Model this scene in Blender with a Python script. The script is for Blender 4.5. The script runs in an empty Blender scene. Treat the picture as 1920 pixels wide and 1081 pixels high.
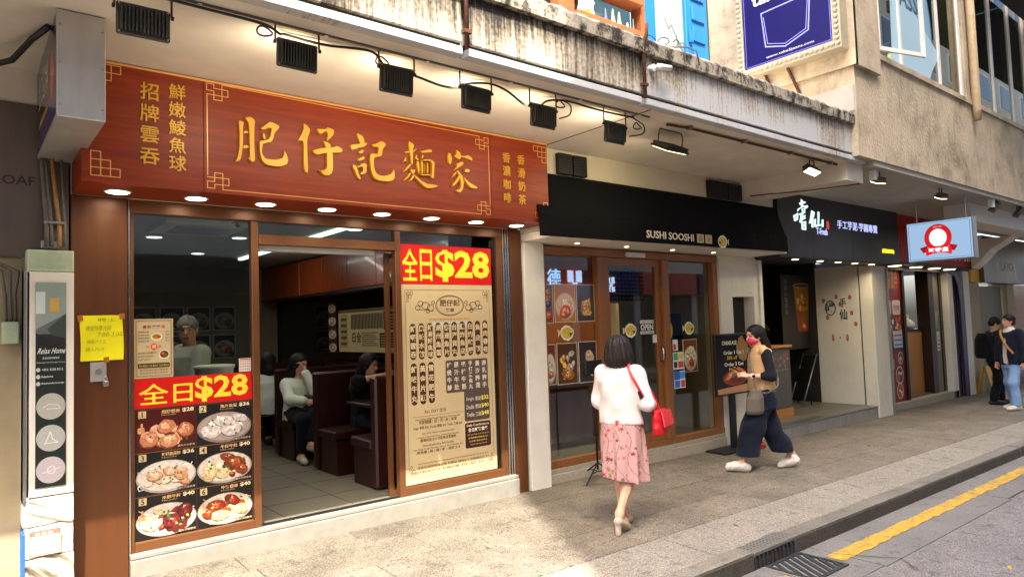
import bpy, bmesh, math, random
import numpy as np
from mathutils import Vector, Matrix
from mathutils.geometry import tessellate_polygon
S = bpy.context.scene
COL = S.collection
R = math.radians

# ------------------------------------------------------------------ camera
cam_d = bpy.data.cameras.new('camera')
cam_d.sensor_width = 36.0
cam_d.lens = 36.0 * 1287.35 / 1920.0
cam_d.clip_start = 0.05
cam_d.clip_end = 600
cam = bpy.data.objects.new('camera', cam_d)
COL.objects.link(cam)
yaw, pitch, roll = R(39.046), R(3.08), R(-1.9216)
fw = Vector((math.sin(yaw) * math.cos(pitch), math.cos(yaw) * math.cos(pitch), math.sin(pitch)))
rt0 = Vector((math.cos(yaw), -math.sin(yaw), 0))
up0 = rt0.cross(fw)
rt = rt0 * math.cos(roll) + up0 * math.sin(roll)
up = -rt0 * math.sin(roll) + up0 * math.cos(roll)
M = Matrix((rt, up, -fw)).transposed().to_4x4()
M.translation = Vector((0, -5.5, 1.75))
cam.matrix_world = M
S.camera = cam

# ------------------------------------------------------------------ sky, sun, exposure
SUN = Vector((0.5, 1.0, -1.62)).normalized()          # the way the light travels
W = bpy.data.worlds.new('World')
S.world = W
W.use_nodes = True
nt = W.node_tree
nt.nodes.clear()
sky = nt.nodes.new('ShaderNodeTexSky')
sky.sky_type = 'NISHITA'
sky.sun_disc = False
sky.sun_elevation = math.asin(-SUN.z)
sky.sun_rotation = math.atan2(-SUN.x, -SUN.y)
sky.air_density = 1.0
sky.dust_density = 6.0
bg = nt.nodes.new('ShaderNodeBackground')
bg.inputs['Strength'].default_value = 0.15
wo = nt.nodes.new('ShaderNodeOutputWorld')
nt.links.new(sky.outputs[0], bg.inputs[0])
nt.links.new(bg.outputs[0], wo.inputs[0])
sun_d = bpy.data.lights.new('sun', 'SUN')
sun_d.energy = 2.0
sun_d.angle = R(0.53)
sun_d.color = (1.0, 0.94, 0.84)
sun = bpy.data.objects.new('sun', sun_d)
COL.objects.link(sun)
sun.rotation_euler = SUN.to_track_quat('-Z', 'Y').to_euler()
sun.location = (-6, -20, 40)
S.view_settings.view_transform = 'Standard'
S.view_settings.look = 'None'
S.view_settings.exposure = 2.82
S.view_settings.gamma = 1
S.view_settings.use_curve_mapping = False
S.cycles.use_denoising = True
try:
    S.cycles.denoiser = 'OPENIMAGEDENOISE'
except Exception:
    pass
S.cycles.max_bounces = 8
S.cycles.transparent_max_bounces = 16
S.cycles.caustics_reflective = False
S.cycles.caustics_refractive = False
S.cycles.sample_clamp_indirect = 6.0

# ------------------------------------------------------------------ helpers
def lin(c):
    """'#rrggbb' (display) -> linear rgb"""
    if not isinstance(c, str):
        return tuple(c)
    v = [int(c[i:i + 2], 16) / 255 for i in (1, 3, 5)]
    return tuple(x / 12.92 if x <= 0.04045 else ((x + 0.055) / 1.055) ** 2.4 for x in v)

MATS = {}
def new_mat(name):
    m = bpy.data.materials.new(name)
    m.use_nodes = True
    n = m.node_tree.nodes
    n.clear()
    out = n.new('ShaderNodeOutputMaterial')
    MATS[name] = m
    return m, m.node_tree, out

def mat(name, col, rough=0.6, metal=0.0, var=0.12, scale=6.0, bump=0.0, bscale=60.0, stretch=(1, 1, 1), emit=0.0,
        coat=0.0, rnd=0.0, spec=0.5, rvar=0.1, sheen=0.0):
    """painted / plain surface: base colour with soft world-space blotches, fine relief, uneven gloss"""
    m, t, out = new_mat(name)
    L = t.links.new
    N = t.nodes.new
    b = N('ShaderNodeBsdfPrincipled')
    c = lin(col)
    geo = N('ShaderNodeNewGeometry')
    mp = N('ShaderNodeMapping')
    mp.inputs['Scale'].default_value = stretch
    L(geo.outputs['Position'], mp.inputs[0])
    no = N('ShaderNodeTexNoise')
    no.inputs['Scale'].default_value = scale
    no.inputs['Detail'].default_value = 6
    no.inputs['Roughness'].default_value = 0.65
    L(mp.outputs[0], no.inputs[0])
    rmp = N('ShaderNodeMapRange')
    rmp.inputs[1].default_value = 0.3
    rmp.inputs[2].default_value = 0.7
    rmp.inputs[3].default_value = 1 - var
    rmp.inputs[4].default_value = 1 + var * 0.6
    L(no.outputs[0], rmp.inputs[0])
    src = rmp.outputs[0]
    if rnd:
        oi = N('ShaderNodeObjectInfo')
        r2 = N('ShaderNodeMapRange')
        r2.inputs[3].default_value = 1 - rnd
        r2.inputs[4].default_value = 1 + rnd
        L(oi.outputs['Random'], r2.inputs[0])
        mu = N('ShaderNodeMath')
        mu.operation = 'MULTIPLY'
        L(src, mu.inputs[0])
        L(r2.outputs[0], mu.inputs[1])
        src = mu.outputs[0]
    vm = N('ShaderNodeVectorMath')
    vm.operation = 'SCALE'
    vm.inputs[0].default_value = c
    L(src, vm.inputs['Scale'])
    L(vm.outputs[0], b.inputs['Base Color'])
    rr = N('ShaderNodeMapRange')
    rr.inputs[3].default_value = max(0.03, rough - rvar)
    rr.inputs[4].default_value = min(1, rough + rvar)
    L(no.outputs[0], rr.inputs[0])
    L(rr.outputs[0], b.inputs['Roughness'])
    b.inputs['Metallic'].default_value = metal
    b.inputs['Coat Weight'].default_value = coat
    b.inputs['Coat Roughness'].default_value = 0.08
    b.inputs['Specular IOR Level'].default_value = spec
    if sheen:
        b.inputs['Sheen Weight'].default_value = sheen
    if emit:
        b.inputs['Emission Color'].default_value = (*c, 1)
        b.inputs['Emission Strength'].default_value = emit
    if bump:
        n2 = N('ShaderNodeTexNoise')
        n2.inputs['Scale'].default_value = bscale
        n2.inputs['Detail'].default_value = 5
        L(mp.outputs[0], n2.inputs[0])
        bp = N('ShaderNodeBump')
        bp.inputs['Strength'].default_value = min(1.0, bump)
        bp.inputs['Distance'].default_value = 0.01
        L(n2.outputs[0], bp.inputs['Height'])
        L(bp.outputs[0], b.inputs['Normal'])
    L(b.outputs[0], out.inputs[0])
    return m

def ramp(t, pts):
    r = t.nodes.new('ShaderNodeValToRGB')
    e = r.color_ramp.elements
    while len(e) < len(pts):
        e.new(0.5)
    for i, (p, c) in enumerate(pts):
        e[i].position = p
        e[i].color = (*lin(c), 1)
    return r

def emat(name, col, s):
    m, t, out = new_mat(name)
    e = t.nodes.new('ShaderNodeEmission')
    e.inputs[0].default_value = (*lin(col), 1)
    e.inputs[1].default_value = s
    t.links.new(e.outputs[0], out.inputs[0])
    return m

def attr_mat(name, rough=0.5, emit=0.0, coat=0.0, bump=0.0, bscale=300, sheen=0.0, spec=0.4, var=0.0):
    """printed or dyed surface: colour from the mesh's own colour attribute"""
    m, t, out = new_mat(name)
    L = t.links.new
    b = t.nodes.new('ShaderNodeBsdfPrincipled')
    a = t.nodes.new('ShaderNodeAttribute')
    a.attribute_name = 'Col'
    b.inputs['Roughness'].default_value = rough
    b.inputs['Coat Weight'].default_value = coat
    b.inputs['Specular IOR Level'].default_value = spec
    b.inputs['Sheen Weight'].default_value = sheen
    src = a.outputs[0]
    if var:
        no = t.nodes.new('ShaderNodeTexNoise')
        no.inputs['Scale'].default_value = 40
        no.inputs['Detail'].default_value = 6
        tc = t.nodes.new('ShaderNodeTexCoord')
        L(tc.outputs['Object'], no.inputs[0])
        mr = t.nodes.new('ShaderNodeMapRange')
        mr.inputs[3].default_value = 1 - var
        mr.inputs[4].default_value = 1 + var
        L(no.outputs[0], mr.inputs[0])
        vm = t.nodes.new('ShaderNodeVectorMath')
        vm.operation = 'SCALE'
        L(src, vm.inputs[0])
        L(mr.outputs[0], vm.inputs['Scale'])
        src = vm.outputs[0]
    L(src, b.inputs['Base Color'])
    if emit:
        L(src, b.inputs['Emission Color'])
        b.inputs['Emission Strength'].default_value = emit
    if bump:
        n2 = t.nodes.new('ShaderNodeTexNoise')
        n2.inputs['Scale'].default_value = bscale
        n2.inputs['Detail'].default_value = 4
        tc = t.nodes.new('ShaderNodeTexCoord')
        L(tc.outputs['Object'], n2.inputs[0])
        bp = t.nodes.new('ShaderNodeBump')
        bp.inputs['Strength'].default_value = bump
        bp.inputs['Distance'].default_value = 0.004
        L(n2.outputs[0], bp.inputs['Height'])
        L(bp.outputs[0], b.inputs['Normal'])
    L(b.outputs[0], out.inputs[0])
    return m

def thing(name, label, cat, loc=(0, 0, 0), group=None, kind=None):
    o = bpy.data.objects.new(name, None)
    o.empty_display_size = 0.1
    COL.objects.link(o)
    o.location = loc
    tag(o, label, cat, group, kind)
    return o

def tag(o, label=None, cat=None, group=None, kind=None):
    if label:
        o['label'] = label
    if cat:
        o['category'] = cat
    if group:
        o['group'] = group
    if kind:
        o['kind'] = kind
    return o

def world_of(o):
    Mb = Matrix.LocRotScale(o.location, o.rotation_euler, o.scale)
    return (world_of(o.parent) @ o.matrix_parent_inverse @ Mb) if o.parent is not None else Mb

def put(o, parent=None):
    """link o; its mesh is in world coordinates, so undo the parent's own placing"""
    COL.objects.link(o)
    if parent is not None:
        o.parent = parent
        o.matrix_parent_inverse = world_of(parent).inverted()
    return o

class MB:
    """collects shapes in world coordinates; build() links them as one mesh object"""
    def __init__(s):
        s.v, s.f, s.c = [], [], []
        s.sm = False
    def add(s, v, f):
        n = len(s.v)
        s.v += [tuple(p) for p in v]
        s.f += [tuple(i + n for i in q) for q in f]
        return s
    def box(s, x0, x1, y0, y1, z0, z1):
        v = [(x, y, z) for z in (z0, z1) for y in (y0, y1) for x in (x0, x1)]
        return s.add(v, [(0, 2, 3, 1), (4, 5, 7, 6), (0, 1, 5, 4), (2, 6, 7, 3), (0, 4, 6, 2), (1, 3, 7, 5)])
    def cham(s, x0, x1, y0, y1, z0, z1, c=0.004):
        """box with all its edges cut at 45 degrees"""
        bm = bmesh.new()
        bmesh.ops.create_cube(bm, size=1)
        for q in bm.verts:
            q.co = Vector((x0 + (q.co.x + .5) * (x1 - x0), y0 + (q.co.y + .5) * (y1 - y0), z0 + (q.co.z + .5) * (z1 - z0)))
        bmesh.ops.bevel(bm, geom=bm.edges[:], offset=c, segments=1, affect='EDGES')
        return s.bm(bm)
    def bm(s, bm):
        bm.verts.index_update()
        s.add([q.co[:] for q in bm.verts], [[q.index for q in f.verts] for f in bm.faces])
        bm.free()
        return s
    def quad(s, a, b, c, d):
        return s.add([a, b, c, d], [(0, 1, 2, 3)])
    def prism(s, pts, d):
        """polygon (3D points, planar) pushed along vector d"""
        n = len(pts)
        d = Vector(d)
        v = [tuple(p) for p in pts] + [tuple(Vector(p) + d) for p in pts]
        f = [tuple(range(n)), tuple(range(2 * n - 1, n - 1, -1))]
        f += [(i, i + n, (i + 1) % n + n, (i + 1) % n) for i in range(n)]
        return s.add(v, f)
    def tube(s, path, r, seg=8, closed=False):
        pts = [Vector(p) for p in path]
        rs = r if isinstance(r, (list, tuple)) else [r] * len(pts)
        n = len(pts)
        v, f = [], []
        pn = None
        for i, p in enumerate(pts):
            a, b = pts[max(i - 1, 0)], pts[min(i + 1, n - 1)]
            t = (b - a).normalized()
            if pn is None:
                q = Vector((0, 0, 1)) if abs(t.z) < 0.9 else Vector((1, 0, 0))
                pn = t.cross(q).normalized()
            pn = (pn - t * pn.dot(t)).normalized()
            bn = t.cross(pn)
            for k in range(seg):
                an = 2 * math.pi * k / seg
                v.append(p + (pn * math.cos(an) + bn * math.sin(an)) * rs[i])
        for i in range(n - 1):
            for k in range(seg):
                k2 = (k + 1) % seg
                f.append((i * seg + k, i * seg + k2, (i + 1) * seg + k2, (i + 1) * seg + k))
        f.append(tuple(range(seg))[::-1])
        f.append(tuple((n - 1) * seg + k for k in range(seg)))
        return s.add(v, f)
    def cyl(s, a, b, r, seg=16):
        return s.tube([a, b], r, seg)
    def lathe(s, c, prof, axis='Z', seg=20):
        """prof: list of (radius, height) turned round an axis through c"""
        v, f = [], []
        for (r, h) in prof:
            for k in range(seg):
                an = 2 * math.pi * k / seg
                x, y = r * math.cos(an), r * math.sin(an)
                p = {'Z': (x, y, h), 'Y': (x, h, y), 'X': (h, x, y)}[axis]
                v.append((c[0] + p[0], c[1] + p[1], c[2] + p[2]))
        n = len(prof)
        for i in range(n - 1):
            for k in range(seg):
                k2 = (k + 1) % seg
                f.append((i * seg + k, i * seg + k2, (i + 1) * seg + k2, (i + 1) * seg + k))
        f.append(tuple(range(seg))[::-1])
        f.append(tuple((n - 1) * seg + k for k in range(seg)))
        return s.add(v, f)
    def rot(s, M_):
        s.v = [tuple(M_ @ Vector(p)) for p in s.v]
        return s
    def build(s, name, m, parent=None, smooth=False, fix=True):
        me = bpy.data.meshes.new(name)
        me.from_pydata(s.v, [], s.f)
        if fix:
            bm = bmesh.new()
            bm.from_mesh(me)
            bmesh.ops.recalc_face_normals(bm, faces=bm.faces[:])
            bm.to_mesh(me)
            bm.free()
        if smooth:
            me.polygons.foreach_set('use_smooth', [True] * len(me.polygons))
        me.materials.append(MATS[m] if isinstance(m, str) else m)
        o = bpy.data.objects.new(name, me)
        return put(o, parent)

def box(name, m, parent, x0, x1, y0, y1, z0, z1, c=0.0):
    b = MB()
    b.cham(x0, x1, y0, y1, z0, z1, c) if c else b.box(x0, x1, y0, y1, z0, z1)
    return b.build(name, m, parent, fix=False)

def frame_mb(x0, x1, z0, z1, w, y0, y1, b=None):
    """picture-frame of four butted bars in a plane of constant Y"""
    b = b or MB()
    b.box(x0, x0 + w, y0, y1, z0, z1)
    b.box(x1 - w, x1, y0, y1, z0, z1)
    b.box(x0 + w, x1 - w, y0, y1, z0, z0 + w)
    b.box(x0 + w, x1 - w, y0, y1, z1 - w, z1)
    return b

def copy_tree(o, parent=None):
    c = o.copy()
    COL.objects.link(c)
    if parent is not None:
        c.parent = parent
    for ch in o.children:
        copy_tree(ch, c)
    return c

# ---- lettering: outlines of Blender's own font, filled
_cu = bpy.data.curves.new('lettering', 'FONT')
_cu.resolution_u = 2
_fo = bpy.data.objects.new('lettering', _cu)
COL.objects.link(_fo)
_gc = {}
def glyphs(text, bold=0.0, space=1.0):
    k = (text, bold, space)
    if k not in _gc:
        _cu.body = text
        _cu.offset = bold
        _cu.space_character = space
        dg = bpy.context.evaluated_depsgraph_get()
        e = _fo.evaluated_get(dg)
        me = e.to_mesh()
        n = len(me.vertices)
        co = np.empty(n * 3, dtype=np.float32)
        me.vertices.foreach_get('co', co)
        fs = [tuple(p.vertices) for p in me.polygons]
        e.to_mesh_clear()
        _gc[k] = (co.reshape(-1, 3)[:, :2].copy() if n else np.zeros((0, 2)), fs)
    return _gc[k]

class Print:
    """flat print: coloured shapes in (u, v) on a plane; every layer a fraction of a millimetre above the last"""
    def __init__(s, org, U=(1, 0, 0), V=(0, 0, 1), N=(0, -1, 0), eps=0.0003):
        s.o, s.U, s.V, s.N, s.eps = Vector(org), Vector(U), Vector(V), Vector(N), eps
        s.v, s.f, s.c, s.lay = [], [], [], 1
    def _add(s, pts, faces, col):
        n = len(s.v)
        s.lay += 0.02
        h = s.N * (s.eps * s.lay)
        s.v += [tuple(s.o + s.U * float(u) + s.V * float(w) + h) for u, w in pts]
        s.f += [tuple(i + n for i in q) for q in faces]
        s.c += [lin(col)] * len(faces)
    def up(s):
        s.lay += 1
        return s
    def poly(s, pts, col):
        s._add(pts, [tuple(range(len(pts)))], col)
        return s
    def rect(s, x, y, w, h, col):
        return s.poly([(x, y), (x + w, y), (x + w, y + h), (x, y + h)], col)
    def rrect(s, x, y, w, h, r, col, n=5):
        pts = []
        for cx, cy, a0 in ((x + w - r, y + r, -90), (x + w - r, y + h - r, 0), (x + r, y + h - r, 90), (x + r, y + r, 180)):
            for k in range(n + 1):
                a = R(a0 + 90 * k / n)
                pts.append((cx + r * math.cos(a), cy + r * math.sin(a)))
        return s.poly(pts, col)
    def ell(s, cx, cy, rx, ry, col, n=18, rot=0.0, wob=0.0, rng=None):
        pts = []
        for k in range(n):
            a = 2 * math.pi * k / n
            q = 1 + (rng.uniform(-wob, wob) if wob else 0)
            x, y = rx * q * math.cos(a), ry * q * math.sin(a)
            pts.append((cx + x * math.cos(rot) - y * math.sin(rot), cy + x * math.sin(rot) + y * math.cos(rot)))
        return s.poly(pts, col)
    def ring(s, cx, cy, rx, ry, w, col, n=28):
        pts = [(cx + (rx - o) * math.cos(2 * math.pi * k / n), cy + (ry - o) * math.sin(2 * math.pi * k / n)) for o in (0, w) for k in range(n)]
        s._add(pts, [(k, (k + 1) % n, n + (k + 1) % n, n + k) for k in range(n)], col)
        return s
    def line(s, path, w, col):
        for (a, b) in zip(path[:-1], path[1:]):
            a, b = Vector(a), Vector(b)
            t = (b - a)
            if t.length < 1e-9:
                continue
            t.normalize()
            n = Vector((-t.y, t.x)) * (w / 2)
            e = t * (w / 2)
            s.poly([a - e - n, b + e - n, b + e + n, a - e + n], col)
        return s
    def frame(s, x, y, w, h, t, col):
        s.rect(x, y, w, t, col); s.rect(x, y + h - t, w, t, col)
        s.rect(x, y + t, t, h - 2 * t, col); s.rect(x + w - t, y + t, t, h - 2 * t, col)
        return s
    def text(s, t, x, y, h, col, w=None, align='l', bold=0.0, mirror=False, slant=0.0):
        """t set on baseline box: h = height of the ink, w = width to squeeze it to"""
        co, fs = glyphs(t, bold)
        if not len(co):
            return s
        x0, y0 = co.min(0)
        x1, y1 = co.max(0)
        k = h / (y1 - y0)
        kx = (w / (x1 - x0)) if w else k
        ww = (x1 - x0) * kx
        ox = x - (ww / 2 if align == 'c' else ww if align == 'r' else 0)
        pts = [((ox + (ww - (p[0] - x0) * kx if mirror else (p[0] - x0) * kx)) + slant * (p[1] - y0) * k, y + (p[1] - y0) * k) for p in co]
        s._add(pts, fs, col)
        return s
    def col(s, t, x, y, size, pitch, col, bold=0.0, sx=1.0):
        """column of characters, x = centre, y = top"""
        for i, ch in enumerate(t):
            co, fs = glyphs(ch, bold)
            if len(co):
                c0 = (co.min(0) + co.max(0)) / 2
                s._add([(x + (p[0] - c0[0]) * size * sx, y - pitch * (i + .5) + (p[1] - c0[1]) * size) for p in co], fs, col)
        return s
    def build(s, name, m, parent):
        me = bpy.data.meshes.new(name)
        me.from_pydata(s.v, [], s.f)
        a = me.color_attributes.new('Col', 'FLOAT_COLOR', 'CORNER')
        cc = np.ones((len(me.loops), 4), dtype=np.float32)
        cnt = np.array([len(f) for f in s.f])
        cc[:, :3] = np.repeat(np.array(s.c, dtype=np.float32), cnt, axis=0)
        a.data.foreach_set('color', cc.ravel())
        me.materials.append(MATS[m])
        return put(bpy.data.objects.new(name, me), parent)

def solid_text(t, x, y, h, place, thick, name, m, parent, w=None, bold=0.0, align='l', column=False, pitch=None):
    """raised letters: place(u, v, d) -> world point, d = height above the board"""
    mb = MB()
    def put_g(co, fs, fx):
        n = len(co)
        top = [place(*fx(p), thick) for p in co]
        bot = [place(*fx(p), 0.0) for p in co]
        ed = {}
        for q in fs:
            for a, b in zip(q, q[1:] + q[:1]):
                if (b, a) in ed:
                    del ed[(b, a)]
                else:
                    ed[(a, b)] = 1
        mb.add(top + bot, fs + [(a, a + n, b + n, b) for a, b in ed])
    if column:
        for i, ch in enumerate(t):
            co, fs = glyphs(ch, bold)
            c0 = (co.min(0) + co.max(0)) / 2
            put_g(co, fs, lambda p: (x + (p[0] - c0[0]) * h * (w or 1), y - pitch * (i + .5) + (p[1] - c0[1]) * h))
    else:
        co, fs = glyphs(t, bold)
        x0, y0 = co.min(0)
        x1, y1 = co.max(0)
        k = h / (y1 - y0)
        kx = w / (x1 - x0) if w else k
        ox = x - {'l': 0, 'c': .5, 'r': 1}[align] * (x1 - x0) * kx
        put_g(co, fs, lambda p: (ox + (p[0] - x0) * kx, y + (p[1] - y0) * k))
    return mb.build(name, m, parent, fix=False)

def area(name, loc, power, size, col=(1, .9, .75), aim=(0, 0, -1), parent=None, spread=R(150), sy=None):
    d = bpy.data.lights.new(name, 'AREA')
    d.energy = power
    d.shape = 'RECTANGLE' if sy else 'DISK'
    d.size = size
    if sy:
        d.size_y = sy
    d.color = col
    d.spread = spread
    o = bpy.data.objects.new(name, d)
    put(o, parent)
    o.location = loc
    o.rotation_euler = Vector(aim).to_track_quat('-Z', 'Y').to_euler()
    return o

def zg(x, y):
    """height of the sloping pavement"""
    return 0.115 - 0.013 * x + 0.025 * y
def zr(x, y=-2.6):
    return 0.115 - 0.013 * x - 0.063 - 0.13
# ------------------------------------------------------------------ materials
mat('cream', '#dfd8c6', 0.6, var=0.1, scale=3, bump=0.05)
mat('white_paint', '#e2ddd1', 0.5, var=0.08, scale=4, bump=0.04)
mat('white_plastic', '#dcdcd6', 0.4, var=0.04)
mat('band_wall', '#c6bda2', 0.7, var=0.08, scale=2)
mat('soffit', '#d9d0c0', 0.75, var=0.12, scale=2.2, bump=0.08, bscale=30)
mat('grey_soffit', '#a7a195', 0.75, var=0.15, scale=3)
mat('bronze', '#704729', 0.36, 0.3, var=0.1, scale=2, stretch=(1, 1, 8), rvar=0.06)
mat('bronze_panel', '#653c20', 0.36, 0.35, var=0.12, scale=1.5, stretch=(12, 1, 0.6), rvar=0.08)
mat('chrome', '#c9c4ba', 0.18, 1.0, var=0.05)
mat('steel', '#9a9a98', 0.38, 0.9, var=0.12, scale=4, stretch=(1, 1, .3))
mat('aluminium', '#b9b7b4', 0.42, 0.6, var=0.16, scale=3, stretch=(3, 3, .6))
mat('black_metal', '#191919', 0.5, 0.3, var=0.2, scale=20)
mat('flood_metal', '#443f33', 0.55, 0.2, var=0.3, scale=14)
mat('cable', '#131110', 0.5, var=0.1)
mat('grey_cable', '#67635a', 0.6, var=0.2, scale=20)
mat('rust', '#5b3522', 0.85, 0.1, var=0.45, scale=25, bump=0.3)
mat('red_leather', '#2a0a07', 0.4, var=0.15, scale=5)
mat('table_wood', '#2b1a12', 0.35, var=0.2, scale=10)
mat('step_stone', '#8b867b', 0.6, var=0.16, scale=9, bump=0.1)
mat('granite_step', '#a69d8a', 0.7, var=0.25, scale=40, bump=0.15)
mat('shop_floor', '#6f695b', 0.45, var=0.12, scale=5)
mat('dark_ceiling', '#3a3835', 0.8)
mat('dark_wall', '#2b2825', 0.7)
mat('beige_wall', '#a89878', 0.7)
mat('orange_wood', '#8a4a20', 0.4, var=0.25, scale=4, stretch=(1, 1, .15), bump=0.05)
mat('brown_wood', '#8a5629', 0.4, var=0.2, scale=5, stretch=(6, 1, .4), bump=0.05, coat=.15)
mat('cabinet_wood', '#8f3c16', 0.3, var=0.2, scale=3, stretch=(6, 6, .6), coat=.3)
mat('oak', '#b57a3e', 0.45, var=0.15, scale=3, stretch=(8, 8, .5))
mat('awning_cloth', '#0d0d10', 0.9, var=0.2, scale=3, bump=0.12, bscale=500, spec=.15)
mat('tea_sign_face', '#262624', 0.45, var=0.12, scale=2)
mat('counter_grey', '#55534e', 0.5, var=0.15)
mat('stone_panel', '#5f5349', 0.32, 0.1, var=0.25, scale=3, stretch=(2, 1, .3), rvar=.15)
mat('engraved', '#3c3028', 0.6)
mat('green_box', '#a9b89a', 0.6, var=0.15, scale=12)
mat('bead_white', '#a89e86', 0.45, var=0.15, scale=12)
mat('blue_paint', '#1568ac', 0.45, var=0.1, scale=6, stretch=(1, 1, .3), bump=0.05)
mat('orange_paint', '#8f5530', 0.5, var=0.15, scale=6)
mat('marble', '#8f9a98', 0.35, var=0.25, scale=2.5)
mat('red_paint', '#b02014', 0.45, var=0.1)
mat('purple_paint', '#2c1b4a', 0.4, var=0.1)
mat('grey_shutter', '#7d7a68', 0.55, var=0.15, scale=3)
mat('yellow_plastic', '#e0a80c', 0.45, var=0.08)
mat('cardboard_white', '#e9e6df', 0.7, var=0.05)
mat('yellow_paper', '#f0e800', 0.75, var=0.06, scale=8, bump=0.05, bscale=12)
mat('brown_tape', '#b0692a', 0.4)
mat('paper_cream', '#cdb88e', 0.35, var=0.05)
mat('paper_red', '#c81a10', 0.35, var=0.05)
mat('paper_white', '#dad6cb', 0.4, var=0.05)
mat('paper_brown', '#5a3420', 0.35, var=0.06)
mat('paper_dark', '#241f1c', 0.4, var=0.1)
mat('signboard_blue', '#0d0950', 0.45, var=0.1, scale=1.5, spec=.2)
mat('iron', '#45474a', 0.55, 0.7, var=0.35, scale=30, bump=0.2, bscale=120)
mat('pipe_beige', '#b29a74', 0.6, var=0.2, scale=12)
mat('bamboo', '#a77a45', 0.6, var=0.3, scale=20)
mat('letter_gold', '#cf9a1e', 0.38, 0.15, var=0.12, scale=10, rvar=.08)
mat('line_gold', '#e2a558', 0.35, 0.3, var=0.05)
mat('letter_white', '#efe6cf', 0.5)
mat('building_grey', '#b5b2ac', 0.8, var=0.2, scale=.6)
mat('building_tan', '#c9bb9f', 0.8, var=0.2, scale=.6)
mat('building_white', '#d6d5d0', 0.8, var=0.15, scale=.6)
mat('rock', '#b9ad9a', 0.9, var=0.3, scale=9, bump=0.5, bscale=18)
mat('plaster_white', '#dcd2bc', 0.85, var=0.22, scale=14, bump=0.25, bscale=25)
mat('blue_tarp', '#2a62c8', 0.5)
mat('red_bag', '#c3121a', 0.32, var=0.08, coat=.15)
mat('grey_bag', '#5f5a53', 0.6, var=0.1)
mat('black_cloth', '#131315', 0.85, var=0.15, scale=20)
mat('phone_black', '#0c0c0d', 0.2)
mat('mirror_dark', '#3a3a38', 0.06, 1.0, var=0.02, rvar=.02)
mat('gas_black', '#0d0d0e', 0.25)
emat('lamp_white', '#fff2d8', 4.0)
emat('lamp_warm', '#ffdfa0', 1.6)
emat('lamp_cool', '#e8fff4', 0.6)
emat('led_white', '#d8fff8', 0.22)
emat('led_blue', '#b9c4ff', 0.2)
emat('led_yellow', '#ffd91a', 0.35)
emat('led_red', '#ff7a6a', 1.4)
emat('screen_white', '#b0d2f7', 0.12)
emat('lit_yellow', '#ffe3a0', 1.0)
attr_mat('print', 0.38, var=.05)
attr_mat('print_gloss', 0.16, var=.12)
attr_mat('print_food', 0.3, var=.4)
attr_mat('print_lit', 0.3, emit=0.12)
attr_mat('print_dim', 0.5)
attr_mat('skin', 0.5, bump=.05, var=.05)
attr_mat('cloth', 0.9, bump=.35, bscale=180, sheen=.04, spec=.2, var=.12)
attr_mat('hair', 0.6, bump=.9, bscale=70, spec=.25, var=.35)
attr_mat('shoe', 0.5, bump=.1)

# glass: clear pane with a sharp Fresnel reflection
def glass(name, tint, boost=0.0):
    m, t, out = new_mat(name)
    L = t.links.new
    tr = t.nodes.new('ShaderNodeBsdfTransparent')
    tr.inputs[0].default_value = (*lin(tint), 1)
    gl = t.nodes.new('ShaderNodeBsdfGlossy')
    gl.inputs['Roughness'].default_value = 0.015
    lw = t.nodes.new('ShaderNodeLayerWeight')
    lw.inputs[0].default_value = 0.5
    fr = t.nodes.new('ShaderNodeMath')
    fr.operation = 'POWER'
    fr.inputs[1].default_value = 4.0
    L(lw.outputs['Facing'], fr.inputs[0])
    ad = t.nodes.new('ShaderNodeMath')
    ad.operation = 'ADD'
    ad.inputs[1].default_value = 0.04 + boost
    ad.use_clamp = True
    mx = t.nodes.new('ShaderNodeMixShader')
    L(fr.outputs[0], ad.inputs[0])
    L(ad.outputs[0], mx.inputs[0])
    L(tr.outputs[0], mx.inputs[1])
    L(gl.outputs[0], mx.inputs[2])
    L(mx.outputs[0], out.inputs[0])
    return m
glass('glass', '#e3e8e4', 0.02)
glass('glass_dim', '#dde3df', 0.05)
glass('glass_upper', '#9aaaa0', 0.06)

# lacquered red-brown sign wood with long horizontal grain
def m_signwood():
    m, t, out = new_mat('sign_wood')
    L, N = t.links.new, t.nodes.new
    g = N('ShaderNodeNewGeometry')
    mp = N('ShaderNodeMapping')
    mp.inputs['Scale'].default_value = (0.9, 1, 14)
    L(g.outputs['Position'], mp.inputs[0])
    n1 = N('ShaderNodeTexNoise')
    n1.inputs['Scale'].default_value = 1.6
    n1.inputs['Detail'].default_value = 9
    n1.inputs['Roughness'].default_value = 0.6
    n1.inputs['Distortion'].default_value = 0.6
    L(mp.outputs[0], n1.inputs[0])
    r = ramp(t, [(0.2, '#661b02'), (0.5, '#802a03'), (0.8, '#953804')])
    L(n1.outputs[0], r.inputs[0])
    b = N('ShaderNodeBsdfPrincipled')
    L(r.outputs[0], b.inputs['Base Color'])
    b.inputs['Roughness'].default_value = 0.42
    b.inputs['Specular IOR Level'].default_value = 0.3
    b.inputs['Coat Weight'].default_value = 0.0
    b.inputs['Coat Roughness'].default_value = 0.22
    L(b.outputs[0], out.inputs[0])
m_signwood()

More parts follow.
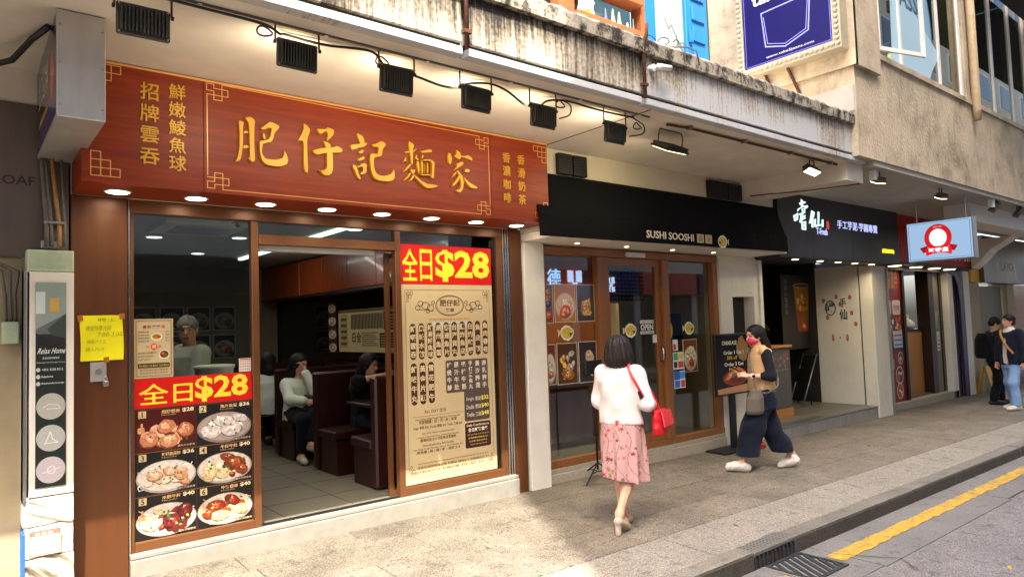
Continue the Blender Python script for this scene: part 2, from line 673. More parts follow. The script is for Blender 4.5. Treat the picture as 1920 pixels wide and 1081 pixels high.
# rain-stained painted concrete of the canopy edge
def m_fascia(name, dirt, pale, fq=9):
    m, t, out = new_mat(name)
    L, N = t.links.new, t.nodes.new
    g = N('ShaderNodeNewGeometry')
    sp = N('ShaderNodeSeparateXYZ')
    L(g.outputs['Position'], sp.inputs[0])
    mp = N('ShaderNodeMapping')
    mp.inputs['Scale'].default_value = (fq, 3, 0.5)
    L(g.outputs['Position'], mp.inputs[0])
    st = N('ShaderNodeTexNoise')                 # drips
    st.inputs['Scale'].default_value = 2.4
    st.inputs['Detail'].default_value = 10
    st.inputs['Roughness'].default_value = 0.72
    L(mp.outputs[0], st.inputs[0])
    bl = N('ShaderNodeTexNoise')                 # where it is dirty at all
    bl.inputs['Scale'].default_value = 1.3
    bl.inputs['Detail'].default_value = 4
    L(g.outputs['Position'], bl.inputs[0])
    fi = N('ShaderNodeTexNoise')
    fi.inputs['Scale'].default_value = 34
    fi.inputs['Detail'].default_value = 8
    L(g.outputs['Position'], fi.inputs[0])
    zt = N('ShaderNodeMapRange')                 # more under the coping
    zt.inputs[1].default_value = 3.62
    zt.inputs[2].default_value = 4.02
    zt.inputs[3].default_value = -0.10
    zt.inputs[4].default_value = 0.17
    L(sp.outputs['Z'], zt.inputs[0])
    a1 = N('ShaderNodeMath'); a1.operation = 'ADD'
    L(st.outputs[0], a1.inputs[0]); L(zt.outputs[0], a1.inputs[1])
    a2 = N('ShaderNodeMath'); a2.operation = 'MULTIPLY_ADD'
    L(bl.outputs[0], a2.inputs[0]); a2.inputs[1].default_value = 0.75; L(a1.outputs[0], a2.inputs[2])
    a3 = N('ShaderNodeMath'); a3.operation = 'MULTIPLY_ADD'
    L(fi.outputs[0], a3.inputs[0]); a3.inputs[1].default_value = 0.35; L(a2.outputs[0], a3.inputs[2])
    r = ramp(t, [(0.0, pale), (0.52, pale), (0.60, '#a69c8b'), (0.76, '#746958'), (0.92, '#2a231c')])
    k = N('ShaderNodeMapRange')
    k.inputs[1].default_value = 0.62 - dirt
    k.inputs[2].default_value = 1.42 - dirt
    L(a3.outputs[0], k.inputs[0])
    L(k.outputs[0], r.inputs[0])
    b = N('ShaderNodeBsdfPrincipled')
    b.inputs['Roughness'].default_value = 0.85
    L(r.outputs[0], b.inputs['Base Color'])
    bp = N('ShaderNodeBump')
    bp.inputs['Strength'].default_value = 0.35
    bp.inputs['Distance'].default_value = 0.01
    L(fi.outputs[0], bp.inputs['Height'])
    L(bp.outputs[0], b.inputs['Normal'])
    L(b.outputs[0], out.inputs[0])
m_fascia('fascia', 0.20, '#b8b1a3', 16)
m_fascia('fascia_clean', -0.03, '#b4b4b4', 22)

def m_mould():
    """black-mouldy coping"""
    m, t, out = new_mat('coping')
    L, N = t.links.new, t.nodes.new
    g = N('ShaderNodeNewGeometry')
    mp = N('ShaderNodeMapping')
    mp.inputs['Scale'].default_value = (2, 2, 1.6)
    L(g.outputs['Position'], mp.inputs[0])
    n = N('ShaderNodeTexNoise')
    n.inputs['Scale'].default_value = 5
    n.inputs['Detail'].default_value = 12
    n.inputs['Roughness'].default_value = 0.75
    L(mp.outputs[0], n.inputs[0])
    r = ramp(t, [(0.38, '#1d1813'), (0.46, '#5b5246'), (0.51, '#9a917f'), (0.66, '#b8b0a0')])
    L(n.outputs[0], r.inputs[0])
    b = N('ShaderNodeBsdfPrincipled')
    b.inputs['Roughness'].default_value = 0.9
    L(r.outputs[0], b.inputs['Base Color'])
    bp = N('ShaderNodeBump')
    bp.inputs['Strength'].default_value = 0.5
    bp.inputs['Distance'].default_value = 0.012
    L(n.outputs[0], bp.inputs['Height'])
    L(bp.outputs[0], b.inputs['Normal'])
    L(b.outputs[0], out.inputs[0])
m_mould()

def m_plaster():
    m, t, out = new_mat('beige_plaster')
    L, N = t.links.new, t.nodes.new
    g = N('ShaderNodeNewGeometry')
    n = N('ShaderNodeTexNoise')
    n.inputs['Scale'].default_value = 2.2
    n.inputs['Detail'].default_value = 10
    n.inputs['Roughness'].default_value = 0.72
    L(g.outputs['Position'], n.inputs[0])
    r = ramp(t, [(0.30, '#7d6e5a'), (0.43, '#ab9a7f'), (0.56, '#bdac90'), (0.75, '#cbbca0')])
    L(n.outputs[0], r.inputs[0])
    mp = N('ShaderNodeMapping')
    mp.inputs['Scale'].default_value = (6, 6, .8)
    L(g.outputs['Position'], mp.inputs[0])
    s = N('ShaderNodeTexNoise')
    s.inputs['Scale'].default_value = 1.5
    s.inputs['Detail'].default_value = 9
    s.inputs['Roughness'].default_value = 0.7
    L(mp.outputs[0], s.inputs[0])
    k = ramp(t, [(0.54, (1, 1, 1)), (0.64, (.62, .55, .47)), (0.75, (.25, .21, .17))])
    L(s.outputs[0], k.inputs[0])
    mx = N('ShaderNodeMix')
    mx.data_type = 'RGBA'
    mx.blend_type = 'MULTIPLY'
    mx.inputs[0].default_value = 0.35
    L(r.outputs[0], mx.inputs[6]); L(k.outputs[0], mx.inputs[7])
    b = N('ShaderNodeBsdfPrincipled')
    b.inputs['Roughness'].default_value = 0.9
    L(mx.outputs[2], b.inputs['Base Color'])
    f = N('ShaderNodeTexNoise')
    f.inputs['Scale'].default_value = 22
    f.inputs['Detail'].default_value = 6
    L(g.outputs['Position'], f.inputs[0])
    bp = N('ShaderNodeBump')
    bp.inputs['Strength'].default_value = 0.45
    bp.inputs['Distance'].default_value = 0.02
    L(f.outputs[0], bp.inputs['Height'])
    L(bp.outputs[0], b.inputs['Normal'])
    L(b.outputs[0], out.inputs[0])
m_plaster()

def m_speckle(name, cols, sc, rough, blotch, rnd=0.0, bump=.3, dark=0.0):
    """stone / asphalt: speckle of aggregate over slow stains"""
    m, t, out = new_mat(name)
    L, N = t.links.new, t.nodes.new
    g = N('ShaderNodeNewGeometry')
    v = N('ShaderNodeTexVoronoi')
    v.inputs['Scale'].default_value = sc
    L(g.outputs['Position'], v.inputs[0])
    sx = N('ShaderNodeSeparateColor')
    L(v.outputs['Color'], sx.inputs[0])
    r = ramp(t, [(i / (len(cols) - 1), c) for i, c in enumerate(cols)])
    L(sx.outputs[0], r.inputs[0])
    n = N('ShaderNodeTexNoise')
    n.inputs['Scale'].default_value = 1.7
    n.inputs['Detail'].default_value = 8
    n.inputs['Roughness'].default_value = 0.68
    L(g.outputs['Position'], n.inputs[0])
    k = N('ShaderNodeMapRange')
    k.inputs[1].default_value = 0.3; k.inputs[2].default_value = 0.7
    k.inputs[3].default_value = 1 - blotch; k.inputs[4].default_value = 1 + blotch * .6
    L(n.outputs[0], k.inputs[0])
    src = k.outputs[0]
    # small dark spots: old gum and oil
    n3 = N('ShaderNodeTexNoise')
    n3.inputs['Scale'].default_value = 9
    n3.inputs['Detail'].default_value = 2
    L(g.outputs['Position'], n3.inputs[0])
    k3 = N('ShaderNodeMapRange')
    k3.inputs[1].default_value = 0.62; k3.inputs[2].default_value = 0.66
    k3.inputs[3].default_value = 1.0; k3.inputs[4].default_value = 0.68
    L(n3.outputs[0], k3.inputs[0])
    mu0 = N('ShaderNodeMath'); mu0.operation = 'MULTIPLY'
    L(src, mu0.inputs[0]); L(k3.outputs[0], mu0.inputs[1])
    src = mu0.outputs[0]
    if rnd:
        oi = N('ShaderNodeObjectInfo')
        r2 = N('ShaderNodeMapRange')
        r2.inputs[3].default_value = 1 - rnd; r2.inputs[4].default_value = 1 + rnd
        L(oi.outputs['Random'], r2.inputs[0])
        mu = N('ShaderNodeMath'); mu.operation = 'MULTIPLY'
        L(src, mu.inputs[0]); L(r2.outputs[0], mu.inputs[1])
        src = mu.outputs[0]
    vm = N('ShaderNodeVectorMath'); vm.operation = 'SCALE'
    L(r.outputs[0], vm.inputs[0]); L(src, vm.inputs['Scale'])
    b = N('ShaderNodeBsdfPrincipled')
    L(vm.outputs[0], b.inputs['Base Color'])
    rr = N('ShaderNodeMapRange')
    rr.inputs[3].default_value = rough - .12; rr.inputs[4].default_value = min(1, rough + .12)
    L(n.outputs[0], rr.inputs[0]); L(rr.outputs[0], b.inputs['Roughness'])
    bp = N('ShaderNodeBump')
    bp.inputs['Strength'].default_value = bump
    bp.inputs['Distance'].default_value = 0.004
    L(sx.outputs[1], bp.inputs['Height'])
    L(bp.outputs[0], b.inputs['Normal'])
    L(b.outputs[0], out.inputs[0])
m_speckle('paver', ['#3d362d', '#655d51', '#6f6659', '#958a7a'], 150, 0.72, 0.45, rnd=.13, bump=.2)
m_speckle('paver_pale', ['#544e45', '#7d766a', '#878074', '#a89f90'], 150, 0.75, 0.2, rnd=.14)
m_speckle('kerb_granite', ['#57514a', '#6d665b', '#777064', '#8f8678'], 200, 0.7, 0.26, rnd=.12)
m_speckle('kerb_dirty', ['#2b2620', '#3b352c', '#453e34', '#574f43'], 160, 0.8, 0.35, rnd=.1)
m_speckle('gutter', ['#5a5651', '#6a6661', '#716d68', '#807b75'], 180, 0.8, 0.2)
m_speckle('asphalt', ['#514b47', '#6d6662', '#77706b', '#9a928b'], 150, 0.85, 0.3, bump=.6)
mat('mortar', '#3c372f', 0.9, var=.3, scale=9)

def m_yellow_line():
    m, t, out = new_mat('yellow_paint')
    L, N = t.links.new, t.nodes.new
    g = N('ShaderNodeNewGeometry')
    n = N('ShaderNodeTexNoise')
    n.inputs['Scale'].default_value = 14
    n.inputs['Detail'].default_value = 10
    n.inputs['Roughness'].default_value = .75
    L(g.outputs['Position'], n.inputs[0])
    r = ramp(t, [(0.38, '#6d6454'), (0.46, '#a8852f'), (0.6, '#c79a2a'), (0.8, '#d2a83c')])
    L(n.outputs[0], r.inputs[0])
    b = N('ShaderNodeBsdfPrincipled')
    b.inputs['Roughness'].default_value = 0.7
    L(r.outputs[0], b.inputs['Base Color'])
    L(b.outputs[0], out.inputs[0])
m_yellow_line()
# ------------------------------------------------------------------ the setting: road, gutter, pavement, kerb
RN = random.Random(7)
def sheet(name, x0, x1, y0, y1, zf, m, kind='structure', nx=1):
    b = MB()
    xs = [x0 + (x1 - x0) * i / nx for i in range(nx + 1)]
    for a, c in zip(xs[:-1], xs[1:]):
        b.quad((a, y0, zf(a, y0)), (c, y0, zf(c, y0)), (c, y1, zf(c, y1)), (a, y1, zf(a, y1)))
    o = b.build(name, m, fix=False)
    return tag(o, kind=kind)
road = sheet('road', -90, 160, -80, 40, lambda x, y: zr(x), 'asphalt')
tag(road, 'grey asphalt road beyond the yellow line', kind='structure')
pav = sheet('pavement', -40, 60, -2.40, 0.6, lambda x, y: zg(x, y) - 0.008, 'mortar')
tag(pav, 'pavement of weathered stone slabs in front of the shops', kind='structure')
far_pav = sheet('far_pavement', -90, 100, -11.5, -9.2, lambda x, y: zr(x) + 0.12, 'paver')
TILT = (math.atan(0.025), math.atan(0.013), 0)
def slab_mesh(name, L, Wd, H, m, ch=0.004):
    b = MB().cham(-L / 2, L / 2, -Wd / 2, Wd / 2, -H, 0, ch)
    me = bpy.data.meshes.new(name)
    me.from_pydata(b.v, [], b.f)
    me.materials.append(MATS[m])
    return me
def slab(name, me, x, y, z, parent):
    o = bpy.data.objects.new(name, me)
    COL.objects.link(o)
    o.parent = parent
    o.location = (x, y, z)
    o.rotation_euler = TILT
    return o
rows = [(0.55, 0.06), (0.06, -0.44), (-0.44, -0.91), (-0.91, -1.37), (-1.37, -1.84)]
n_slab = 0
for ri, (ya, yb) in enumerate(rows):
    Wd, L = ya - yb - 0.008, (0.92 if ri % 2 else 1.22)
    me = slab_mesh('paving_slab', L - 0.008, Wd, 0.03, 'paver')
    x = -1.5 + 0.37 * ri
    while x < 27:
        slab('paving_slab', me, x + L / 2, (ya + yb) / 2, zg(x + L / 2, (ya + yb) / 2) + RN.uniform(-.0012, .0012), pav)
        x += L
me = slab_mesh('paving_slab', 1.488, 0.530, 0.03, 'paver_pale')
x = -1.6
while x < 27:
    slab('paving_slab', me, x + .75, -2.11, zg(x + .75, -2.11) + RN.uniform(-.001, .001), pav)
    x += 1.5
kerb = MB().quad((-40, -2.52, zr(-40) - .05), (60, -2.52, zr(60) - .05), (60, -2.52, zr(60) + .07), (-40, -2.52, zr(-40) + .07)).build('kerb', 'mortar', fix=False)
tag(kerb, 'granite kerb along the pavement edge', kind='structure')
def kerb_mesh(L):
    # rounded nose towards the road
    pr = [(0.0, 0.0), (-0.12, 0.0), (-0.14, -0.006), (-0.15, -0.022), (-0.155, -0.2), (0.0, -0.2)]
    b = MB().prism([(-L / 2, p[0], p[1]) for p in pr], (L, 0, 0))
    me = bpy.data.meshes.new('kerb_stone')
    me.from_pydata(b.v, [], b.f)
    bm = bmesh.new(); bm.from_mesh(me); bmesh.ops.recalc_face_normals(bm, faces=bm.faces[:]); bm.to_mesh(me); bm.free()
    me.materials.append(MATS['kerb_granite'])
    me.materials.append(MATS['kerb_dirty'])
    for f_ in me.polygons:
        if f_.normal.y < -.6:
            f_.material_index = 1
    return me
kx = [-1.6, 0.2, 1.6, 2.9, 3.75, 4.65]
x = 5.25
while x < 30:
    kx.append(x)
    x += [1.15, 1.35, 0.95][len(kx) % 3]
kme = {}
for a, c in zip(kx[:-1], kx[1:]):
    if abs(a - 4.65) < .01:
        continue                                           # the gully takes this place
    L = round(c - a - 0.008, 3)
    kme.setdefault(L, None)
    if kme[L] is None:
        kme[L] = kerb_mesh(L)
    o = bpy.data.objects.new('kerb_stone', kme[L])
    COL.objects.link(o)
    o.parent = kerb
    o.location = ((a + c) / 2, -2.382, zg((a + c) / 2, -2.38) + RN.uniform(-.003, .003))
    o.rotation_euler = (0, math.atan(.013), RN.uniform(-.004, .004))
# concrete gutter in bays
gut = sheet('gutter', -40, 60, -3.12, -2.5, lambda x, y: zr(x) + 0.003, 'mortar')
tag(gut, 'concrete gutter strip between kerb and asphalt', kind='structure')
x = -3.35
while x < 30:
    b = MB()
    x1, yo = x + 2.93, -3.12 + RN.uniform(-.03, .03)
    b.prism([(x + .006, -2.54, zr(x) + .008), (x1 - .006, -2.54, zr(x1) + .008), (x1 - .006, yo, zr(x1) + .007), (x + .006, yo, zr(x) + .007)], (0, 0, -0.03))
    b.build('gutter_bay', 'gutter', gut)
    x = x1
# yellow line, with the ragged edges of old paint
def yline(name, x0, x1, parent):
    b = MB()
    xs = np.arange(x0, x1 + .01, 0.09)
    rr = random.Random(3)
    e0 = [rr.uniform(-.013, .013) for _ in xs]
    e1 = [rr.uniform(-.009, .009) for _ in xs]
    for i in range(len(xs) - 1):
        a, c = xs[i], xs[i + 1]
        b.quad((a, -2.878 + e0[i], zr(a) + .0125), (c, -2.885 + e0[i + 1], zr(c) + .0125),
               (c, -2.735 + e1[i + 1], zr(c) + .0125), (a, -2.745 + e1[i], zr(a) + .0125))
    return b.build(name, 'yellow_paint', parent, fix=False)
yl = yline('yellow_line', 5.31, 40, None)
tag(yl, 'worn yellow no-parking line painted along the gutter', kind='structure')
yline('yellow_line', 2.0, 4.72, None)
bpy.data.objects['yellow_line.001']['kind'] = 'structure'
# road crack
b = MB()
pc = [(5.42, -2.75), (5.55, -2.96), (5.68, -3.14), (5.62, -3.22), (5.52, -3.30)]
for (p, q) in zip(pc[:-1], pc[1:]):
    b.quad((p[0] - .006, p[1], zr(p[0]) + .0135), (p[0] + .006, p[1], zr(p[0]) + .0135), (q[0] + .006, q[1], zr(q[0]) + .0135), (q[0] - .006, q[1], zr(q[0]) + .0135))
b.build('crack', 'mortar', gut, fix=False)

mat('lid_grey', '#6b675f', .7, .2, var=.3, scale=20, bump=.2)
# gully: kerb inlet box and grate in the road
gl = thing('kerb_inlet', 'cast iron kerb inlet with slotted front and studded lid', 'drain', (4.95, -2.45, zg(4.95, -2.45)))
z0 = zg(4.95, -2.45)
b = MB()
b.cham(4.656, 5.244, -2.53, -2.345, z0 - .03, z0 + .002, .006)
b.build('lid', 'lid_grey', gl)
b = MB()
for i in range(12):
    for j in range(4):
        xx, yy = 4.70 + i * .045, -2.385 - j * .032
        b.cham(xx - .009, xx + .009, yy - .006, yy + .006, z0 + .002, z0 + .004, .001)
b.build('stud', 'iron', gl)
b = MB().box(4.66, 5.24, -2.40, -2.38, z0 - .17, z0 - .032)
b.build('back_plate', 'gas_black', gl)
for i in range(11):
    xx = 4.668 + i * .0565
    box('slot_bar', 'iron', gl, xx - .009, xx + .009, -2.535, -2.45, z0 - .15, z0 - .031, .003)
box('sill', 'iron', gl, 4.656, 5.244, -2.54, -2.42, z0 - .17, z0 - .15)
gr = thing('drain_grate', 'iron road grate with slanting bars beside the kerb', 'drain', (5.0, -2.73, zr(5)))
zz = zr(5.0) + .012
frame_b = MB()
for (x0, x1, y0, y1) in ((4.77, 5.25, -2.575, -2.545), (4.77, 5.25, -2.95, -2.92), (4.77, 4.80, -2.92, -2.575), (5.22, 5.25, -2.92, -2.575)):
    frame_b.box(x0, x1, y0, y1, zz - .03, zz + .004)
frame_b.build('grate_frame', 'iron', gr)
box('pit', 'gas_black', gr, 4.80, 5.22, -2.92, -2.575, zz - .03, zz - .026)
for i in range(-4, 9):
    # bars at 55 degrees, clipped to the frame
    c0 = 4.66 + i * 0.074
    pts = []
    for (yy) in (-2.92, -2.575):
        pts.append((c0 + (yy + 2.92) * 0.62, yy))
    (xa, ya), (xb, yb) = pts
    def clip(xa, ya, xb, yb):
        lo, hi = 0.0, 1.0
        dx = xb - xa
        for lim, sg in ((4.80, 1), (5.22, -1)):
            ta = (lim - xa) / dx
            if sg > 0:
                lo = max(lo, ta)
            else:
                hi = min(hi, ta)
        return lo, hi
    lo, hi = clip(xa, ya, xb, yb)
    if hi - lo > 0.08:
        p = (xa + (xb - xa) * lo, ya + (yb - ya) * lo)
        q = (xa + (xb - xa) * hi, ya + (yb - ya) * hi)
        MB().prism([(p[0] - .02, p[1], zz - .024), (p[0] + .02, p[1], zz - .024), (q[0] + .02, q[1], zz - .024), (q[0] - .02, q[1], zz - .024)], (0, 0, .026)).build('bar', 'iron', gr)
# ------------------------------------------------------------------ the old building over the shops, with its canopy
SO = 3.55                                                # underside of the canopy
tb = thing('tenement_building', 'old building with stained concrete canopy over the noodle and sushi shops', 'building', (3, 0, 0))
box('canopy_slab', 'soffit', tb, -6, 8.52, -1.80, -0.005, SO, 3.95)
# the edge: drip strip, groove, painted face, coping, in four cast lengths
seg = [(-6, 2.585), (2.625, 4.38), (4.41, 8.45)]
for i, (a, c) in enumerate(seg):
    box('drip_edge', 'fascia_clean', tb, a, c, -1.885, -1.802, SO - .012, SO + .045, .006)
    box('fascia_groove', 'mortar', tb, a, c, -1.855, -1.803, SO + .045, SO + .075)
    box('fascia_panel', 'fascia_clean' if i == 2 else 'fascia', tb, a, c, -1.88, -1.803, SO + .075, 3.955, .004)
    b = MB()
    n = max(6, int((c - a) / .06))
    rr = random.Random(11 + i)
    P_, F_ = [], []
    for k in range(n + 1):
        x = a + (c - a) * k / n
        j = rr.uniform(-.007, .007)
        jj = rr.uniform(-.0015, .0015)
        P_ += [(x, -1.925 + jj, 3.96), (x, -1.93 + jj, 4.065 + j), (x, -1.90, 4.10 + j), (x, -1.66, 4.10 + j * .5), (x, -1.65, 3.96)]
    for k in range(n):
        for q in range(4):
            F_.append((k * 5 + q, k * 5 + q + 1, (k + 1) * 5 + q + 1, (k + 1) * 5 + q))
        F_.append((k * 5 + 4, k * 5, (k + 1) * 5, (k + 1) * 5 + 4))
    F_ += [(0, 1, 2, 3, 4), tuple(n * 5 + q for q in (4, 3, 2, 1, 0))]
    b.add(P_, F_).build('coping', 'coping', tb)
# upper wall with openings, built of pieces round the windows
def upper(x0, x1, z0, z1, m='white_paint', y0=0.0, y1=.25):
    box('upper_wall', m, tb, x0, x1, y0, y1, z0, z1)
upper(-6, 4.55, 3.97, 8)
upper(4.55, 8.12, 3.97, 4.45)
upper(4.55, 8.12, 7.2, 8)
# orange window bay: jambs, mullion, shelf rails, glass
wf = MB()
wf.box(4.55, 4.75, -.06, .10, 4.45, 7.2)
wf.box(5.22, 5.47, -.06, .10, 4.45, 7.2)
wf.box(6.63, 6.72, -.06, .10, 4.45, 7.2)
w_orange = wf.build('window', 'orange_paint', tb)
for (za, zb) in ((5.10, 5.17), (5.20, 5.32), (5.66, 5.74), (6.3, 6.38)):
    box('shelf_rail', 'orange_paint', w_orange, 5.47, 6.63, -.12, .10, za, zb, .004)
box('shelf_bracket', 'orange_paint', w_orange, 6.02, 6.06, -.10, .08, 5.17, 5.20)
box('pane', 'glass_upper', w_orange, 4.75, 5.22, .07, .075, 4.45, 7.2)
box('pane', 'glass_upper', w_orange, 5.47, 6.63, .11, .115, 4.45, 7.2)
box('back_room', 'dark_wall', w_orange, 4.56, 6.71, .9, .92, 4.4, 7.3)
# blue shutters either side of a pale marble panel
bs = MB().box(6.725, 6.93, -.05, .12, 4.45, 7.2).build('window', 'blue_paint', tb)
box('shutter', 'blue_paint', bs, 7.56, 8.05, -.06, .10, 4.45, 7.2, .006)
for k in range(9):
    box('louvre', 'blue_paint', bs, 7.68, 7.96, -.085, -.06, 4.62 + k * .29, 4.62 + k * .29 + .20, .006)
box('latch', 'blue_paint', bs, 7.60, 7.66, -.10, -.06, 5.45, 5.62, .004)
box('marble_panel', 'marble', bs, 6.93, 7.56, -.01, .10, 4.45, 7.2)
vein = Print((6.93, -.012, 4.45))
rv = random.Random(5)
for k in range(9):
    p = [(rv.uniform(.05, .58), rv.uniform(.4, 2.0))]
    for q in range(6):
        p.append((min(.62, max(.01, p[-1][0] + rv.uniform(-.09, .12))), p[-1][1] + rv.uniform(-.15, .12)))
    vein.line(p, rv.uniform(.006, .016), '#5d6660')
    vein.up()
vein.build('vein', 'print_dim', bs)
# hooked rusty conduits down the canopy edge
for (nm, x, lab) in (('down', 2.605, 'rusty conduit down the sunlit canopy edge with a hooked top'), ('down', 4.395, 'brown rust-stained strip pipe down the shaded canopy edge')):
    t = thing('rusty_pipe', lab, 'pipe', (x, -1.9, SO))
    MB().tube([(x + .03, -1.93, 4.2), (x + .005, -1.94, 4.10), (x, -1.91, 4.02), (x, -1.905, SO + .03)], .016, 8).build('pipe', 'rust', t, smooth=True)
    for z in (3.68, 3.95):
        box('clamp', 'rust', t, x - .03, x + .03, -1.925, -1.882, z, z + .025)
# small things on the canopy face: security camera stub, bolts
t = thing('wall_camera', 'small white bullet camera fixed on the canopy face', 'camera', (4.52, -1.9, 3.82))
MB().cyl((4.50, -1.88, 3.85), (4.50, -1.93, 3.85), .03, 14).build('base', 'white_plastic', t)
MB().tube([(4.50, -1.92, 3.85), (4.53, -1.95, 3.85)], .012, 8).build('arm', 'white_plastic', t)
MB().tube([(4.50, -1.97, 3.845), (4.66, -1.97, 3.865)], [.026, .024], 14).build('body', 'white_plastic', t, smooth=True)
t = thing('wire_coil', 'loop of loose wire lying on top of the canopy edge', 'wire', (4.75, -1.8, 4.1))
pts = [(4.60 + .02 * k + .07 * math.cos(k * .9), -1.82 + .04 * math.sin(k * .7), 4.12 + .045 * (1 + math.sin(k * .9))) for k in range(18)]
MB().tube(pts, .005, 6).build('wire', 'cable', t, smooth=True)
b = MB().tube([(4.78, -1.84, 4.12), (5.0, -1.90, 4.15), (5.1, -1.93, 4.12), (5.12, -1.94, 4.0)], .006, 6).build('wire', 'grey_cable', t, smooth=True)
# beam between sushi and tea shop, and the cream band wall over the sushi awning
box('cross_beam', 'soffit', tb, 8.14, 8.56, -1.79, -0.375, 3.33, SO + .1)
box('band_wall', 'band_wall', tb, 4.57, 8.95, -.37, -.02, 2.70, SO - .002)
box('wall_above_sign', 'soffit', tb, .601, 4.56, -.02, .1, 2.746, SO - .002)
box('left_return', 'soffit', tb, -6, .6, -.02, .1, 3.32, SO - .002)
# soffit joint lines and a conduit that lies along the canopy
b = MB().box(4.598, 4.61, -1.79, -.40, SO - .004, SO - .0005)
b.build('soffit_joint', 'rust', tb)
t = thing('conduit', 'thin steel conduit along the canopy underside above the sushi shop', 'conduit', (6.4, -1.6, SO))
MB().tube([(5.03, -1.62, SO - .02), (5.3, -1.66, SO - .02), (8.4, -1.68, SO - .02)], .012, 8).build('pipe', 'rust', t, smooth=True)
b = MB()
for x in (5.3, 6.2, 7.1, 8.0):
    b.box(x - .015, x + .015, -1.70, -1.64, SO - .034, SO - .001)
b.build('clip', 'steel', t)

# ------------------------------------------------------------------ left neighbour: stone fascia, narrow lightbox, stair entrance
ln = thing('stair_entrance', 'dim stair entrance under a grey stone fascia at the left edge', 'building', (0, 0, 0))
box('stone_fascia', 'stone_panel', ln, -4, .588, -.03, .08, 2.352, 3.32)
box('fascia_trim', 'stone_panel', ln, -4, .59, -.045, -.03, 2.30, 2.352)
Pq = Print((.17, -.0312, 2.775))
Pq.text('ROAF', 0.0, 0.0, .062, '#33271f', w=.23, bold=.01)
Pq.build('engraved_letters', 'print_dim', ln)
box('jamb', 'beige_wall', ln, .20, .33, -.02, .30, .0, 2.30)
box('jamb', 'white_paint', ln, .33, .36, -.20, .02, .6, 2.2)
box('back_wall', 'dark_wall', ln, -4, .60, 2.9, 3.0, -.2, 3.3)
box('side_wall', 'beige_wall', ln, .45, .59, .10, 2.9, 0, 3.3)
box('inner_floor', 'shop_floor', ln, -4, .59, .05, 3.0, .03, .10)
box('inner_ceiling', 'dark_ceiling', ln, -4, .59, .1, 3.0, 2.9, 3.0)
gate = thing('folding_gate', 'dark metal folding gate in the stair entrance', 'gate', (.1, .15, .1))
for k in range(5):
    x = -.35 + k * .095
    box('bar', 'black_metal', gate, x, x + .03, .12, .15, .12, 2.28, .004)
for z in (.5, 1.15, 1.8):
    box('rail', 'black_metal', gate, -.40, .16, .15, .165, z, z + .04)
    box('hinge', 'black_metal', gate, .13, .19, .10, .16, z - .05, z + .09, .004)
jb = thing('junction_box', 'grey electrical box with cables beside the narrow white lightbox', 'electrical box', (.26, -.1, 1.75))
box('case', 'green_box', jb, .225, .315, -.12, -.021, 1.74, 1.88, .006)
for k, x in enumerate((.25, .275, .30)):
    MB().tube([(x, -.07, 1.88), (x - .01, -.08, 2.05), (x - .03 + .02 * k, -.10, 2.2), (x - .12, -.12, 2.27), (x - .3, -.10, 2.3 - .04 * k)], .010, 8).build('cable', 'grey_cable', jb, smooth=True)
# narrow lightbox
lb = thing('vertical_lightbox', 'narrow white framed foot massage lightbox with three grey roundels', 'sign', (.48, -.12, .75))
YB = -.20
box('case', 'white_paint', lb, .345, .60, YB, -.03, .775, 2.195, .004)
box('trim', 'steel', lb, .33, .344, YB - .01, -.03, .74, 2.2)
box('face', 'paper_dark', lb, .393, .556, YB - .006, YB - .001, .83, 2.125)
Pp = Print((.393, YB - .0065, .83))
PW, PH = .163, 1.295
Pp.rect(0, PH - .33, PW, .33, '#5d6862').up()
Pp.poly([(0, PH), (PW, PH), (PW, PH - .2), (0, PH - .30)], '#8b9a93')
Pp.up().rect(.0, PH - .2, .05, .14, '#c7d6cf').rect(.075, PH - .19, .05, .09, '#c9a24c').poly([(.06, PH - .3), (PW, PH - .2), (PW, PH - .36), (.09, PH - .34)], '#39453f').up()
Pp.poly([(0, PH - .32), (PW, PH - .44), (PW, 0), (0, 0)], '#1d2421').up()
Pp.text('Relax Home', PW / 2, PH - .455, .036, '#e9ece8', w=.145, align='c', slant=.3)
Pp.text('足底按摩保健專家', PW / 2, PH - .49, .014, '#e0e4e0', w=.09, align='c')
Pp.text('Relaxing Foot Massage Centre', PW / 2, PH - .517, .011, '#cfd4d0', w=.15, align='c')
for k, s_ in enumerate(('+852 3228 0212', 'Relaxhome', 'Relaxhomefootmassage')):
    Pp.ell(.014, PH - .556 - .044 * k, .011, .013, '#b9c1bd')
    Pp.text(s_, .032, PH - .563 - .044 * k, .014, '#e6e9e6', w=(.115, .06, .12)[k])
for k in range(3):
    cy = PH - .79 - .2 * k
    Pp.ell(.082, cy, .078, .083, ('#a5a49a', '#a9aaa4', '#b7aeb2')[k], n=32)
Pp.up()
Pp.line([(.04, .50), (.07, .52), (.12, .51), (.13, .49), (.06, .49)], .004, '#d6d6cf')
Pp.line([(.05, .27), (.08, .345), (.09, .30), (.12, .275), (.05, .275)], .004, '#e0e0da')
Pp.ring(.085, .105, .022, .026, .004, '#e4dde0')
Pp.line([(.04, .09), (.08, .10), (.13, .115)], .004, '#ddd6d9')
Pp.build('print', 'print', lb)
gb = thing('switch_box', 'pale green metal box on top of the narrow lightbox', 'electrical box', (.48, -.1, 2.2))
box('case', 'green_box', gb, .345, .60, -.20, -.03, 2.198, 2.335, .004)
Pg = Print((.345, -.2005, 2.198))
Pg.text('LOW VOLTAGE', .04, .022, .02, '#7fb0a0', w=.17)
Pg.frame(.006, .006, .243, .125, .004, '#c4c9ab')
Pg.build('print', 'print_dim', gb)
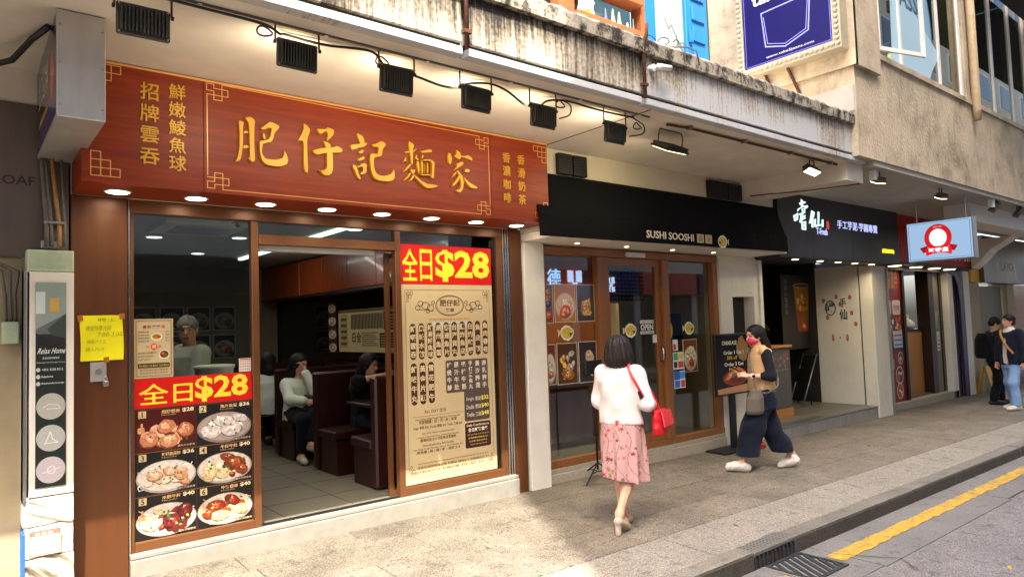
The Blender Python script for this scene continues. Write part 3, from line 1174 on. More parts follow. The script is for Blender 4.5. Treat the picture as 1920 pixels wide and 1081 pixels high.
# broken plaster and stone under it
pl = thing('stone_footing', 'rough stone footing with patched white plaster below the lightbox', 'footing', (.47, -.1, .1))
def rough_block(name, m, x0, x1, y0, y1, z0, z1, amp, seed, parent, n=10):
    bm = bmesh.new()
    bmesh.ops.create_cube(bm, size=1)
    bmesh.ops.subdivide_edges(bm, edges=bm.edges[:], cuts=n, use_grid_fill=True)
    rr = np.random.RandomState(seed)
    ph = rr.uniform(0, 6.28, 12)
    for v in bm.verts:
        x, y, z = v.co
        w = sum(math.sin(ph[k] + (3 + 2 * k) * x * 2 + (4 + k) * z * 3 + (2 + k) * y * 2) / (1 + k * .6) for k in range(5))
        v.co = Vector((x0 + (x + .5) * (x1 - x0), y0 + (y + .5) * (y1 - y0) + (amp * w * .5 if y < -.4 else 0), z0 + (z + .5) * (z1 - z0) + amp * .2 * w))
    b = MB().bm(bm)
    return b.build(name, m, parent)
rough_block('plaster_patch', 'plaster_white', .345, .598, -.20, -.03, .60, .765, .008, 1, pl)
rough_block('plaster_patch', 'plaster_white', .345, .596, -.195, -.03, .405, .592, .007, 2, pl)
rough_block('rubble', 'rock', .345, .60, -.205, -.03, .06, .398, .03, 3, pl, 12)
nt_ = thing('notice_sheet', 'faded red and white printed notice taped to the plaster', 'notice', (.46, -.21, .4))
box('sheet', 'paper_white', nt_, .36, .53, -.2125, -.2105, .415, .572)
Pn = Print((.36, -.2127, .415))
Pn.frame(.004, .004, .162, .149, .006, '#d4574a')
Pn.rect(.01, .12, .15, .026, '#d9705f')
for r_ in range(4):
    for k in range(7):
        Pn.ell(.022 + k * .021, .03 + r_ * .025, .007, .008, '#dba79c', n=8)
Pn.text('易家有', .03, .124, .018, '#f0d0c0', w=.1)
Pn.build('print', 'print', nt_)
MB().box(.325, .344, -.19, -.05, .30, .55).build('blue_sheet', 'blue_tarp', pl)
# conduits running up from the green box to the projecting box
t = thing('wall_conduits', 'bundle of grey conduits and a bamboo pole above the green box', 'conduit', (.5, -.1, 2.35))
for k, (x0, dx, m, r) in enumerate(((.46, -.03, 'grey_cable', .014), (.485, -.035, 'grey_cable', .012), (.53, -.045, 'bamboo', .013), (.56, -.02, 'grey_cable', .008))):
    MB().tube([(x0, -.10, 2.37), (x0 - .002, -.10, 2.5), (x0 + dx * .5, -.09, 2.72), (x0 + dx, -.09, 2.98)], r, 8).build('pole' if m == 'bamboo' else 'tube', m, t, smooth=True)
box('bracket', 'steel', t, .43, .53, -.09, -.05, 2.36, 2.41, .003)
box('strap', 'steel', t, .44, .56, -.125, -.045, 2.52, 2.535)
# projecting lightbox, end on to the street
pb = thing('projecting_sign', 'aluminium box sign projecting over the pavement, seen end on', 'sign', (.52, -.7, 2.95))
box('case', 'aluminium', pb, .41, .64, -1.17, .0, 2.955, 3.545, .004)
Pb = Print((.4095, .0, 2.955), U=(0, -1, 0), N=(-1, 0, 0))
Pb.rect(.02, .02, 1.12, .55, '#23202e').up()
Pb.poly([(.02, .02), (1.14, .02), (1.14, .2), (.02, .10)], '#3d3670')
Pb.up().ell(.95, .28, .10, .13, '#d8353a').rect(.2, .15, .5, .05, '#c9a13f')
Pb.up().text('金招牌', .15, .28, .2, '#d9d5cf', w=.6)
Pb.build('print', 'print_gloss', pb)
b = MB()
for z in (3.02, 3.25, 3.46):
    for x in (.425, .625):
        b.cyl((x, -1.17, z), (x, -1.175, z), .006, 8)
b.build('rivet', 'steel', pb)
MB().tube([(.40, -.9, 3.54), (.33, -.75, 3.50), (.25, -.5, 3.44), (.05, -.3, 3.40), (-.3, -.25, 3.42)], .018, 8).build('feed_cable', 'cable', pb, smooth=True)
# brush characters, stroke outlines in metres on the sign faces (x, z)
BIG = {
 '肥': [[(1.561, 3.283), (1.579, 3.288), (1.608, 3.279), (1.600, 3.254), (1.598, 3.112), (1.589, 3.041), (1.578, 2.991), (1.534, 2.975), (1.556, 3.020), (1.567, 3.097), (1.568, 3.227)], [(1.609, 3.323), (1.619, 3.317), (1.653, 3.328), (1.688, 3.306), (1.682, 3.267), (1.677, 3.135), (1.684, 3.004), (1.660, 2.985), (1.628, 3.016), (1.640, 3.026), (1.638, 3.129), (1.636, 3.276), (1.613, 3.299)], [(1.594, 3.209), (1.615, 3.221), (1.636, 3.213), (1.636, 3.199), (1.596, 3.188)], [(1.590, 3.106), (1.616, 3.115), (1.637, 3.110), (1.637, 3.091), (1.590, 3.076)], [(1.711, 3.244), (1.771, 3.298), (1.793, 3.315), (1.848, 3.299), (1.868, 3.285), (1.848, 3.254), (1.825, 3.228), (1.819, 3.188), (1.802, 3.158), (1.753, 3.140), (1.715, 3.123), (1.707, 3.155), (1.737, 3.165), (1.786, 3.183), (1.798, 3.246), (1.795, 3.262), (1.743, 3.238)], [(1.730, 3.222), (1.754, 3.214), (1.759, 3.185), (1.770, 3.175), (1.737, 3.165)], [(1.707, 3.161), (1.742, 3.155), (1.736, 3.121), (1.730, 3.065), (1.751, 3.035), (1.784, 3.031), (1.850, 3.039), (1.884, 3.057), (1.893, 3.120), (1.912, 3.084), (1.928, 3.041), (1.917, 3.005), (1.871, 2.980), (1.799, 2.977), (1.751, 2.985), (1.719, 3.020), (1.709, 3.084)]],
 '仔': [[(2.046, 3.347), (2.083, 3.328), (2.107, 3.299), (2.094, 3.263), (2.079, 3.226), (2.079, 3.077), (2.082, 2.974), (2.074, 2.956), (2.042, 2.975), (2.042, 3.129), (2.046, 3.204), (1.994, 3.194), (2.021, 3.240), (2.045, 3.290)], [(2.149, 3.318), (2.227, 3.324), (2.240, 3.344), (2.295, 3.332), (2.301, 3.315), (2.291, 3.281), (2.256, 3.246), (2.237, 3.226), (2.232, 3.249), (2.245, 3.286), (2.227, 3.306), (2.187, 3.271), (2.163, 3.288)], [(2.198, 3.229), (2.237, 3.226), (2.268, 3.207), (2.273, 3.184), (2.224, 3.171), (2.215, 3.199)], [(2.104, 3.138), (2.158, 3.162), (2.230, 3.181), (2.292, 3.192), (2.311, 3.208), (2.354, 3.195), (2.369, 3.173), (2.356, 3.151), (2.278, 3.141), (2.199, 3.124), (2.145, 3.105)], [(2.227, 3.154), (2.279, 3.161), (2.284, 3.103), (2.282, 2.997), (2.256, 2.962), (2.220, 2.952), (2.190, 2.963), (2.175, 2.985), (2.151, 2.991), (2.196, 2.999), (2.227, 3.014), (2.228, 3.084)]],
 '記': [[(2.492, 3.336), (2.535, 3.324), (2.557, 3.297), (2.560, 3.254), (2.539, 3.220), (2.513, 3.229), (2.513, 3.266), (2.491, 3.305)], [(2.428, 3.229), (2.493, 3.247), (2.546, 3.252), (2.573, 3.277), (2.586, 3.254), (2.552, 3.225), (2.506, 3.212), (2.453, 3.184), (2.434, 3.199)], [(2.492, 3.177), (2.535, 3.207), (2.552, 3.200), (2.544, 3.178), (2.514, 3.162)], [(2.484, 3.115), (2.517, 3.137), (2.544, 3.156), (2.560, 3.137), (2.543, 3.116), (2.500, 3.102)], [(2.437, 3.070), (2.479, 3.072), (2.489, 3.042), (2.501, 3.001), (2.520, 2.973), (2.513, 2.951), (2.484, 2.969), (2.465, 3.015)], [(2.476, 3.059), (2.509, 3.075), (2.549, 3.102), (2.576, 3.086), (2.568, 3.058), (2.571, 3.027), (2.554, 3.007), (2.517, 2.991), (2.507, 3.008), (2.534, 3.029), (2.532, 3.060), (2.489, 3.045)], [(2.613, 3.255), (2.661, 3.271), (2.703, 3.302), (2.737, 3.291), (2.754, 3.272), (2.729, 3.246), (2.714, 3.207), (2.714, 3.182), (2.692, 3.160), (2.658, 3.168), (2.673, 3.201), (2.677, 3.245), (2.640, 3.234)], [(2.595, 3.181), (2.659, 3.187), (2.707, 3.181), (2.692, 3.160), (2.638, 3.153), (2.633, 3.097), (2.642, 3.042), (2.675, 3.012), (2.730, 3.011), (2.786, 3.033), (2.804, 3.061), (2.816, 3.087), (2.825, 3.044), (2.824, 2.993), (2.784, 2.967), (2.715, 2.960), (2.647, 2.968), (2.614, 3.002), (2.598, 3.068)]],
 '麵': [[(2.962, 3.340), (3.002, 3.329), (3.027, 3.307), (3.011, 3.266), (3.008, 3.142), (2.986, 3.133), (2.981, 3.216), (2.968, 3.266)], [(2.920, 3.241), (2.971, 3.254), (3.015, 3.263), (3.042, 3.289), (3.049, 3.274), (3.015, 3.247), (2.970, 3.234), (2.930, 3.223)], [(2.933, 3.201), (2.947, 3.186), (2.939, 3.160), (2.964, 3.156), (2.953, 3.145), (2.932, 3.159), (2.902, 3.130), (2.914, 3.163)], [(3.036, 3.234), (3.051, 3.226), (3.043, 3.205), (3.072, 3.189), (3.057, 3.174), (3.020, 3.196)], [(2.979, 3.152), (2.985, 3.127), (2.952, 3.091), (2.900, 3.056), (2.908, 3.076), (2.945, 3.116)], [(3.039, 3.185), (3.068, 3.163), (3.068, 3.065), (3.057, 3.058), (3.037, 3.120)], [(2.978, 3.113), (2.995, 3.089), (3.029, 3.103), (3.024, 3.080), (3.001, 3.051), (2.973, 3.074)], [(2.965, 3.067), (2.987, 3.056), (2.942, 3.006), (2.898, 2.982), (2.909, 3.003), (2.943, 3.032)], [(2.994, 3.057), (3.016, 3.040), (2.993, 3.005), (2.948, 2.978), (2.956, 2.995), (2.982, 3.024)], [(2.987, 3.063), (3.023, 3.047), (3.082, 3.008), (3.141, 2.989), (3.217, 2.990), (3.255, 2.981), (3.208, 2.953), (3.125, 2.945), (3.088, 2.970), (3.030, 3.016)], [(3.063, 3.263), (3.127, 3.278), (3.173, 3.298), (3.200, 3.281), (3.188, 3.263), (3.127, 3.252), (3.081, 3.246)], [(3.089, 3.237), (3.111, 3.234), (3.103, 3.206), (3.080, 3.190)], [(3.076, 3.190), (3.098, 3.186), (3.094, 3.055), (3.076, 3.060)], [(3.095, 3.192), (3.163, 3.207), (3.208, 3.193), (3.219, 3.168), (3.210, 3.114), (3.207, 3.038), (3.169, 3.037), (3.183, 3.111), (3.185, 3.171), (3.155, 3.187), (3.094, 3.173)], [(3.101, 3.164), (3.113, 3.165), (3.110, 3.067), (3.095, 3.065)], [(3.132, 3.171), (3.151, 3.173), (3.147, 3.071), (3.128, 3.069)], [(3.068, 3.065), (3.182, 3.075), (3.177, 3.055), (3.068, 3.049)]],
 '家': [[(3.453, 3.336), (3.497, 3.311), (3.516, 3.280), (3.495, 3.243), (3.462, 3.246), (3.423, 3.274), (3.456, 3.292)], [(3.364, 3.294), (3.391, 3.290), (3.410, 3.252), (3.401, 3.204), (3.388, 3.182), (3.357, 3.205)], [(3.488, 3.283), (3.553, 3.285), (3.587, 3.299), (3.632, 3.274), (3.627, 3.246), (3.594, 3.252), (3.553, 3.264), (3.487, 3.266)], [(3.432, 3.191), (3.486, 3.221), (3.527, 3.230), (3.534, 3.207), (3.484, 3.174), (3.426, 3.136), (3.418, 3.139), (3.460, 3.184)], [(3.442, 3.142), (3.471, 3.145), (3.514, 3.095), (3.528, 3.043), (3.518, 2.987), (3.492, 2.944), (3.452, 2.943), (3.436, 2.969), (3.477, 2.976), (3.490, 3.012), (3.488, 3.066), (3.466, 3.110)], [(3.434, 3.134), (3.458, 3.123), (3.424, 3.086), (3.388, 3.058), (3.400, 3.083)], [(3.478, 3.105), (3.484, 3.072), (3.446, 3.020), (3.405, 2.989), (3.390, 3.001), (3.431, 3.046)], [(3.494, 3.114), (3.530, 3.084), (3.594, 3.043), (3.673, 3.016), (3.676, 3.000), (3.626, 2.991), (3.584, 3.001), (3.537, 3.050)], [(3.523, 3.137), (3.558, 3.172), (3.590, 3.166), (3.598, 3.146), (3.556, 3.128)]],
}
TEA = [[(9.643, 3.462), (9.700, 3.436), (9.691, 3.356), (9.640, 3.352), (9.627, 3.386)], [(9.577, 3.395), (9.752, 3.436), (9.775, 3.416), (9.608, 3.371)], [(9.521, 3.264), (9.533, 3.304), (9.675, 3.359), (9.815, 3.384), (9.838, 3.360), (9.774, 3.328), (9.708, 3.349), (9.584, 3.308)], [(9.645, 3.317), (9.670, 3.321), (9.674, 3.276), (9.651, 3.269)], [(9.670, 3.321), (9.740, 3.334), (9.748, 3.321), (9.673, 3.309)], [(9.719, 3.328), (9.744, 3.332), (9.744, 3.290), (9.718, 3.283)], [(9.658, 3.285), (9.740, 3.300), (9.744, 3.288), (9.662, 3.271)], [(9.560, 3.236), (9.734, 3.280), (9.746, 3.264), (9.578, 3.217)], [(9.619, 3.236), (9.678, 3.239), (9.642, 3.142), (9.587, 3.103), (9.564, 3.119)], [(9.631, 3.198), (9.738, 3.232), (9.747, 3.211), (9.634, 3.176)], [(9.610, 3.161), (9.742, 3.197), (9.744, 3.180), (9.613, 3.140)], [(9.623, 3.123), (9.666, 3.129), (9.658, 3.010), (9.619, 3.009)], [(9.710, 3.136), (9.748, 3.140), (9.739, 3.008), (9.701, 3.007)], [(9.663, 3.128), (9.718, 3.137), (9.717, 3.119), (9.661, 3.112)], [(9.657, 3.076), (9.712, 3.082), (9.711, 3.066), (9.655, 3.060)], [(9.651, 3.025), (9.706, 3.027), (9.704, 3.008), (9.650, 3.009)], [(9.398, 3.202), (9.440, 3.210), (9.456, 3.129), (9.422, 3.118)], [(9.437, 3.210), (9.527, 3.247), (9.533, 3.225), (9.443, 3.188)], [(9.491, 3.218), (9.534, 3.228), (9.517, 3.150), (9.482, 3.139)], [(9.446, 3.144), (9.518, 3.163), (9.516, 3.146), (9.450, 3.121)], [(9.929, 3.314), (10.016, 3.294), (9.989, 3.220), (9.922, 3.170), (9.899, 3.124), (9.837, 3.111), (9.880, 3.185)], [(9.923, 3.179), (9.969, 3.192), (9.953, 3.057), (9.910, 3.063)], [(10.007, 3.190), (10.044, 3.197), (10.032, 3.098), (9.995, 3.082)], [(10.120, 3.311), (10.161, 3.305), (10.131, 3.115), (10.100, 3.109)], [(10.232, 3.197), (10.273, 3.204), (10.262, 3.086), (10.222, 3.083)], [(9.997, 3.095), (10.231, 3.131), (10.229, 3.111), (10.008, 3.069)]]
def food(P, x, y, w, h, base, blobs, greens, rng, noodles=None, bowl=None):
    """printed dish: bowl, heaped pieces with lit tops, flecks of green"""
    P.rect(x, y, w, h, base)
    P.up()
    def cell(cx, cy, rx, ry, col, **k):
        P.ell(min(max(cx, x + rx), x + w - rx), min(max(cy, y + ry), y + h - ry), rx, ry, col, **k)
    if bowl:
        cell(x + w * .5, y + h * .40, w * .495, h * .385, tuple(v_ * .6 for v_ in lin(bowl)), n=30)
        cell(x + w * .5, y + h * .42, w * .47, h * .35, bowl, n=30)
        P.up()
    if noodles:
        for k in range(46):
            cx, cy = x + w * rng.uniform(.12, .88), y + h * rng.uniform(.15, .62)
            p = [(cx, cy)]
            for q in range(4):
                nx = min(x + w * .96, max(x + w * .04, p[-1][0] + rng.uniform(-.05, .05) * w * 1.6))
                ny = min(y + h * .78, max(y + h * .06, p[-1][1] + rng.uniform(-.03, .05) * h * 1.5))
                p.append((nx, ny))
            P.line(p, w * .014, rng.choice(noodles))
            if k % 6 == 0:
                P.up()
    # heap of small pieces, back to front, each with a dark underside and a lit top
    sets = [q[4] for q in blobs]
    heap = sorted([(rng.uniform(.10, .90), rng.uniform(.14, .66), rng.choice(blobs)) for _ in range(34)], key=lambda q: -q[1])
    for (fx, fy, bl_) in heap:
        if abs(fx - bl_[0]) > .42:
            continue
        cols = bl_[4]
        rx, ry, a = w * rng.uniform(.05, .10), h * rng.uniform(.05, .09), rng.uniform(-.9, .9)
        cx, cy = x + w * (fx * .55 + bl_[0] * .45), y + h * (fy * .6 + bl_[1] * .4)
        dk = tuple(v_ * .35 for v_ in lin(cols[0]))
        cell(cx, cy - ry * .25, rx * 1.08, ry * 1.05, dk, rot=a, wob=.15, rng=rng, n=12)
        cell(cx, cy, rx, ry, rng.choice(cols), rot=a, wob=.15, rng=rng, n=12)
        cell(cx - rx * .2, cy + ry * .25, rx * .55, ry * .45, tuple(min(1, v_ * 1.35) for v_ in lin(cols[1])), rot=a, wob=.25, rng=rng, n=9)
    for (fx, fy, fr, fq, cols) in sorted(blobs, key=lambda q: -q[1]):
        rx, ry = w * fr * .8, h * fq * .8
        a = rng.uniform(-.5, .5)
        cx, cy = x + w * fx, y + h * fy
        cell(cx, cy - ry * .12, rx * 1.06, ry * 1.06, tuple(v_ * .3 for v_ in lin(cols[0])), rot=a, wob=.08, rng=rng, n=16)
        cell(cx, cy, rx, ry, cols[0], rot=a, wob=.10, rng=rng, n=16)
        for k in range(9):
            q = rng.uniform(.18, .42)
            cell(cx + rng.uniform(-.5, .4) * rx, cy + rng.uniform(-.3, .55) * ry, rx * q, ry * q * .6, rng.choice(cols[1:]), rot=rng.uniform(0, 3), wob=.3, rng=rng, n=9)
        for k in range(3):
            cell(cx + rng.uniform(-.4, .2) * rx, cy + rng.uniform(.1, .6) * ry, rx * .10, ry * .07, '#fbeee0', rot=a, n=7)
    P.up()
    for k in range(greens):
        cx, cy = x + w * rng.uniform(.2, .85), y + h * rng.uniform(.2, .66)
        cell(cx, cy, w * rng.uniform(.012, .03), h * rng.uniform(.015, .03), rng.choice(['#2f6b26', '#4f8f35', '#7fb04a', '#1f4a1c']), rot=rng.uniform(0, 3), n=7, wob=.3, rng=rng)
    P.up()


# ------------------------------------------------------------------ noodle shop signboard
sg = thing('noodle_signboard', 'long red-brown wooden noodle shop signboard with gold brush characters', 'signboard', (2.6, -.25, 2.74))
SY = -.50
b = MB()
b.box(.605, 1.330, SY, -.03, 2.745, SO - .006)
b.build('left_panel', 'sign_wood', sg)
b = MB()
b.box(1.334, 3.850, SY, -.03, 2.745, SO - .006)
b.build('middle_panel', 'sign_wood', sg)
b = MB()
b.box(3.854, 4.558, SY, -.03, 2.745, SO - .006)
b.build('right_panel', 'sign_wood', sg)
box('edge_trim', 'line_gold', sg, .603, 4.56, SY - .004, SY + .01, SO - .022, SO - .007)
for ch, strokes in BIG.items():
    b = MB()
    for i, st in enumerate(strokes):
        th = .020 + .0011 * i
        n = len(st)
        cx, cz = sum(p[0] for p in st) / n, sum(p[1] for p in st) / n
        # three Chaikin passes round the brush outline
        pts = st
        for _ in range(2):
            q = []
            for a, c in zip(pts, pts[1:] + pts[:1]):
                q += [(a[0] * .78 + c[0] * .22, a[1] * .78 + c[1] * .22), (a[0] * .22 + c[0] * .78, a[1] * .22 + c[1] * .78)]
            pts = q
        n = len(pts)
        # bevelled: wide foot on the board, smaller top
        def inset(pts, d):
            out = []
            ar = sum(a[0] * c[1] - c[0] * a[1] for a, c in zip(pts, pts[1:] + pts[:1]))
            sg_ = 1 if ar > 0 else -1
            for k in range(len(pts)):
                a, p, c = pts[k - 1], pts[k], pts[(k + 1) % len(pts)]
                tx, tz = c[0] - a[0], c[1] - a[1]
                l = math.hypot(tx, tz) or 1
                out.append((p[0] - sg_ * tz / l * d, p[1] + sg_ * tx / l * d))
            return out
        top = inset(pts, .0045)
        V = [(p[0], SY, p[1]) for p in pts] + [(p[0], SY - th * .45, p[1]) for p in pts] + [(p[0], SY - th, p[1]) for p in top]
        F = [tuple(2 * n + q for q in tri) for tri in tessellate_polygon([[Vector((p[0], p[1], 0)) for p in pts]])]
        for k in range(n):
            k2 = (k + 1) % n
            F += [(k, k2, n + k2, n + k), (n + k, n + k2, 2 * n + k2, 2 * n + k)]
        b.add(V, F)
    b.build('character', 'letter_gold', sg)
onsign = lambda u, v, d: (u, SY - d, v)
solid_text('招牌雲吞', .992, 3.462, .122, onsign, .008, 'small_characters', 'letter_gold', sg, column=True, pitch=.146, bold=.012)
solid_text('鮮嫩鯪魚球', 1.163, 3.478, .112, onsign, .008, 'small_characters', 'letter_gold', sg, column=True, pitch=.123, bold=.010)
solid_text('香濃咖啡', 4.035, 3.40, .10, onsign, .008, 'small_characters', 'letter_gold', sg, column=True, pitch=.128, bold=.012, w=.95)
solid_text('香滑奶茶', 4.215, 3.40, .10, onsign, .008, 'small_characters', 'letter_gold', sg, column=True, pitch=.128, bold=.012, w=.95)
gp = Print((0, SY - .0008, 0), eps=.0004)
GO = '#eba35c'
def knot(x, z, sx, sz, s=.024):
    """interlaced corner knot"""
    P3 = lambda a, c: (x + sx * a * s, z + sz * c * s)
    gp.line([P3(0, 0), P3(0, -2), P3(2, -2), P3(2, -4.6), P3(4.3, -4.6), P3(4.3, -1.2), P3(2, -1.2), P3(2, 0), P3(0, 0)], .0055, GO)
    gp.line([P3(0, -3.2), P3(6, -3.2), P3(6, -1.2), P3(4.3, -1.2), P3(4.3, 0.2), P3(7, .2)], .0055, GO)
knot(1.355, 3.520, 1, 1)
knot(1.355, 2.778, 1, -1)
knot(3.828, 3.490, -1, 1)
knot(3.828, 2.778, -1, -1)
gp.line([(1.50, 3.524), (3.70, 3.494)], .0055, GO)
gp.line([(1.50, 2.774), (3.70, 2.774)], .0055, GO)
gp.line([(1.357, 3.44), (1.357, 2.87)], .0055, GO)
gp.line([(3.828, 3.42), (3.828, 2.87)], .0055, GO)
def stairs(x, z, sx, sz, s=.052, w=.006):
    """stepped lattice in a corner: 3, 2, 1 squares"""
    for r_ in range(3):
        for k in range(3 - r_):
            a, c = x + sx * k * s * 1.05, z + sz * r_ * s
            gp.line([(a, c), (a + sx * s * 1.05, c), (a + sx * s * 1.05, c + sz * s), (a, c + sz * s), (a, c)], w, GO)
stairs(.655, 2.790, 1, 1)
stairs(.66, 3.520, 1, -1)
stairs(4.545, 2.790, -1, 1)
stairs(4.545, 3.500, -1, -1)
gp.build('gold_lines', 'line_gold', sg)
# recessed downlights in its underside
for k in range(8):
    x, y = .844 + .4985 * k, -.262
    b = MB().lathe((x, y, 2.745), [(.082, -.001), (.082, -.008), (.070, -.009), (.068, -.004), (.02, -.003)], 'Z', 24)
    d = b.build('downlight', 'white_plastic', sg, smooth=True)
    MB().lathe((x, y, 2.738), [(.066, .0), (.064, -.003), (.03, -.004)], 'Z', 24).build('lens', 'lamp_white', d)
    area('downlight_glow', (x, y, 2.728), 0.25, .11, (1, .88, .68), (0, 0, -1), sg, R(140))
# ------------------------------------------------------------------ noodle shop front
ns = thing('noodle_shop', 'noodle shop front with bronze framed windows and open doorway', 'shop', (2.6, 0, 0))
FH = .25                                                  # shop floor
box('left_column', 'bronze_panel', ns, .60, .945, -.02, .16, .06, 2.742, .004)
box('right_column', 'bronze_panel', ns, 4.425, 4.575, -.03, .16, .02, 2.742, .004)
for x in (4.345, 4.372, 4.398):
    box('chrome_strip', 'chrome', ns, x, x + .018, -.012 - (x - 4.345) * .2, .05, .10, 2.74, .003)
box('chrome_strip', 'chrome', ns, .947, .957, -.024, .05, .10, 2.74)
box('threshold', 'step_stone', ns, .95, 4.42, -.075, .10, .02, .215, .006)
box('threshold_cap', 'step_stone', ns, .95, 4.42, -.06, .12, .219, .249, .004)
box('threshold_gap', 'gas_black', ns, .952, 4.418, -.055, .10, .2155, .2185)
box('head_rail', 'bronze', ns, .958, 4.345, -.002, .07, 2.65, 2.742, .004)
box('post', 'bronze', ns, .958, .985, -.001, .07, .25, 2.649, .003)
box('post', 'bronze', ns, 1.815, 1.872, -.003, .07, .25, 2.649, .004)
box('post', 'bronze', ns, 3.102, 3.160, -.003, .07, .25, 2.649, .004)
box('post', 'bronze', ns, 4.27, 4.344, -.001, .07, .25, 2.649, .003)
box('bottom_rail', 'bronze', ns, .986, 1.814, -.001, .07, .25, .315, .003)
box('bottom_rail', 'bronze', ns, 3.161, 4.269, -.001, .07, .25, .325, .003)
box('door_track', 'bronze', ns, 1.873, 3.101, -.010, .09, 2.465, 2.545, .004)
box('track_cover', 'white_plastic', ns, 1.90, 2.95, .092, .20, 2.43, 2.50, .006)
box('sill_track', 'black_metal', ns, 1.873, 3.101, .01, .08, .2495, .2535)
for (a, c, z0, z1) in ((.986, 1.814, .316, 2.649), (3.161, 4.269, .326, 2.649), (1.873, 3.101, 2.546, 2.649)):
    box('pane', 'glass', ns, a, c, .030, .036, z0, z1)
# sliding door leaf, pushed open behind the right window
sd = frame_mb(3.05, 4.22, .256, 2.45, .045, .10, .13).build('door', 'bronze', ns)
box('pane', 'glass', sd, 3.095, 4.175, .112, .118, .301, 2.405)
# white pilaster between the two shops
box('pilaster', 'white_paint', ns, 4.60, 4.872, -.05, .22, .03, 2.62, .005)
# interior
box('floor', 'shop_floor', ns, .66, 4.575, .101, 7.1, .20, FH)
b = MB()
for k in range(12):
    b.box(.66, 4.57, .6 + .6 * k, .605 + .6 * k, FH - .01, FH + .0012)
for k in range(7):
    b.box(.9 + .6 * k, .905 + .6 * k, .12, 7.0, FH - .01, FH + .0016)
b.build('floor_joint', 'mortar', ns)
box('side_wall', 'dark_wall', ns, .60, .66, .17, 7.1, .2, 3.0)
box('side_wall', 'dark_wall', ns, 4.576, 4.62, .17, 7.1, .2, 3.0)
box('back_wall', 'beige_wall', ns, .66, 4.576, 7.0, 7.1, .25, 3.0)
box('ceiling', 'grey_soffit', ns, .60, 4.62, .1, 7.1, 2.90, 3.0)
cb_ = MB()
for k in range(7):
    y = .75 + .85 * k
    cb_.cham(4.20, 4.56, y + .006, y + .844, 2.33, 2.86, .006)
cb_.box(4.19, 4.57, .72, 6.7, 2.29, 2.325)
cbn = MB().box(4.19, 4.575, .72, 6.7, 2.29, 2.325).build('cabinet_base', 'table_wood', ns)
for k in range(7):
    y = .75 + .85 * k
    box('cabinet_door', 'cabinet_wood', ns, 4.20, 4.57, y + .006, y + .844, 2.33, 2.86, .006)
box('mirror', 'mirror_dark', ns, 4.560, 4.575, .9, 6.7, 1.30, 2.28)
box('mirror_rail', 'table_wood', ns, 4.52, 4.575, .9, 6.7, 1.22, 1.295)
# dish photographs round the mirror and a menu's reflection painted on a sheet over it
mn = thing('menu_reflection', 'flat sheet painted as the mirror reflection of a cream menu above the booths', 'menu', (4.55, 3, 1.45))
box('sheet', 'paper_cream', mn, 4.552, 4.557, 2.45, 4.35, 1.44, 2.06)
Pm = Print((4.5515, 4.35, 1.44), U=(0, -1, 0), N=(-1, 0, 0))
Pm.rect(.0, .58, 1.9, .035, '#6b5535').up()
for k in range(22):
    Pm.rrect(.42 + k * .045, .33, .032, .22, .012, '#4a3520')
Pm.rect(1.42, .31, .42, .25, '#33261a').rect(1.3, .07, .52, .20, '#33261a')
Pm.text('全日', .46, .14, .15, '#2c2015', mirror=True, bold=.02)
for k in range(7):
    Pm.rect(.76, .09 + k * .03, .5 - .05 * (k % 3), .012, '#5a452b')
Pm.rect(.06, .06, .25, .5, '#b49a64').up()
for k in range(5):
    Pm.rect(1.33, .09 + k * .034, .45, .012, '#b59a62').rect(1.46, .34 + k * .04, .34, .014, '#bda469')
    Pm.rect(.08, .10 + k * .09, .2, .04, '#5a452b')
Pm.build('print', 'print_dim', mn)
rm = random.Random(14)
for (y0, y1) in ((4.42, 4.72), (2.12, 2.40)):
    box('photo_strip', 'paper_dark', mn, 4.552, 4.557, y0, y1, 1.42, 2.22)
    Pf = Print((4.5515, y1, 1.42), U=(0, -1, 0), N=(-1, 0, 0))
    for k in range(4):
        food(Pf, .01, .01 + k * .2, y1 - y0 - .02, .18, rm.choice(['#4a2018', '#2a2420', '#5a3a28']), [(.5, .4, .3, .25, ('#b8886a', '#d8b090', '#e8d0b8')), (.4, .55, .2, .15, ('#a05838', '#c88860', '#e0b890'))], 4, rm, None, '#c8bcae')
    Pf.build('photo_print', 'print_dim', mn)
    
# ceiling lamps and cassette unit
for k, (x, y) in enumerate(((1.15, .75), (1.15, 1.9), (1.75, 3.1), (1.25, 4.4), (2.6, 1.2), (2.6, 2.8), (2.6, 4.6), (3.5, 1.6))):
    d = MB().lathe((x, y, 2.898), [(.10, .0), (.10, -.008), (.085, -.010)], 'Z', 22).build('ceiling_lamp', 'white_plastic', ns)
    MB().lathe((x, y, 2.889), [(.083, 0), (.08, -.003)], 'Z', 22).build('lens', 'lamp_cool', d)
    area('ceiling_glow', (x, y, 2.875), (.9 if k < 2 else .36), .16, (1, .93, .82), (0, 0, -1), ns)
for k in range(2):  # ceiling strips added as fill to brighten the cabinets
    box('fill_strip_lamp', 'lamp_cool', ns, 3.30, 3.36, 1.3 + 2.2 * k, 2.9 + 2.2 * k, 2.868, 2.898)
    area('fill_strip_glow', (3.33, 2.1 + 2.2 * k, 2.86), 1.3, .08, (1, .92, .8), (.5, 0, -.8), ns, R(170), 1.5)
ac = thing('ceiling_air_conditioner', 'white cassette air conditioner on the noodle shop ceiling', 'air conditioner', (1.9, 2.1, 2.85))
box('case', 'white_plastic', ac, 1.55, 2.35, 1.65, 2.45, 2.845, 2.897, .01)
box('grille', 'steel', ac, 1.70, 2.20, 1.80, 2.30, 2.832, 2.8445, .004)
for k in range(8):
    box('slat', 'grey_cable', ac, 1.72, 2.18, 1.83 + k * .056, 1.85 + k * .056, 2.826, 2.8315)
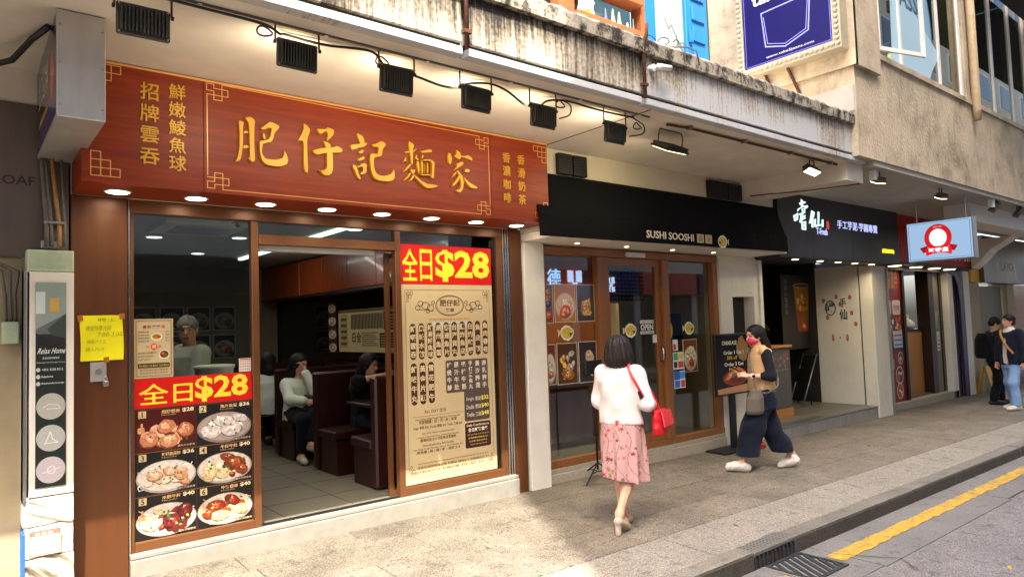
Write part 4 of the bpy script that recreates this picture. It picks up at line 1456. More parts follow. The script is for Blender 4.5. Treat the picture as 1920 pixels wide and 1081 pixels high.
t = thing('dome_camera', 'small white dome camera inside the left window top', 'camera', (1.75, .2, 2.6))
MB().lathe((1.745, .16, 2.66), [(.045, 0), (.045, -.03), (.04, -.045), (.02, -.06)], 'Z', 18).build('dome', 'white_plastic', t, smooth=True)
MB().cyl((1.745, .118, 2.625), (1.745, .105, 2.62), .018, 12).build('lens', 'gas_black', t)
MB().cyl((1.745, .16, 2.66), (1.745, .16, 2.899), .01, 8).build('stem', 'white_plastic', t)
# booths: benches with tall red backs along the right wall, tables between
def booth_bench(name, y, facing, lab):
    t = thing(name, lab, 'bench', (3.7, y, FH), 'booth benches inside the noodle shop')
    box('backrest', 'red_leather', t, 3.06, 4.50, y - .06, y + .06, FH + .02, FH + 1.06, .02)
    s = -1 if facing < 0 else 1
    y0, y1 = sorted((y + s * .062, y + s * .50))
    box('seat', 'red_leather', t, 3.06, 4.50, y0, y1, FH + .36, FH + .46, .02)
    box('seat_base', 'red_leather', t, 3.09, 4.50, y0 + .002, y1 - .03, FH + .0, FH + .355)
    return t
booth_bench('booth_bench', 2.95, -1, 'dark red booth bench behind the white-sweatered diner')
booth_bench('booth_bench', 1.78, -1, 'dark red booth bench nearest the doorway seen end on')
booth_bench('booth_bench', .42, 1, 'low dark red bench end beside the right door post')
booth_bench('booth_bench', 4.9, -1, 'farthest dark red booth bench deep in the noodle shop')
def booth_table(y, lab):
    t = thing('booth_table', lab, 'table', (3.75, y, FH), 'tables between the booths')
    box('top', 'table_wood', t, 3.22, 4.50, y - .28, y + .28, FH + .72, FH + .76, .008)
    MB().cyl((3.55, y, FH + .01), (3.55, y, FH + .72), .03, 12).build('leg', 'chrome', t, smooth=True)
    box('foot', 'black_metal', t, 3.36, 3.74, y - .2, y + .2, FH, FH + .02, .005)
booth_table(1.05, 'dark table in front of the nearest booth diner')
booth_table(2.38, 'dark table between the two seated women')
# white pot on the counter by the window and counter itself
ct = thing('window_counter', 'dark service counter behind the left noodle shop window', 'counter', (1.3, .6, FH))
box('body', 'dark_wall', ct, .70, 1.85, .35, .62, FH, FH + .95, .01)
box('top', 'steel', ct, .68, 1.87, .33, .66, FH + .951, FH + .985, .006)
t = thing('white_bucket', 'white plastic bucket on the counter behind the window', 'bucket', (1.66, .46, FH + .985))
MB().lathe((1.66, .48, FH + .986), [(.13, 0), (.15, .24), (.158, .25), (.158, .27), (.10, .275)], 'Z', 28).build('bucket', 'white_plastic', t, smooth=True)
# ------------------------------------------------------------------ posters on the noodle shop windows
YP = .026
rg = random.Random(21)
# small menu, red banner, six-dish poster on the left pane
t = thing('small_menu_poster', 'small cream menu sheet stuck on the left noodle window', 'poster', (1.1, YP, 1.43))
box('sheet', 'paper_cream', t, .990, 1.246, YP - .002, YP + .002, 1.46, 1.885)
P = Print((.990, YP - .0025, 1.46))
P.frame(.01, .01, .236, .405, .004, '#7a5a30').frame(.018, .018, .22, .389, .002, '#9a7a48')
for k, (c, ch) in enumerate(zip(('#c01a1a', '#2f7a2a', '#c01a1a', '#2b58b0', '#d0561a'), '香粉鴛鴦湯')):
    P.text(ch, .055 + k * .03, .355, .026, c, bold=.02)
for r_ in range(4):
    P.text('鮮蝦雲吞麵', .025, .325 - r_ * .022, .012, '#4a3420', w=.07)
    P.text('$%d' % (26 + r_ * 2), .205, .325 - r_ * .022, .013, '#4a3420')
P.ell(.145, .295, .038, .028, '#e8e0d0').up().ell(.145, .297, .03, .02, '#d8842a').up().ell(.14, .30, .014, .009, '#4a8a30').ell(.16, .293, .009, .007, '#b01a14').up()
P.ell(.128, .225, .022, .024, '#e05a14').up().text('招', .1165, .212, .025, '#fff0d0', bold=.02)
P.text('快', .075, .215, .02, '#c02a1a').text('餐', .155, .215, .02, '#c02a1a')
for r_ in range(3):
    P.text('蠔油鮮竹卷腸粉拼', .025, .175 - r_ * .024, .012, '#5a4020', w=.12 - .02 * r_)
P.ell(.195, .165, .036, .034, '#e6dccc').up().ell(.195, .167, .029, .026, '#6a2a12').up().ell(.185, .172, .012, .01, '#c85a1a').ell(.205, .16, .01, .01, '#3a7a2a')
P.rrect(.022, .072, .21, .034, .008, '#4a3a14').up().text('Fish $22ml  Sub $25ml  Cold $26ml', .128, .08, .016, '#e6cf74', w=.19, align='c')
for r_ in range(2):
    P.text('歡迎查詢到會外賣服務', .035, .05 - r_ * .02, .012, '#5a4020', w=.185)
P.build('print', 'print', t)

t = thing('price_banner', 'red banner with yellow $28 on the left noodle window', 'banner', (1.4, YP, 1.25))
box('sheet', 'paper_red', t, .988, 1.812, YP - .003, YP + .002, 1.245, 1.456)
P = Print((.988, YP - .0035, 1.245))
P.rect(0, 0, .824, .211, '#cf150d').up()
P.text('全日', .03, .022, .15, '#ffd83a', w=.36, bold=.012)
P.text('$28', .405, .012, .19, '#ffd83a', w=.39, bold=.03)
P.build('print', 'print', t)

t = thing('dish_poster', 'poster of six numbered noodle dishes below the red banner', 'poster', (1.4, YP, .31))
box('sheet', 'paper_brown', t, .988, 1.812, YP - .002, YP + .002, .318, 1.243)
P = Print((.988, YP - .0025, .318))
names = ['招牌雲吞', '魚片魚蛋', '鮮蝦韭菜餃', '牛腩牛肚', '水餃牛腩', '牛筋雲吞']
prices = ['$28', '$36', '$36', '$40', '$40', '$40']
cw, chh = .405, .300
cfg = [
    ('#4a1410', [(.22, .30, .19, .22, ('#c07a58', '#d99a78', '#e8b48e')), (.50, .58, .18, .20, ('#c87a5c', '#e0a480', '#f0c09c')), (.82, .46, .17, .22, ('#b8684a', '#d4906c', '#e6ae88')), (.55, .22, .19, .20, ('#c8805c', '#e0a47c', '#f2c6a0'))], 8, None, None),
    ('#1a1a1c', [(.25, .32, .22, .20, ('#d4c6c2', '#e6dcd8', '#c0b0ac')), (.62, .34, .24, .22, ('#d0c2be', '#eae0dc', '#bcacaa')), (.48, .56, .22, .15, ('#d8ccc8', '#efe7e3', '#c4b6b2')), (.78, .60, .17, .12, ('#cfc1bd', '#e8deda', '#bfb1ad'))], 16, None, '#a8968c'),
    ('#141414', [(.30, .45, .16, .14, ('#d8a080', '#ecc0a4', '#f4d8c4')), (.56, .52, .15, .13, ('#d49878', '#eab898', '#f0d0bc')), (.74, .38, .14, .13, ('#cf9070', '#e4ae90', '#c05a38'))], 18, ('#e0d4c0', '#f0e8da', '#c8b89e'), '#d8d0c6'),
    ('#15100e', [(.22, .30, .17, .16, ('#d8b888', '#e8d0a8', '#c09a64')), (.45, .26, .15, .14, ('#dcc094', '#ecd8b4', '#c8a470')), (.68, .50, .24, .20, ('#7a3016', '#a04a22', '#c06a34')), (.55, .66, .18, .12, ('#8a3a1a', '#b0562a', '#5a2410')), (.80, .32, .15, .14, ('#90401c', '#b86030', '#6a2a12'))], 14, None, '#cfc6ba'),
    ('#181210', [(.22, .38, .20, .22, ('#dcc8a8', '#ecdcc4', '#c8ae88')), (.58, .36, .18, .20, ('#6a201c', '#8c3630', '#4a1412')), (.80, .56, .15, .20, ('#5a1a18', '#7c2e2a', '#a05048')), (.70, .22, .18, .15, ('#64201c', '#8a342e', '#4a1412')), (.40, .62, .16, .12, ('#d8c4a0', '#e6d6ba', '#bfa67e'))], 14, ('#e6d8bc', '#d8c6a4', '#f0e6d2'), '#d2c8bc'),
    ('#141010', [(.32, .52, .20, .16, ('#8a2a14', '#b04a24', '#d06a38')), (.62, .60, .18, .14, ('#7a2212', '#a43e1e', '#c05a2c')), (.78, .34, .16, .16, ('#d09a70', '#e4b890', '#f0d0ae')), (.40, .26, .20, .15, ('#d8c088', '#e8d8ac', '#c0a468')), (.20, .34, .14, .14, ('#8c3018', '#b05028', '#6a1e0e'))], 14, ('#d8c490', '#e6d8b0', '#bfa870'), '#cfc4b4'),
]
for k in range(6):
    cx = .006 + (k % 2) * .408
    cy = .925 - .006 - (k // 2 + 1) * .306
    base, blobs, gr_, nd, bowl = cfg[k]
    P.lay = 1
    food(P, cx, cy, cw, chh, base, blobs, gr_, rg, nd, bowl)
    P.rect(cx + .02, cy + chh - .055, .05, .05, '#cfb98c').up().text(str(k + 1), cx + .045, cy + chh - .05, .038, '#2a1c12', align='c', bold=.02)
    P.text(names[k], cx + cw - .235, cy + chh - .034, .026, '#d9b27a', w=.125, bold=.03)
    P.text(prices[k], cx + cw - .095, cy + chh - .036, .032, '#f0dfb8', w=.08, bold=.03)
    P.text('Noodle ' + '', cx + cw - .235, cy + chh - .048, .009, '#d9b27a', w=.1)
    P.rect(cx + cw - .13, cy + .012, .125, .022, '#3a2418').up().text('圖片只供參考', cx + cw - .126, cy + .015, .015, '#e0cfae', w=.116)
    if k in (0, 4, 5):
        # thumbs-up mark
        hx, hy = cx + .035, cy + chh * (.52 if k != 5 else .45)
        P.rrect(hx - .02, hy - .02, .045, .042, .01, '#e0a27a').rrect(hx + .0, hy + .012, .014, .04, .006, '#e0a27a').up()
        for q in range(4):
            P.line([(hx + .004, hy - .014 + q * .009), (hx + .022, hy - .014 + q * .009)], .002, '#7a3a20')
    # beaded strip under the dish
    for q in range(40):
        P.rect(cx + q * cw / 40, cy - .005, cw / 80, .004, '#b0814e')
P.build('print', 'print_food', t)
t = thing('calendar_slip', 'small white calendar slip at the right of the left window', 'notice', (1.76, YP, 1.46))
box('sheet', 'paper_white', t, 1.718, 1.808, YP - .002, YP + .002, 1.462, 1.565)
P = Print((1.718, YP - .0025, 1.462))
for r_ in range(4):
    for k in range(5):
        P.rect(.008 + k * .016, .012 + r_ * .021, .011, .012, '#d98a78' if (k + r_) % 3 else '#8aa6d0')
P.rect(.006, .092, .078, .008, '#c0402c')
P.build('print', 'print', t)

# big menu on the right pane
t = thing('price_banner', 'large red $28 banner at the top of the right noodle window', 'banner', (3.7, YP, 2.16))
box('sheet', 'paper_red', t, 3.172, 4.215, YP - .003, YP + .002, 2.165, 2.535)
P = Print((3.172, YP - .0035, 2.165))
P.rect(0, 0, 1.043, .37, '#c9160e').up()
P.text('全', .015, .03, .30, '#ffd630', w=.165, bold=.012)
P.text('日', .205, .03, .30, '#ffd630', w=.135, bold=.012)
P.text('$28', .375, .025, .31, '#ffd630', w=.645, bold=.035)
P.build('print', 'print', t)

t = thing('menu_poster', 'tall cream menu poster with brown name pills on the right noodle window', 'poster', (3.7, YP, .32))
box('sheet', 'paper_cream', t, 3.172, 4.215, YP - .002, YP + .002, .335, 2.162)
P = Print((3.172, YP - .0025, .335))
BR = '#4c2a16'
PW, PH = 1.043, 1.827
P.frame(.035, .05, PW - .07, PH - .10, .004, '#6b4a24')
for (x, y, sx, sy) in ((.05, .065, 1, 1), (PW - .05, .065, -1, 1), (.05, PH - .065, 1, -1), (PW - .05, PH - .065, -1, -1)):
    for q in range(3):
        P.ring(x + sx * (.02 + .018 * q), y + sy * (.02 + .03 * (q % 2)), .016, .02, .004, BR, n=14)
        P.ring(x + sx * .012, y + sy * (.03 + .03 * q), .012, .014, .004, BR, n=12)
# cloud crest with the shop's name
P.ring(.53, PH - .20, .165, .10, .007, BR, 36)
P.ring(.53, PH - .20, .150, .088, .003, BR, 36)
P.text('肥仔記', .53, PH - .205, .062, BR, w=.23, align='c', bold=.02)
P.text('麵家', .53, PH - .262, .036, BR, w=.10, align='c', bold=.02)
for s_ in (-1, 1):
    for (dx, dy, r_) in ((.22, -.02, .04), (.275, .0, .045), (.33, .02, .032), (.36, -.02, .028), (.25, -.05, .025), (.19, .03, .02)):
        P.ring(.53 + s_ * dx, PH - .20 + dy, r_, r_ * .8, .006, BR, 18)
    P.line([(.53 + s_ * .19, PH - .25), (.53 + s_ * .38, PH - .235)], .005, BR)
P.text('香滑奶茶咖啡鴛鴦凍飲(加$2)', .53, PH - .345, .026, '#c47a34', w=.48, align='c')
P.rect(.325, PH - .398, .46, .040, '#c9ccd0')
# pills: ten, then three
pills = ['鮮蝦雲吞', '鳳城水餃', '鮮滑鯪魚球', '潮州魚蛋', '爽滑魚片', '台灣貢丸', '酥炸魚皮', '白灼鵝腸', '魚皮餃', '魚肉春卷']
for k, s_ in enumerate(pills):
    P.rrect(.078 + k * .0925, PH - .70 + k * .0015, .064, .335, .031, BR)
for k in range(3):
    P.rrect(.078 + k * .0935, PH - 1.115 + k * .002, .066, .385, .032, BR)
P.rrect(.46, PH - 1.035, .50, .31, .02, '#5a4a42').rrect(.665, PH - 1.325, .305, .31, .02, '#5a4a42')
P.rrect(.665, PH - 1.585, .31, .245, .02, '#43241a')
P.up().up()
P.text('(6:00-11:00時)', .46, PH - .388, .022, '#555860', w=.24)
for k, s_ in enumerate(pills):
    P.col(s_, .078 + k * .0925 + .032, PH - .375 + k * .0015, .062 if len(s_) < 5 else .056, .315 / len(s_), '#e6d2a8', bold=.018)
for k, s_ in enumerate(['鮮味牛丸', '黃金片頭', '雪花肥牛']):
    P.col(s_, .078 + k * .0935 + .033, PH - .742 + k * .002, .064, .09, '#e6d2a8', bold=.018)
for k, s_ in enumerate(['柱侯牛腩', '原汁牛肚', '瑤柱牛筋', '手打墨魚丸', '黃沙豬潤', '南乳豬手']):
    P.col(s_, .50 + k * .083, PH - .735, .056 if len(s_) < 5 else .048, .285 / len(s_), '#e6dcc6', bold=.018)
for r_, (a, b_, c) in enumerate((('Single', '單餸', '$32'), ('Double', '雙餸', '$40'), ('Treble', '三餸', '$48'))):
    y = PH - 1.135 - r_ * .075
    P.text(a, .69, y, .040, '#e6dcc6', w=.09).text(b_, .795, y, .042, '#e6dcc6', w=.07).text(c, .868, y, .046, '#f0e050', w=.09, bold=.02)
P.text('Daily Combinations', .82, PH - 1.385, .030, '#f0e2c0', w=.27, align='c', bold=.01)
P.text('全日鮮麵套餐', .82, PH - 1.43, .038, '#f6ecd0', w=.24, align='c', bold=.02)
for r_ in range(4):
    P.text(['Add hot drinks or soft drinks $13', '任何粉麵加熱飲品 $12', '可改配凍飲加兩元', 'Vegetable with oyster sauce $6'][r_], .82, PH - 1.465 - r_ * .032, .016, '#d9c08a' if r_ != 1 else '#f0e050', w=.26 - .02 * r_, align='c')
P.text('ALL DAY 全日', .33, PH - 1.20, .036, '#7a5a2c', w=.24, align='c', bold=.01)
P.rect(.08, PH - 1.225, .57, .003, '#8a6a3a')
body = [('Any Choice of Big Dough Noodles / Rice Noodles', .020, .50), ('可配粗麵 / 幼 / 河 / 米 / 米線', .036, .42), ('Single 單餸 $28  Double 雙餸 $36  Treble 三餸 $44', .034, .54),
        ('Any of the Above Combinations $37', .020, .36), ('Choose 1 Vermicelli Soup of Fried Rice Noodles', .018, .46), ('套餐另加 $10 可配魚蛋菜腸粉', .030, .40),
        ('Extra Noodles Rice Balls Noodles', .018, .34), ('Any of Big Dough Noodles Rice or Rice Noodles $24', .018, .56), ('蒸魚腸 / 粉 / 麵 / 粥 / 油菜 $16', .028, .48)]
y = PH - 1.262
for (s_, h_, w_) in body:
    P.text(s_, .36, y, h_, '#6a4c28', w=w_, align='c', bold=.008)
    y -= h_ + .0135
for k, (s_, h_, w_) in enumerate((('Hot Tea and Rice Noodles Combinations Fried Dumpling Tea $8 Cold Drink $10', .018, .80), ('凍檸茶凍咖啡凍奶茶 奶茶$5 咖啡$10 自家製豆漿 $7', .026, .82), ('5576-0716  4198-6188  4241  $23  $20', .026, .70))):
    P.text(s_, .53, .165 - k * .04, h_, '#6a4c28', w=w_, align='c', bold=.008)
P.text('歡迎外賣', .09, .085, .026, '#c2402c', w=.10)
P.build('print', 'print', t)

# yellow handwritten note and key box on the left column
t = thing('handwritten_note', 'bright yellow handwritten note taped to the brown column', 'notice', (.78, -.03, 1.6))
b = MB()
n = 8
for i in range(n + 1):
    for j in range(n + 1):
        u, v = i / n, j / n
        cx = .655 + .258 * u + .008 * v * 0
        cz = 1.605 + .31 * v + .012 * (u - .5) * (1 - 2 * v) * 0
        curl = .004 + .014 * (abs(v - .45) * 2) ** 3 * (1 - v) + .006 * math.sin(3 * u + 2 * v)
        b.v.append((cx + .004 * math.sin(5 * v), -.021 - max(.001, curl * .6), cz))
for i in range(n):
    for j in range(n):
        b.f.append((i * (n + 1) + j, (i + 1) * (n + 1) + j, (i + 1) * (n + 1) + j + 1, i * (n + 1) + j + 1))
b.build('sheet', 'yellow_paper', t, smooth=True)
for (x, z, a) in ((.645, 1.885, .5), (.895, 1.895, -.5), (.80, 1.595, -.7)):
    MB().prism([(x - .004, -.034, z - .01), (x + .028, -.034, z - .006), (x + .024, -.034, z + .034), (x - .008, -.034, z + .03)], (0, .003, 0)).build('tape', 'brown_tape', t)
P = Print((.655, -.034, 1.605))
for (s_, x, y, h_) in (('聘工', .10, .265, .026), ('樓面侍應洗碗', .03, .205, .034), ('7:00-3:00', .10, .165, .026), ('時薪六十五', .04, .115, .028), ('請入內洽', .03, .065, .026)):
    P.text(s_, x, y, h_, '#8f9a1c', w=.15 if len(s_) > 5 else .11, slant=.12)
P.build('handwriting', 'print_dim', t)
t = thing('key_box', 'square metal lock plate with a small padlock on the brown column', 'lock', (.765, -.03, 1.47))
box('plate', 'aluminium', t, .712, .81, -.032, -.021, 1.462, 1.595, .004)
MB().cyl((.762, -.032, 1.53), (.762, -.040, 1.53), .020, 14).build('keyhole', 'steel', t)
box('padlock', 'steel', t, .785, .822, -.052, -.036, 1.425, 1.465, .005)
MB().tube([(.794, -.044, 1.462), (.794, -.044, 1.488), (.803, -.044, 1.495), (.812, -.044, 1.488), (.812, -.044, 1.462)], .0035, 8).build('shackle', 'chrome', t, smooth=True)
# ------------------------------------------------------------------ sushi shop
ss = thing('sushi_shop', 'sushi shop front with brown timber window frames', 'shop', (6.5, .1, 0))
GY = .14
for i, (a, c) in enumerate(((4.875, 6.5), (6.51, 8.15))):
    box('plinth', 'granite_step', ss, a, c, .02, .20, -.1, .145, .006)
    box('plinth_cap', 'granite_step', ss, a, c, .04, .22, .146, .195, .005)
def timber(name, x0, x1, z0, z1, y0=.06, y1=.16):
    return box(name, 'brown_wood', ss, x0, x1, y0, y1, z0, z1, .004)
timber('sill', 4.96, 8.16, .196, .275, .05, .17)
timber('head', 4.90, 8.16, 2.52, 2.605, .05, .17)
timber('post', 4.93, 4.985, .276, 2.519)
timber('post', 5.80, 5.925, .276, 2.519)
timber('post', 6.955, 7.075, .276, 2.519, .04, .17)
timber('post', 8.06, 8.16, .276, 2.519)
dr = frame_mb(5.93, 6.95, .28, 2.515, .085, .085, .135).build('door', 'brown_wood', ss)
box('pane', 'glass_dim', dr, 6.015, 6.865, .107, .113, .365, 2.43)
MB().tube([(6.905, .085, 1.42), (6.905, .04, 1.40), (6.905, .035, 1.33), (6.905, .04, 1.26), (6.905, .085, 1.24)], .011, 8).build('handle', 'chrome', dr, smooth=True)
box('pane', 'glass_dim', ss, 4.985, 5.80, GY, GY + .006, .276, 2.519)
box('pane', 'glass_dim', ss, 7.075, 8.06, GY, GY + .006, .276, 2.519)
box('door_closer', 'white_plastic', ss, 6.28, 6.62, .02, .05, 2.53, 2.585, .005)
# cream ceiling of the porch
box('porch_soffit', 'white_paint', ss, 4.60, 9.02, -.50, .17, 2.622, 2.70)
for x in (5.25, 6.05, 6.9, 7.75):
    d = MB().lathe((x, -.18, 2.6215), [(.035, 0), (.035, -.004), (.028, -.005)], 'Z', 16).build('downlight', 'white_plastic', ss)
    MB().lathe((x, -.18, 2.616), [(.027, 0), (.026, -.002)], 'Z', 16).build('lens', 'lamp_warm', d)
# right-hand cream pillar with a black recess
box('pillar', 'cream', ss, 8.165, 8.46, .03, .30, -.1, 2.621, .004)
box('pillar', 'cream', ss, 8.46, 9.0, .03, .30, 2.05, 2.621)
box('pillar', 'cream', ss, 8.46, 9.0, .03, .30, -.1, .78)
box('pillar', 'cream', ss, 9.0, 9.12, .03, .30, -.1, 2.621, .004)
box('recess_back', 'gas_black', ss, 8.46, 9.0, .20, .30, .78, 2.05)
box('edge_strip', 'white_paint', ss, 9.125, 9.20, .0, .30, -.1, 2.58, .004)
Pn = Print((8.86, .0295, 2.07))
Pn.text('175', .02, .012, .035, '#8a8676')
Pn.build('house_number', 'print_dim', ss)
# interior
box('floor', 'shop_floor', ss, 4.875, 9.1, .221, 5.0, .10, .19)
box('side_wall', 'orange_wood', ss, 4.873, 4.93, .221, 5.0, .19, 2.75)
box('side_wall', 'beige_wall', ss, 8.3, 8.40, .301, 5.0, .19, 2.75)
box('back_wall', 'orange_wood', ss, 4.93, 8.3, 2.3, 2.4, .19, 2.72)
box('ceiling', 'dark_ceiling', ss, 4.873, 8.40, .18, 5.0, 2.72, 2.80)
for k in range(5):
    d = MB().lathe((5.35 + .55 * k, 1.5, 2.719), [(.05, 0), (.05, -.006), (.042, -.007)], 'Z', 14).build('ceiling_lamp', 'white_plastic', ss)
    MB().lathe((5.35 + .55 * k, 1.5, 2.711), [(.04, 0), (.038, -.002)], 'Z', 14).build('lens', 'lamp_white', d)
    area('ceiling_glow', (5.35 + .55 * k, 1.5, 2.70), 2.2, .1, (1, .85, .6), (0, 0, -1), ss)
ct = thing('sushi_counter', 'dark timber sushi counter behind the shop glass', 'counter', (6, 1.4, .19))
box('body', 'orange_wood', ct, 4.95, 6.9, 1.2, 1.6, .192, 1.08, .01)
box('top', 'brown_wood', ct, 4.95, 6.95, 1.1, 1.65, 1.082, 1.12, .008)
box('partition', 'beige_wall', ct, 7.12, 7.66, .95, 1.0, .192, 2.71, .004)
box('partition', 'beige_wall', ct, 7.668, 8.29, .95, 1.0, .192, 2.71, .004)
for k in range(5):
    box('slat', 'brown_wood', ct, 6.1 + .2 * k, 6.14 + .2 * k, 2.24, 2.295, 1.2, 2.6)
for z in (1.45, 1.85):
    box('shelf', 'brown_wood', ct, 4.96, 6.0, 2.08, 2.298, z, z + .03)
bb = thing('chalk_menu', 'framed black chalkboard menu hanging inside the sushi shop door', 'chalkboard', (6.55, .5, 1.98))
frame_mb(6.32, 7.04, 1.99, 2.46, .02, .40, .42).build('frame', 'oak', bb)
box('board', 'gas_black', bb, 6.341, 7.019, .405, .415, 2.011, 2.439)
P = Print((6.34, .4045, 2.01))
rr = random.Random(8)
for r_ in range(8):
    for k in range(3):
        P.text(rr.choice(['三文魚壽司', '吞拿魚', '鰻魚飯', '玉子', '海膽軍艦']), .03 + k * .21, .37 - r_ * .048, .024, rr.choice(['#b9b9b0', '#a5c0b4', '#c0a0a8']), w=.14)
        P.text('$%d' % rr.randint(12, 48), .19 + k * .21, .37 - r_ * .048, .022, '#d8d8d0', w=.04)
P.build('chalk_writing', 'print_dim', bb)
# pictures in the left window
def picture(name, lab, x0, x1, z0, z1, base, blobs, seed, y=GY - .006, nd=None, bowl=None, greens=6, rim='#cfc7b8', cat='poster', group=None):
    t = thing(name, lab, cat, ((x0 + x1) / 2, y, z0), group)
    box('sheet', 'paper_white', t, x0, x1, y - .004, y, z0, z1)
    P = Print((x0, y - .0045, z0))
    rr = random.Random(seed)
    P.rect(0, 0, x1 - x0, z1 - z0, rim).up()
    food(P, .008, .008, x1 - x0 - .016, z1 - z0 - .016, base, blobs, greens, rr, nd, bowl)
    P.build('print', 'print_gloss', t)
    return t
SAL = ('#c8583c', '#e08060', '#f0b090')
ORG = ('#b8702c', '#d89850', '#eac080')
BRD = ('#9a6a34', '#c09050', '#dcb880')
DRK = ('#3a2c26', '#5a4438', '#7a6050')
G = 'dish pictures in the sushi shop window'
picture('dish_picture', 'narrow picture of pink sashimi at the upper left of the sushi window', 4.99, 5.145, 1.76, 2.19, '#7a5236', [(.5, .82, .4, .12, BRD), (.5, .2, .42, .15, SAL), (.5, .5, .4, .1, ('#2a3c6a', '#40588c', '#6078a8'))], 1, group=G)
picture('dish_picture', 'picture of a salmon bowl on orange wood, upper middle of the sushi window', 5.165, 5.49, 1.765, 2.195, '#b8742c', [(.5, .28, .34, .20, SAL), (.4, .20, .25, .10, SAL), (.6, .42, .24, .10, ('#e8c8b0', '#f4e0d0', '#d89878'))], 2, group=G, bowl='#d8b8a0', greens=10)
picture('dish_picture', 'picture of grilled fish on a wooden board, upper right of the sushi window', 5.51, 5.798, 1.765, 2.195, '#4a4440', [(.5, .30, .40, .16, BRD), (.45, .42, .30, .10, ORG), (.55, .22, .34, .08, ('#d0a860', '#e4c48a', '#a87838'))], 3, group=G, greens=3)
picture('dish_picture', 'narrow picture of a white bowl with greens, lower left of the sushi window', 4.99, 5.155, 1.085, 1.53, '#7c3a30', [(.5, .32, .40, .18, ('#d0c8bc', '#e4ded4', '#a8a090')), (.5, .26, .3, .10, SAL)], 4, group=G, bowl='#d4ccc0')
picture('dish_picture', 'picture of a crusty roll below a blurred counter, lower middle of the sushi window', 5.175, 5.49, 1.075, 1.535, '#5a3c24', [(.5, .22, .40, .15, BRD), (.5, .20, .28, .08, ORG), (.3, .66, .14, .09, ('#c89030', '#e0b050', '#f0d080')), (.7, .74, .2, .09, ('#b8b0a0', '#d0c8ba', '#988f80'))], 5, group=G, greens=2)
picture('dish_picture', 'picture of a paper-wrapped dark hand roll, lower right of the sushi window', 5.51, 5.80, 1.07, 1.54, '#3a3432', [(.6, .62, .30, .22, ('#c8a888', '#dcc0a4', '#b08c68')), (.40, .32, .28, .18, DRK), (.8, .30, .12, .22, ('#d8c8b4', '#e8dccc', '#c0ac94'))], 6, group=G, greens=8)
# fish stickers
def fish(P, cx, cy, s, flip=1):
    f = lambda pts: [(cx + flip * x * s, cy + y * s) for x, y in pts]
    P.poly(f([(-1.0, .1), (-.75, .55), (-.2, .85), (.4, .75), (.95, .35), (1.05, .0), (.8, -.5), (.2, -.85), (-.5, -.7), (-.8, -.35)]), '#e8ecd8')
    P.poly(f([(-.85, .05), (-1.35, .45), (-1.25, .0), (-1.3, -.4)]), '#e8ecd8')
    P.up()
    P.poly(f([(-.85, .05), (-.55, .45), (-.05, .62), (.45, .55), (.88, .25), (.92, -.05), (.6, -.45), (.1, -.62), (-.5, -.45)]), '#e2b62c')
    P.poly(f([(-.9, .05), (-1.22, .3), (-1.12, .0), (-1.18, -.28)]), '#e2b62c')
    P.up()
    P.poly(f([(.35, -.1), (.75, .25), (.85, -.1), (.5, -.4)]), '#2c4a2a')
    P.poly(f([(-.3, .2), (.1, .45), (.2, .1)]), '#b8cc50').poly(f([(-.4, -.2), (.0, -.45), (.15, -.1)]), '#cfd870')
    P.up().ell(cx + flip * .62 * s, cy + .12 * s, .09 * s, .10 * s, '#f4f4ea')
for k, (x, z, y, lab) in enumerate(((5.345, 1.645, GY - .004, 'yellow fish sticker between the dish pictures'), (6.375, 1.64, .1, 'yellow fish sticker on the sushi shop door glass'), (7.58, 1.635, GY - .004, 'yellow fish sticker on the right sushi window'))):
    t = thing('fish_sticker', lab, 'sticker', (x, y, z), 'fish stickers on the sushi shop glass')
    P = Print((x, y, z))
    fish(P, 0, 0, .105)
    P.build('print', 'print', t)
t = thing('open_sign', 'small white and black OPEN sign on the sushi shop door', 'sign', (6.68, .1, 1.58))
box('card', 'paper_dark', t, 6.545, 6.815, .099, .104, 1.585, 1.765)
P = Print((6.545, .0985, 1.585))
P.rect(.005, .135, .26, .04, '#d8d8d0').rect(.005, .005, .26, .035, '#d8d8d0').up()
P.text('OPEN', .135, .05, .075, '#e8e4da', w=.24, align='c', bold=.03)
P.text('COME IN WE ARE', .135, .145, .02, '#222222', w=.24, align='c', bold=.01).text('WELCOME', .135, .012, .02, '#222222', w=.22, align='c', bold=.01)
P.build('print', 'print', t)
t = thing('code_card', 'small pale card under the OPEN sign', 'card', (6.82, .1, 1.5))
box('card', 'paper_white', t, 6.79, 6.862, .098, .103, 1.475, 1.575)
# stickers and notices on the post and right window
def card(lab, x0, x1, z0, z1, y, shapes, base='#d8d8d2', name='notice_card', rnd=None):
    t = thing(name, lab, 'card', ((x0 + x1) / 2, y, z0))
    box('card', 'paper_white', t, x0, x1, y - .003, y, z0, z1)
    P = Print((x0, y - .0035, z0))
    P.rect(0, 0, x1 - x0, z1 - z0, base).up()
    for (fx, fy, fw_, fh, c) in shapes:
        P.rect(fx * (x1 - x0), fy * (z1 - z0), fw_ * (x1 - x0), fh * (z1 - z0), c)
    P.build('print', 'print', t)
t = thing('round_sticker', 'round yellow sticker at the left of the right sushi window', 'sticker', (7.16, GY - .004, 1.62))
P = Print((7.155, GY - .004, 1.62))
P.ell(0, 0, .075, .115, '#e0a818', n=28).up().ring(0, 0, .066, .102, .006, '#b07810').text('優', 0, -.03, .06, '#b07810', align='c')
P.build('print', 'print', t)
card('small red and white card below the round yellow sticker', 7.09, 7.19, 1.36, 1.50, .036, [(.1, .1, .5, .5, '#c03028'), (.6, .5, .3, .4, '#e8e4da')])
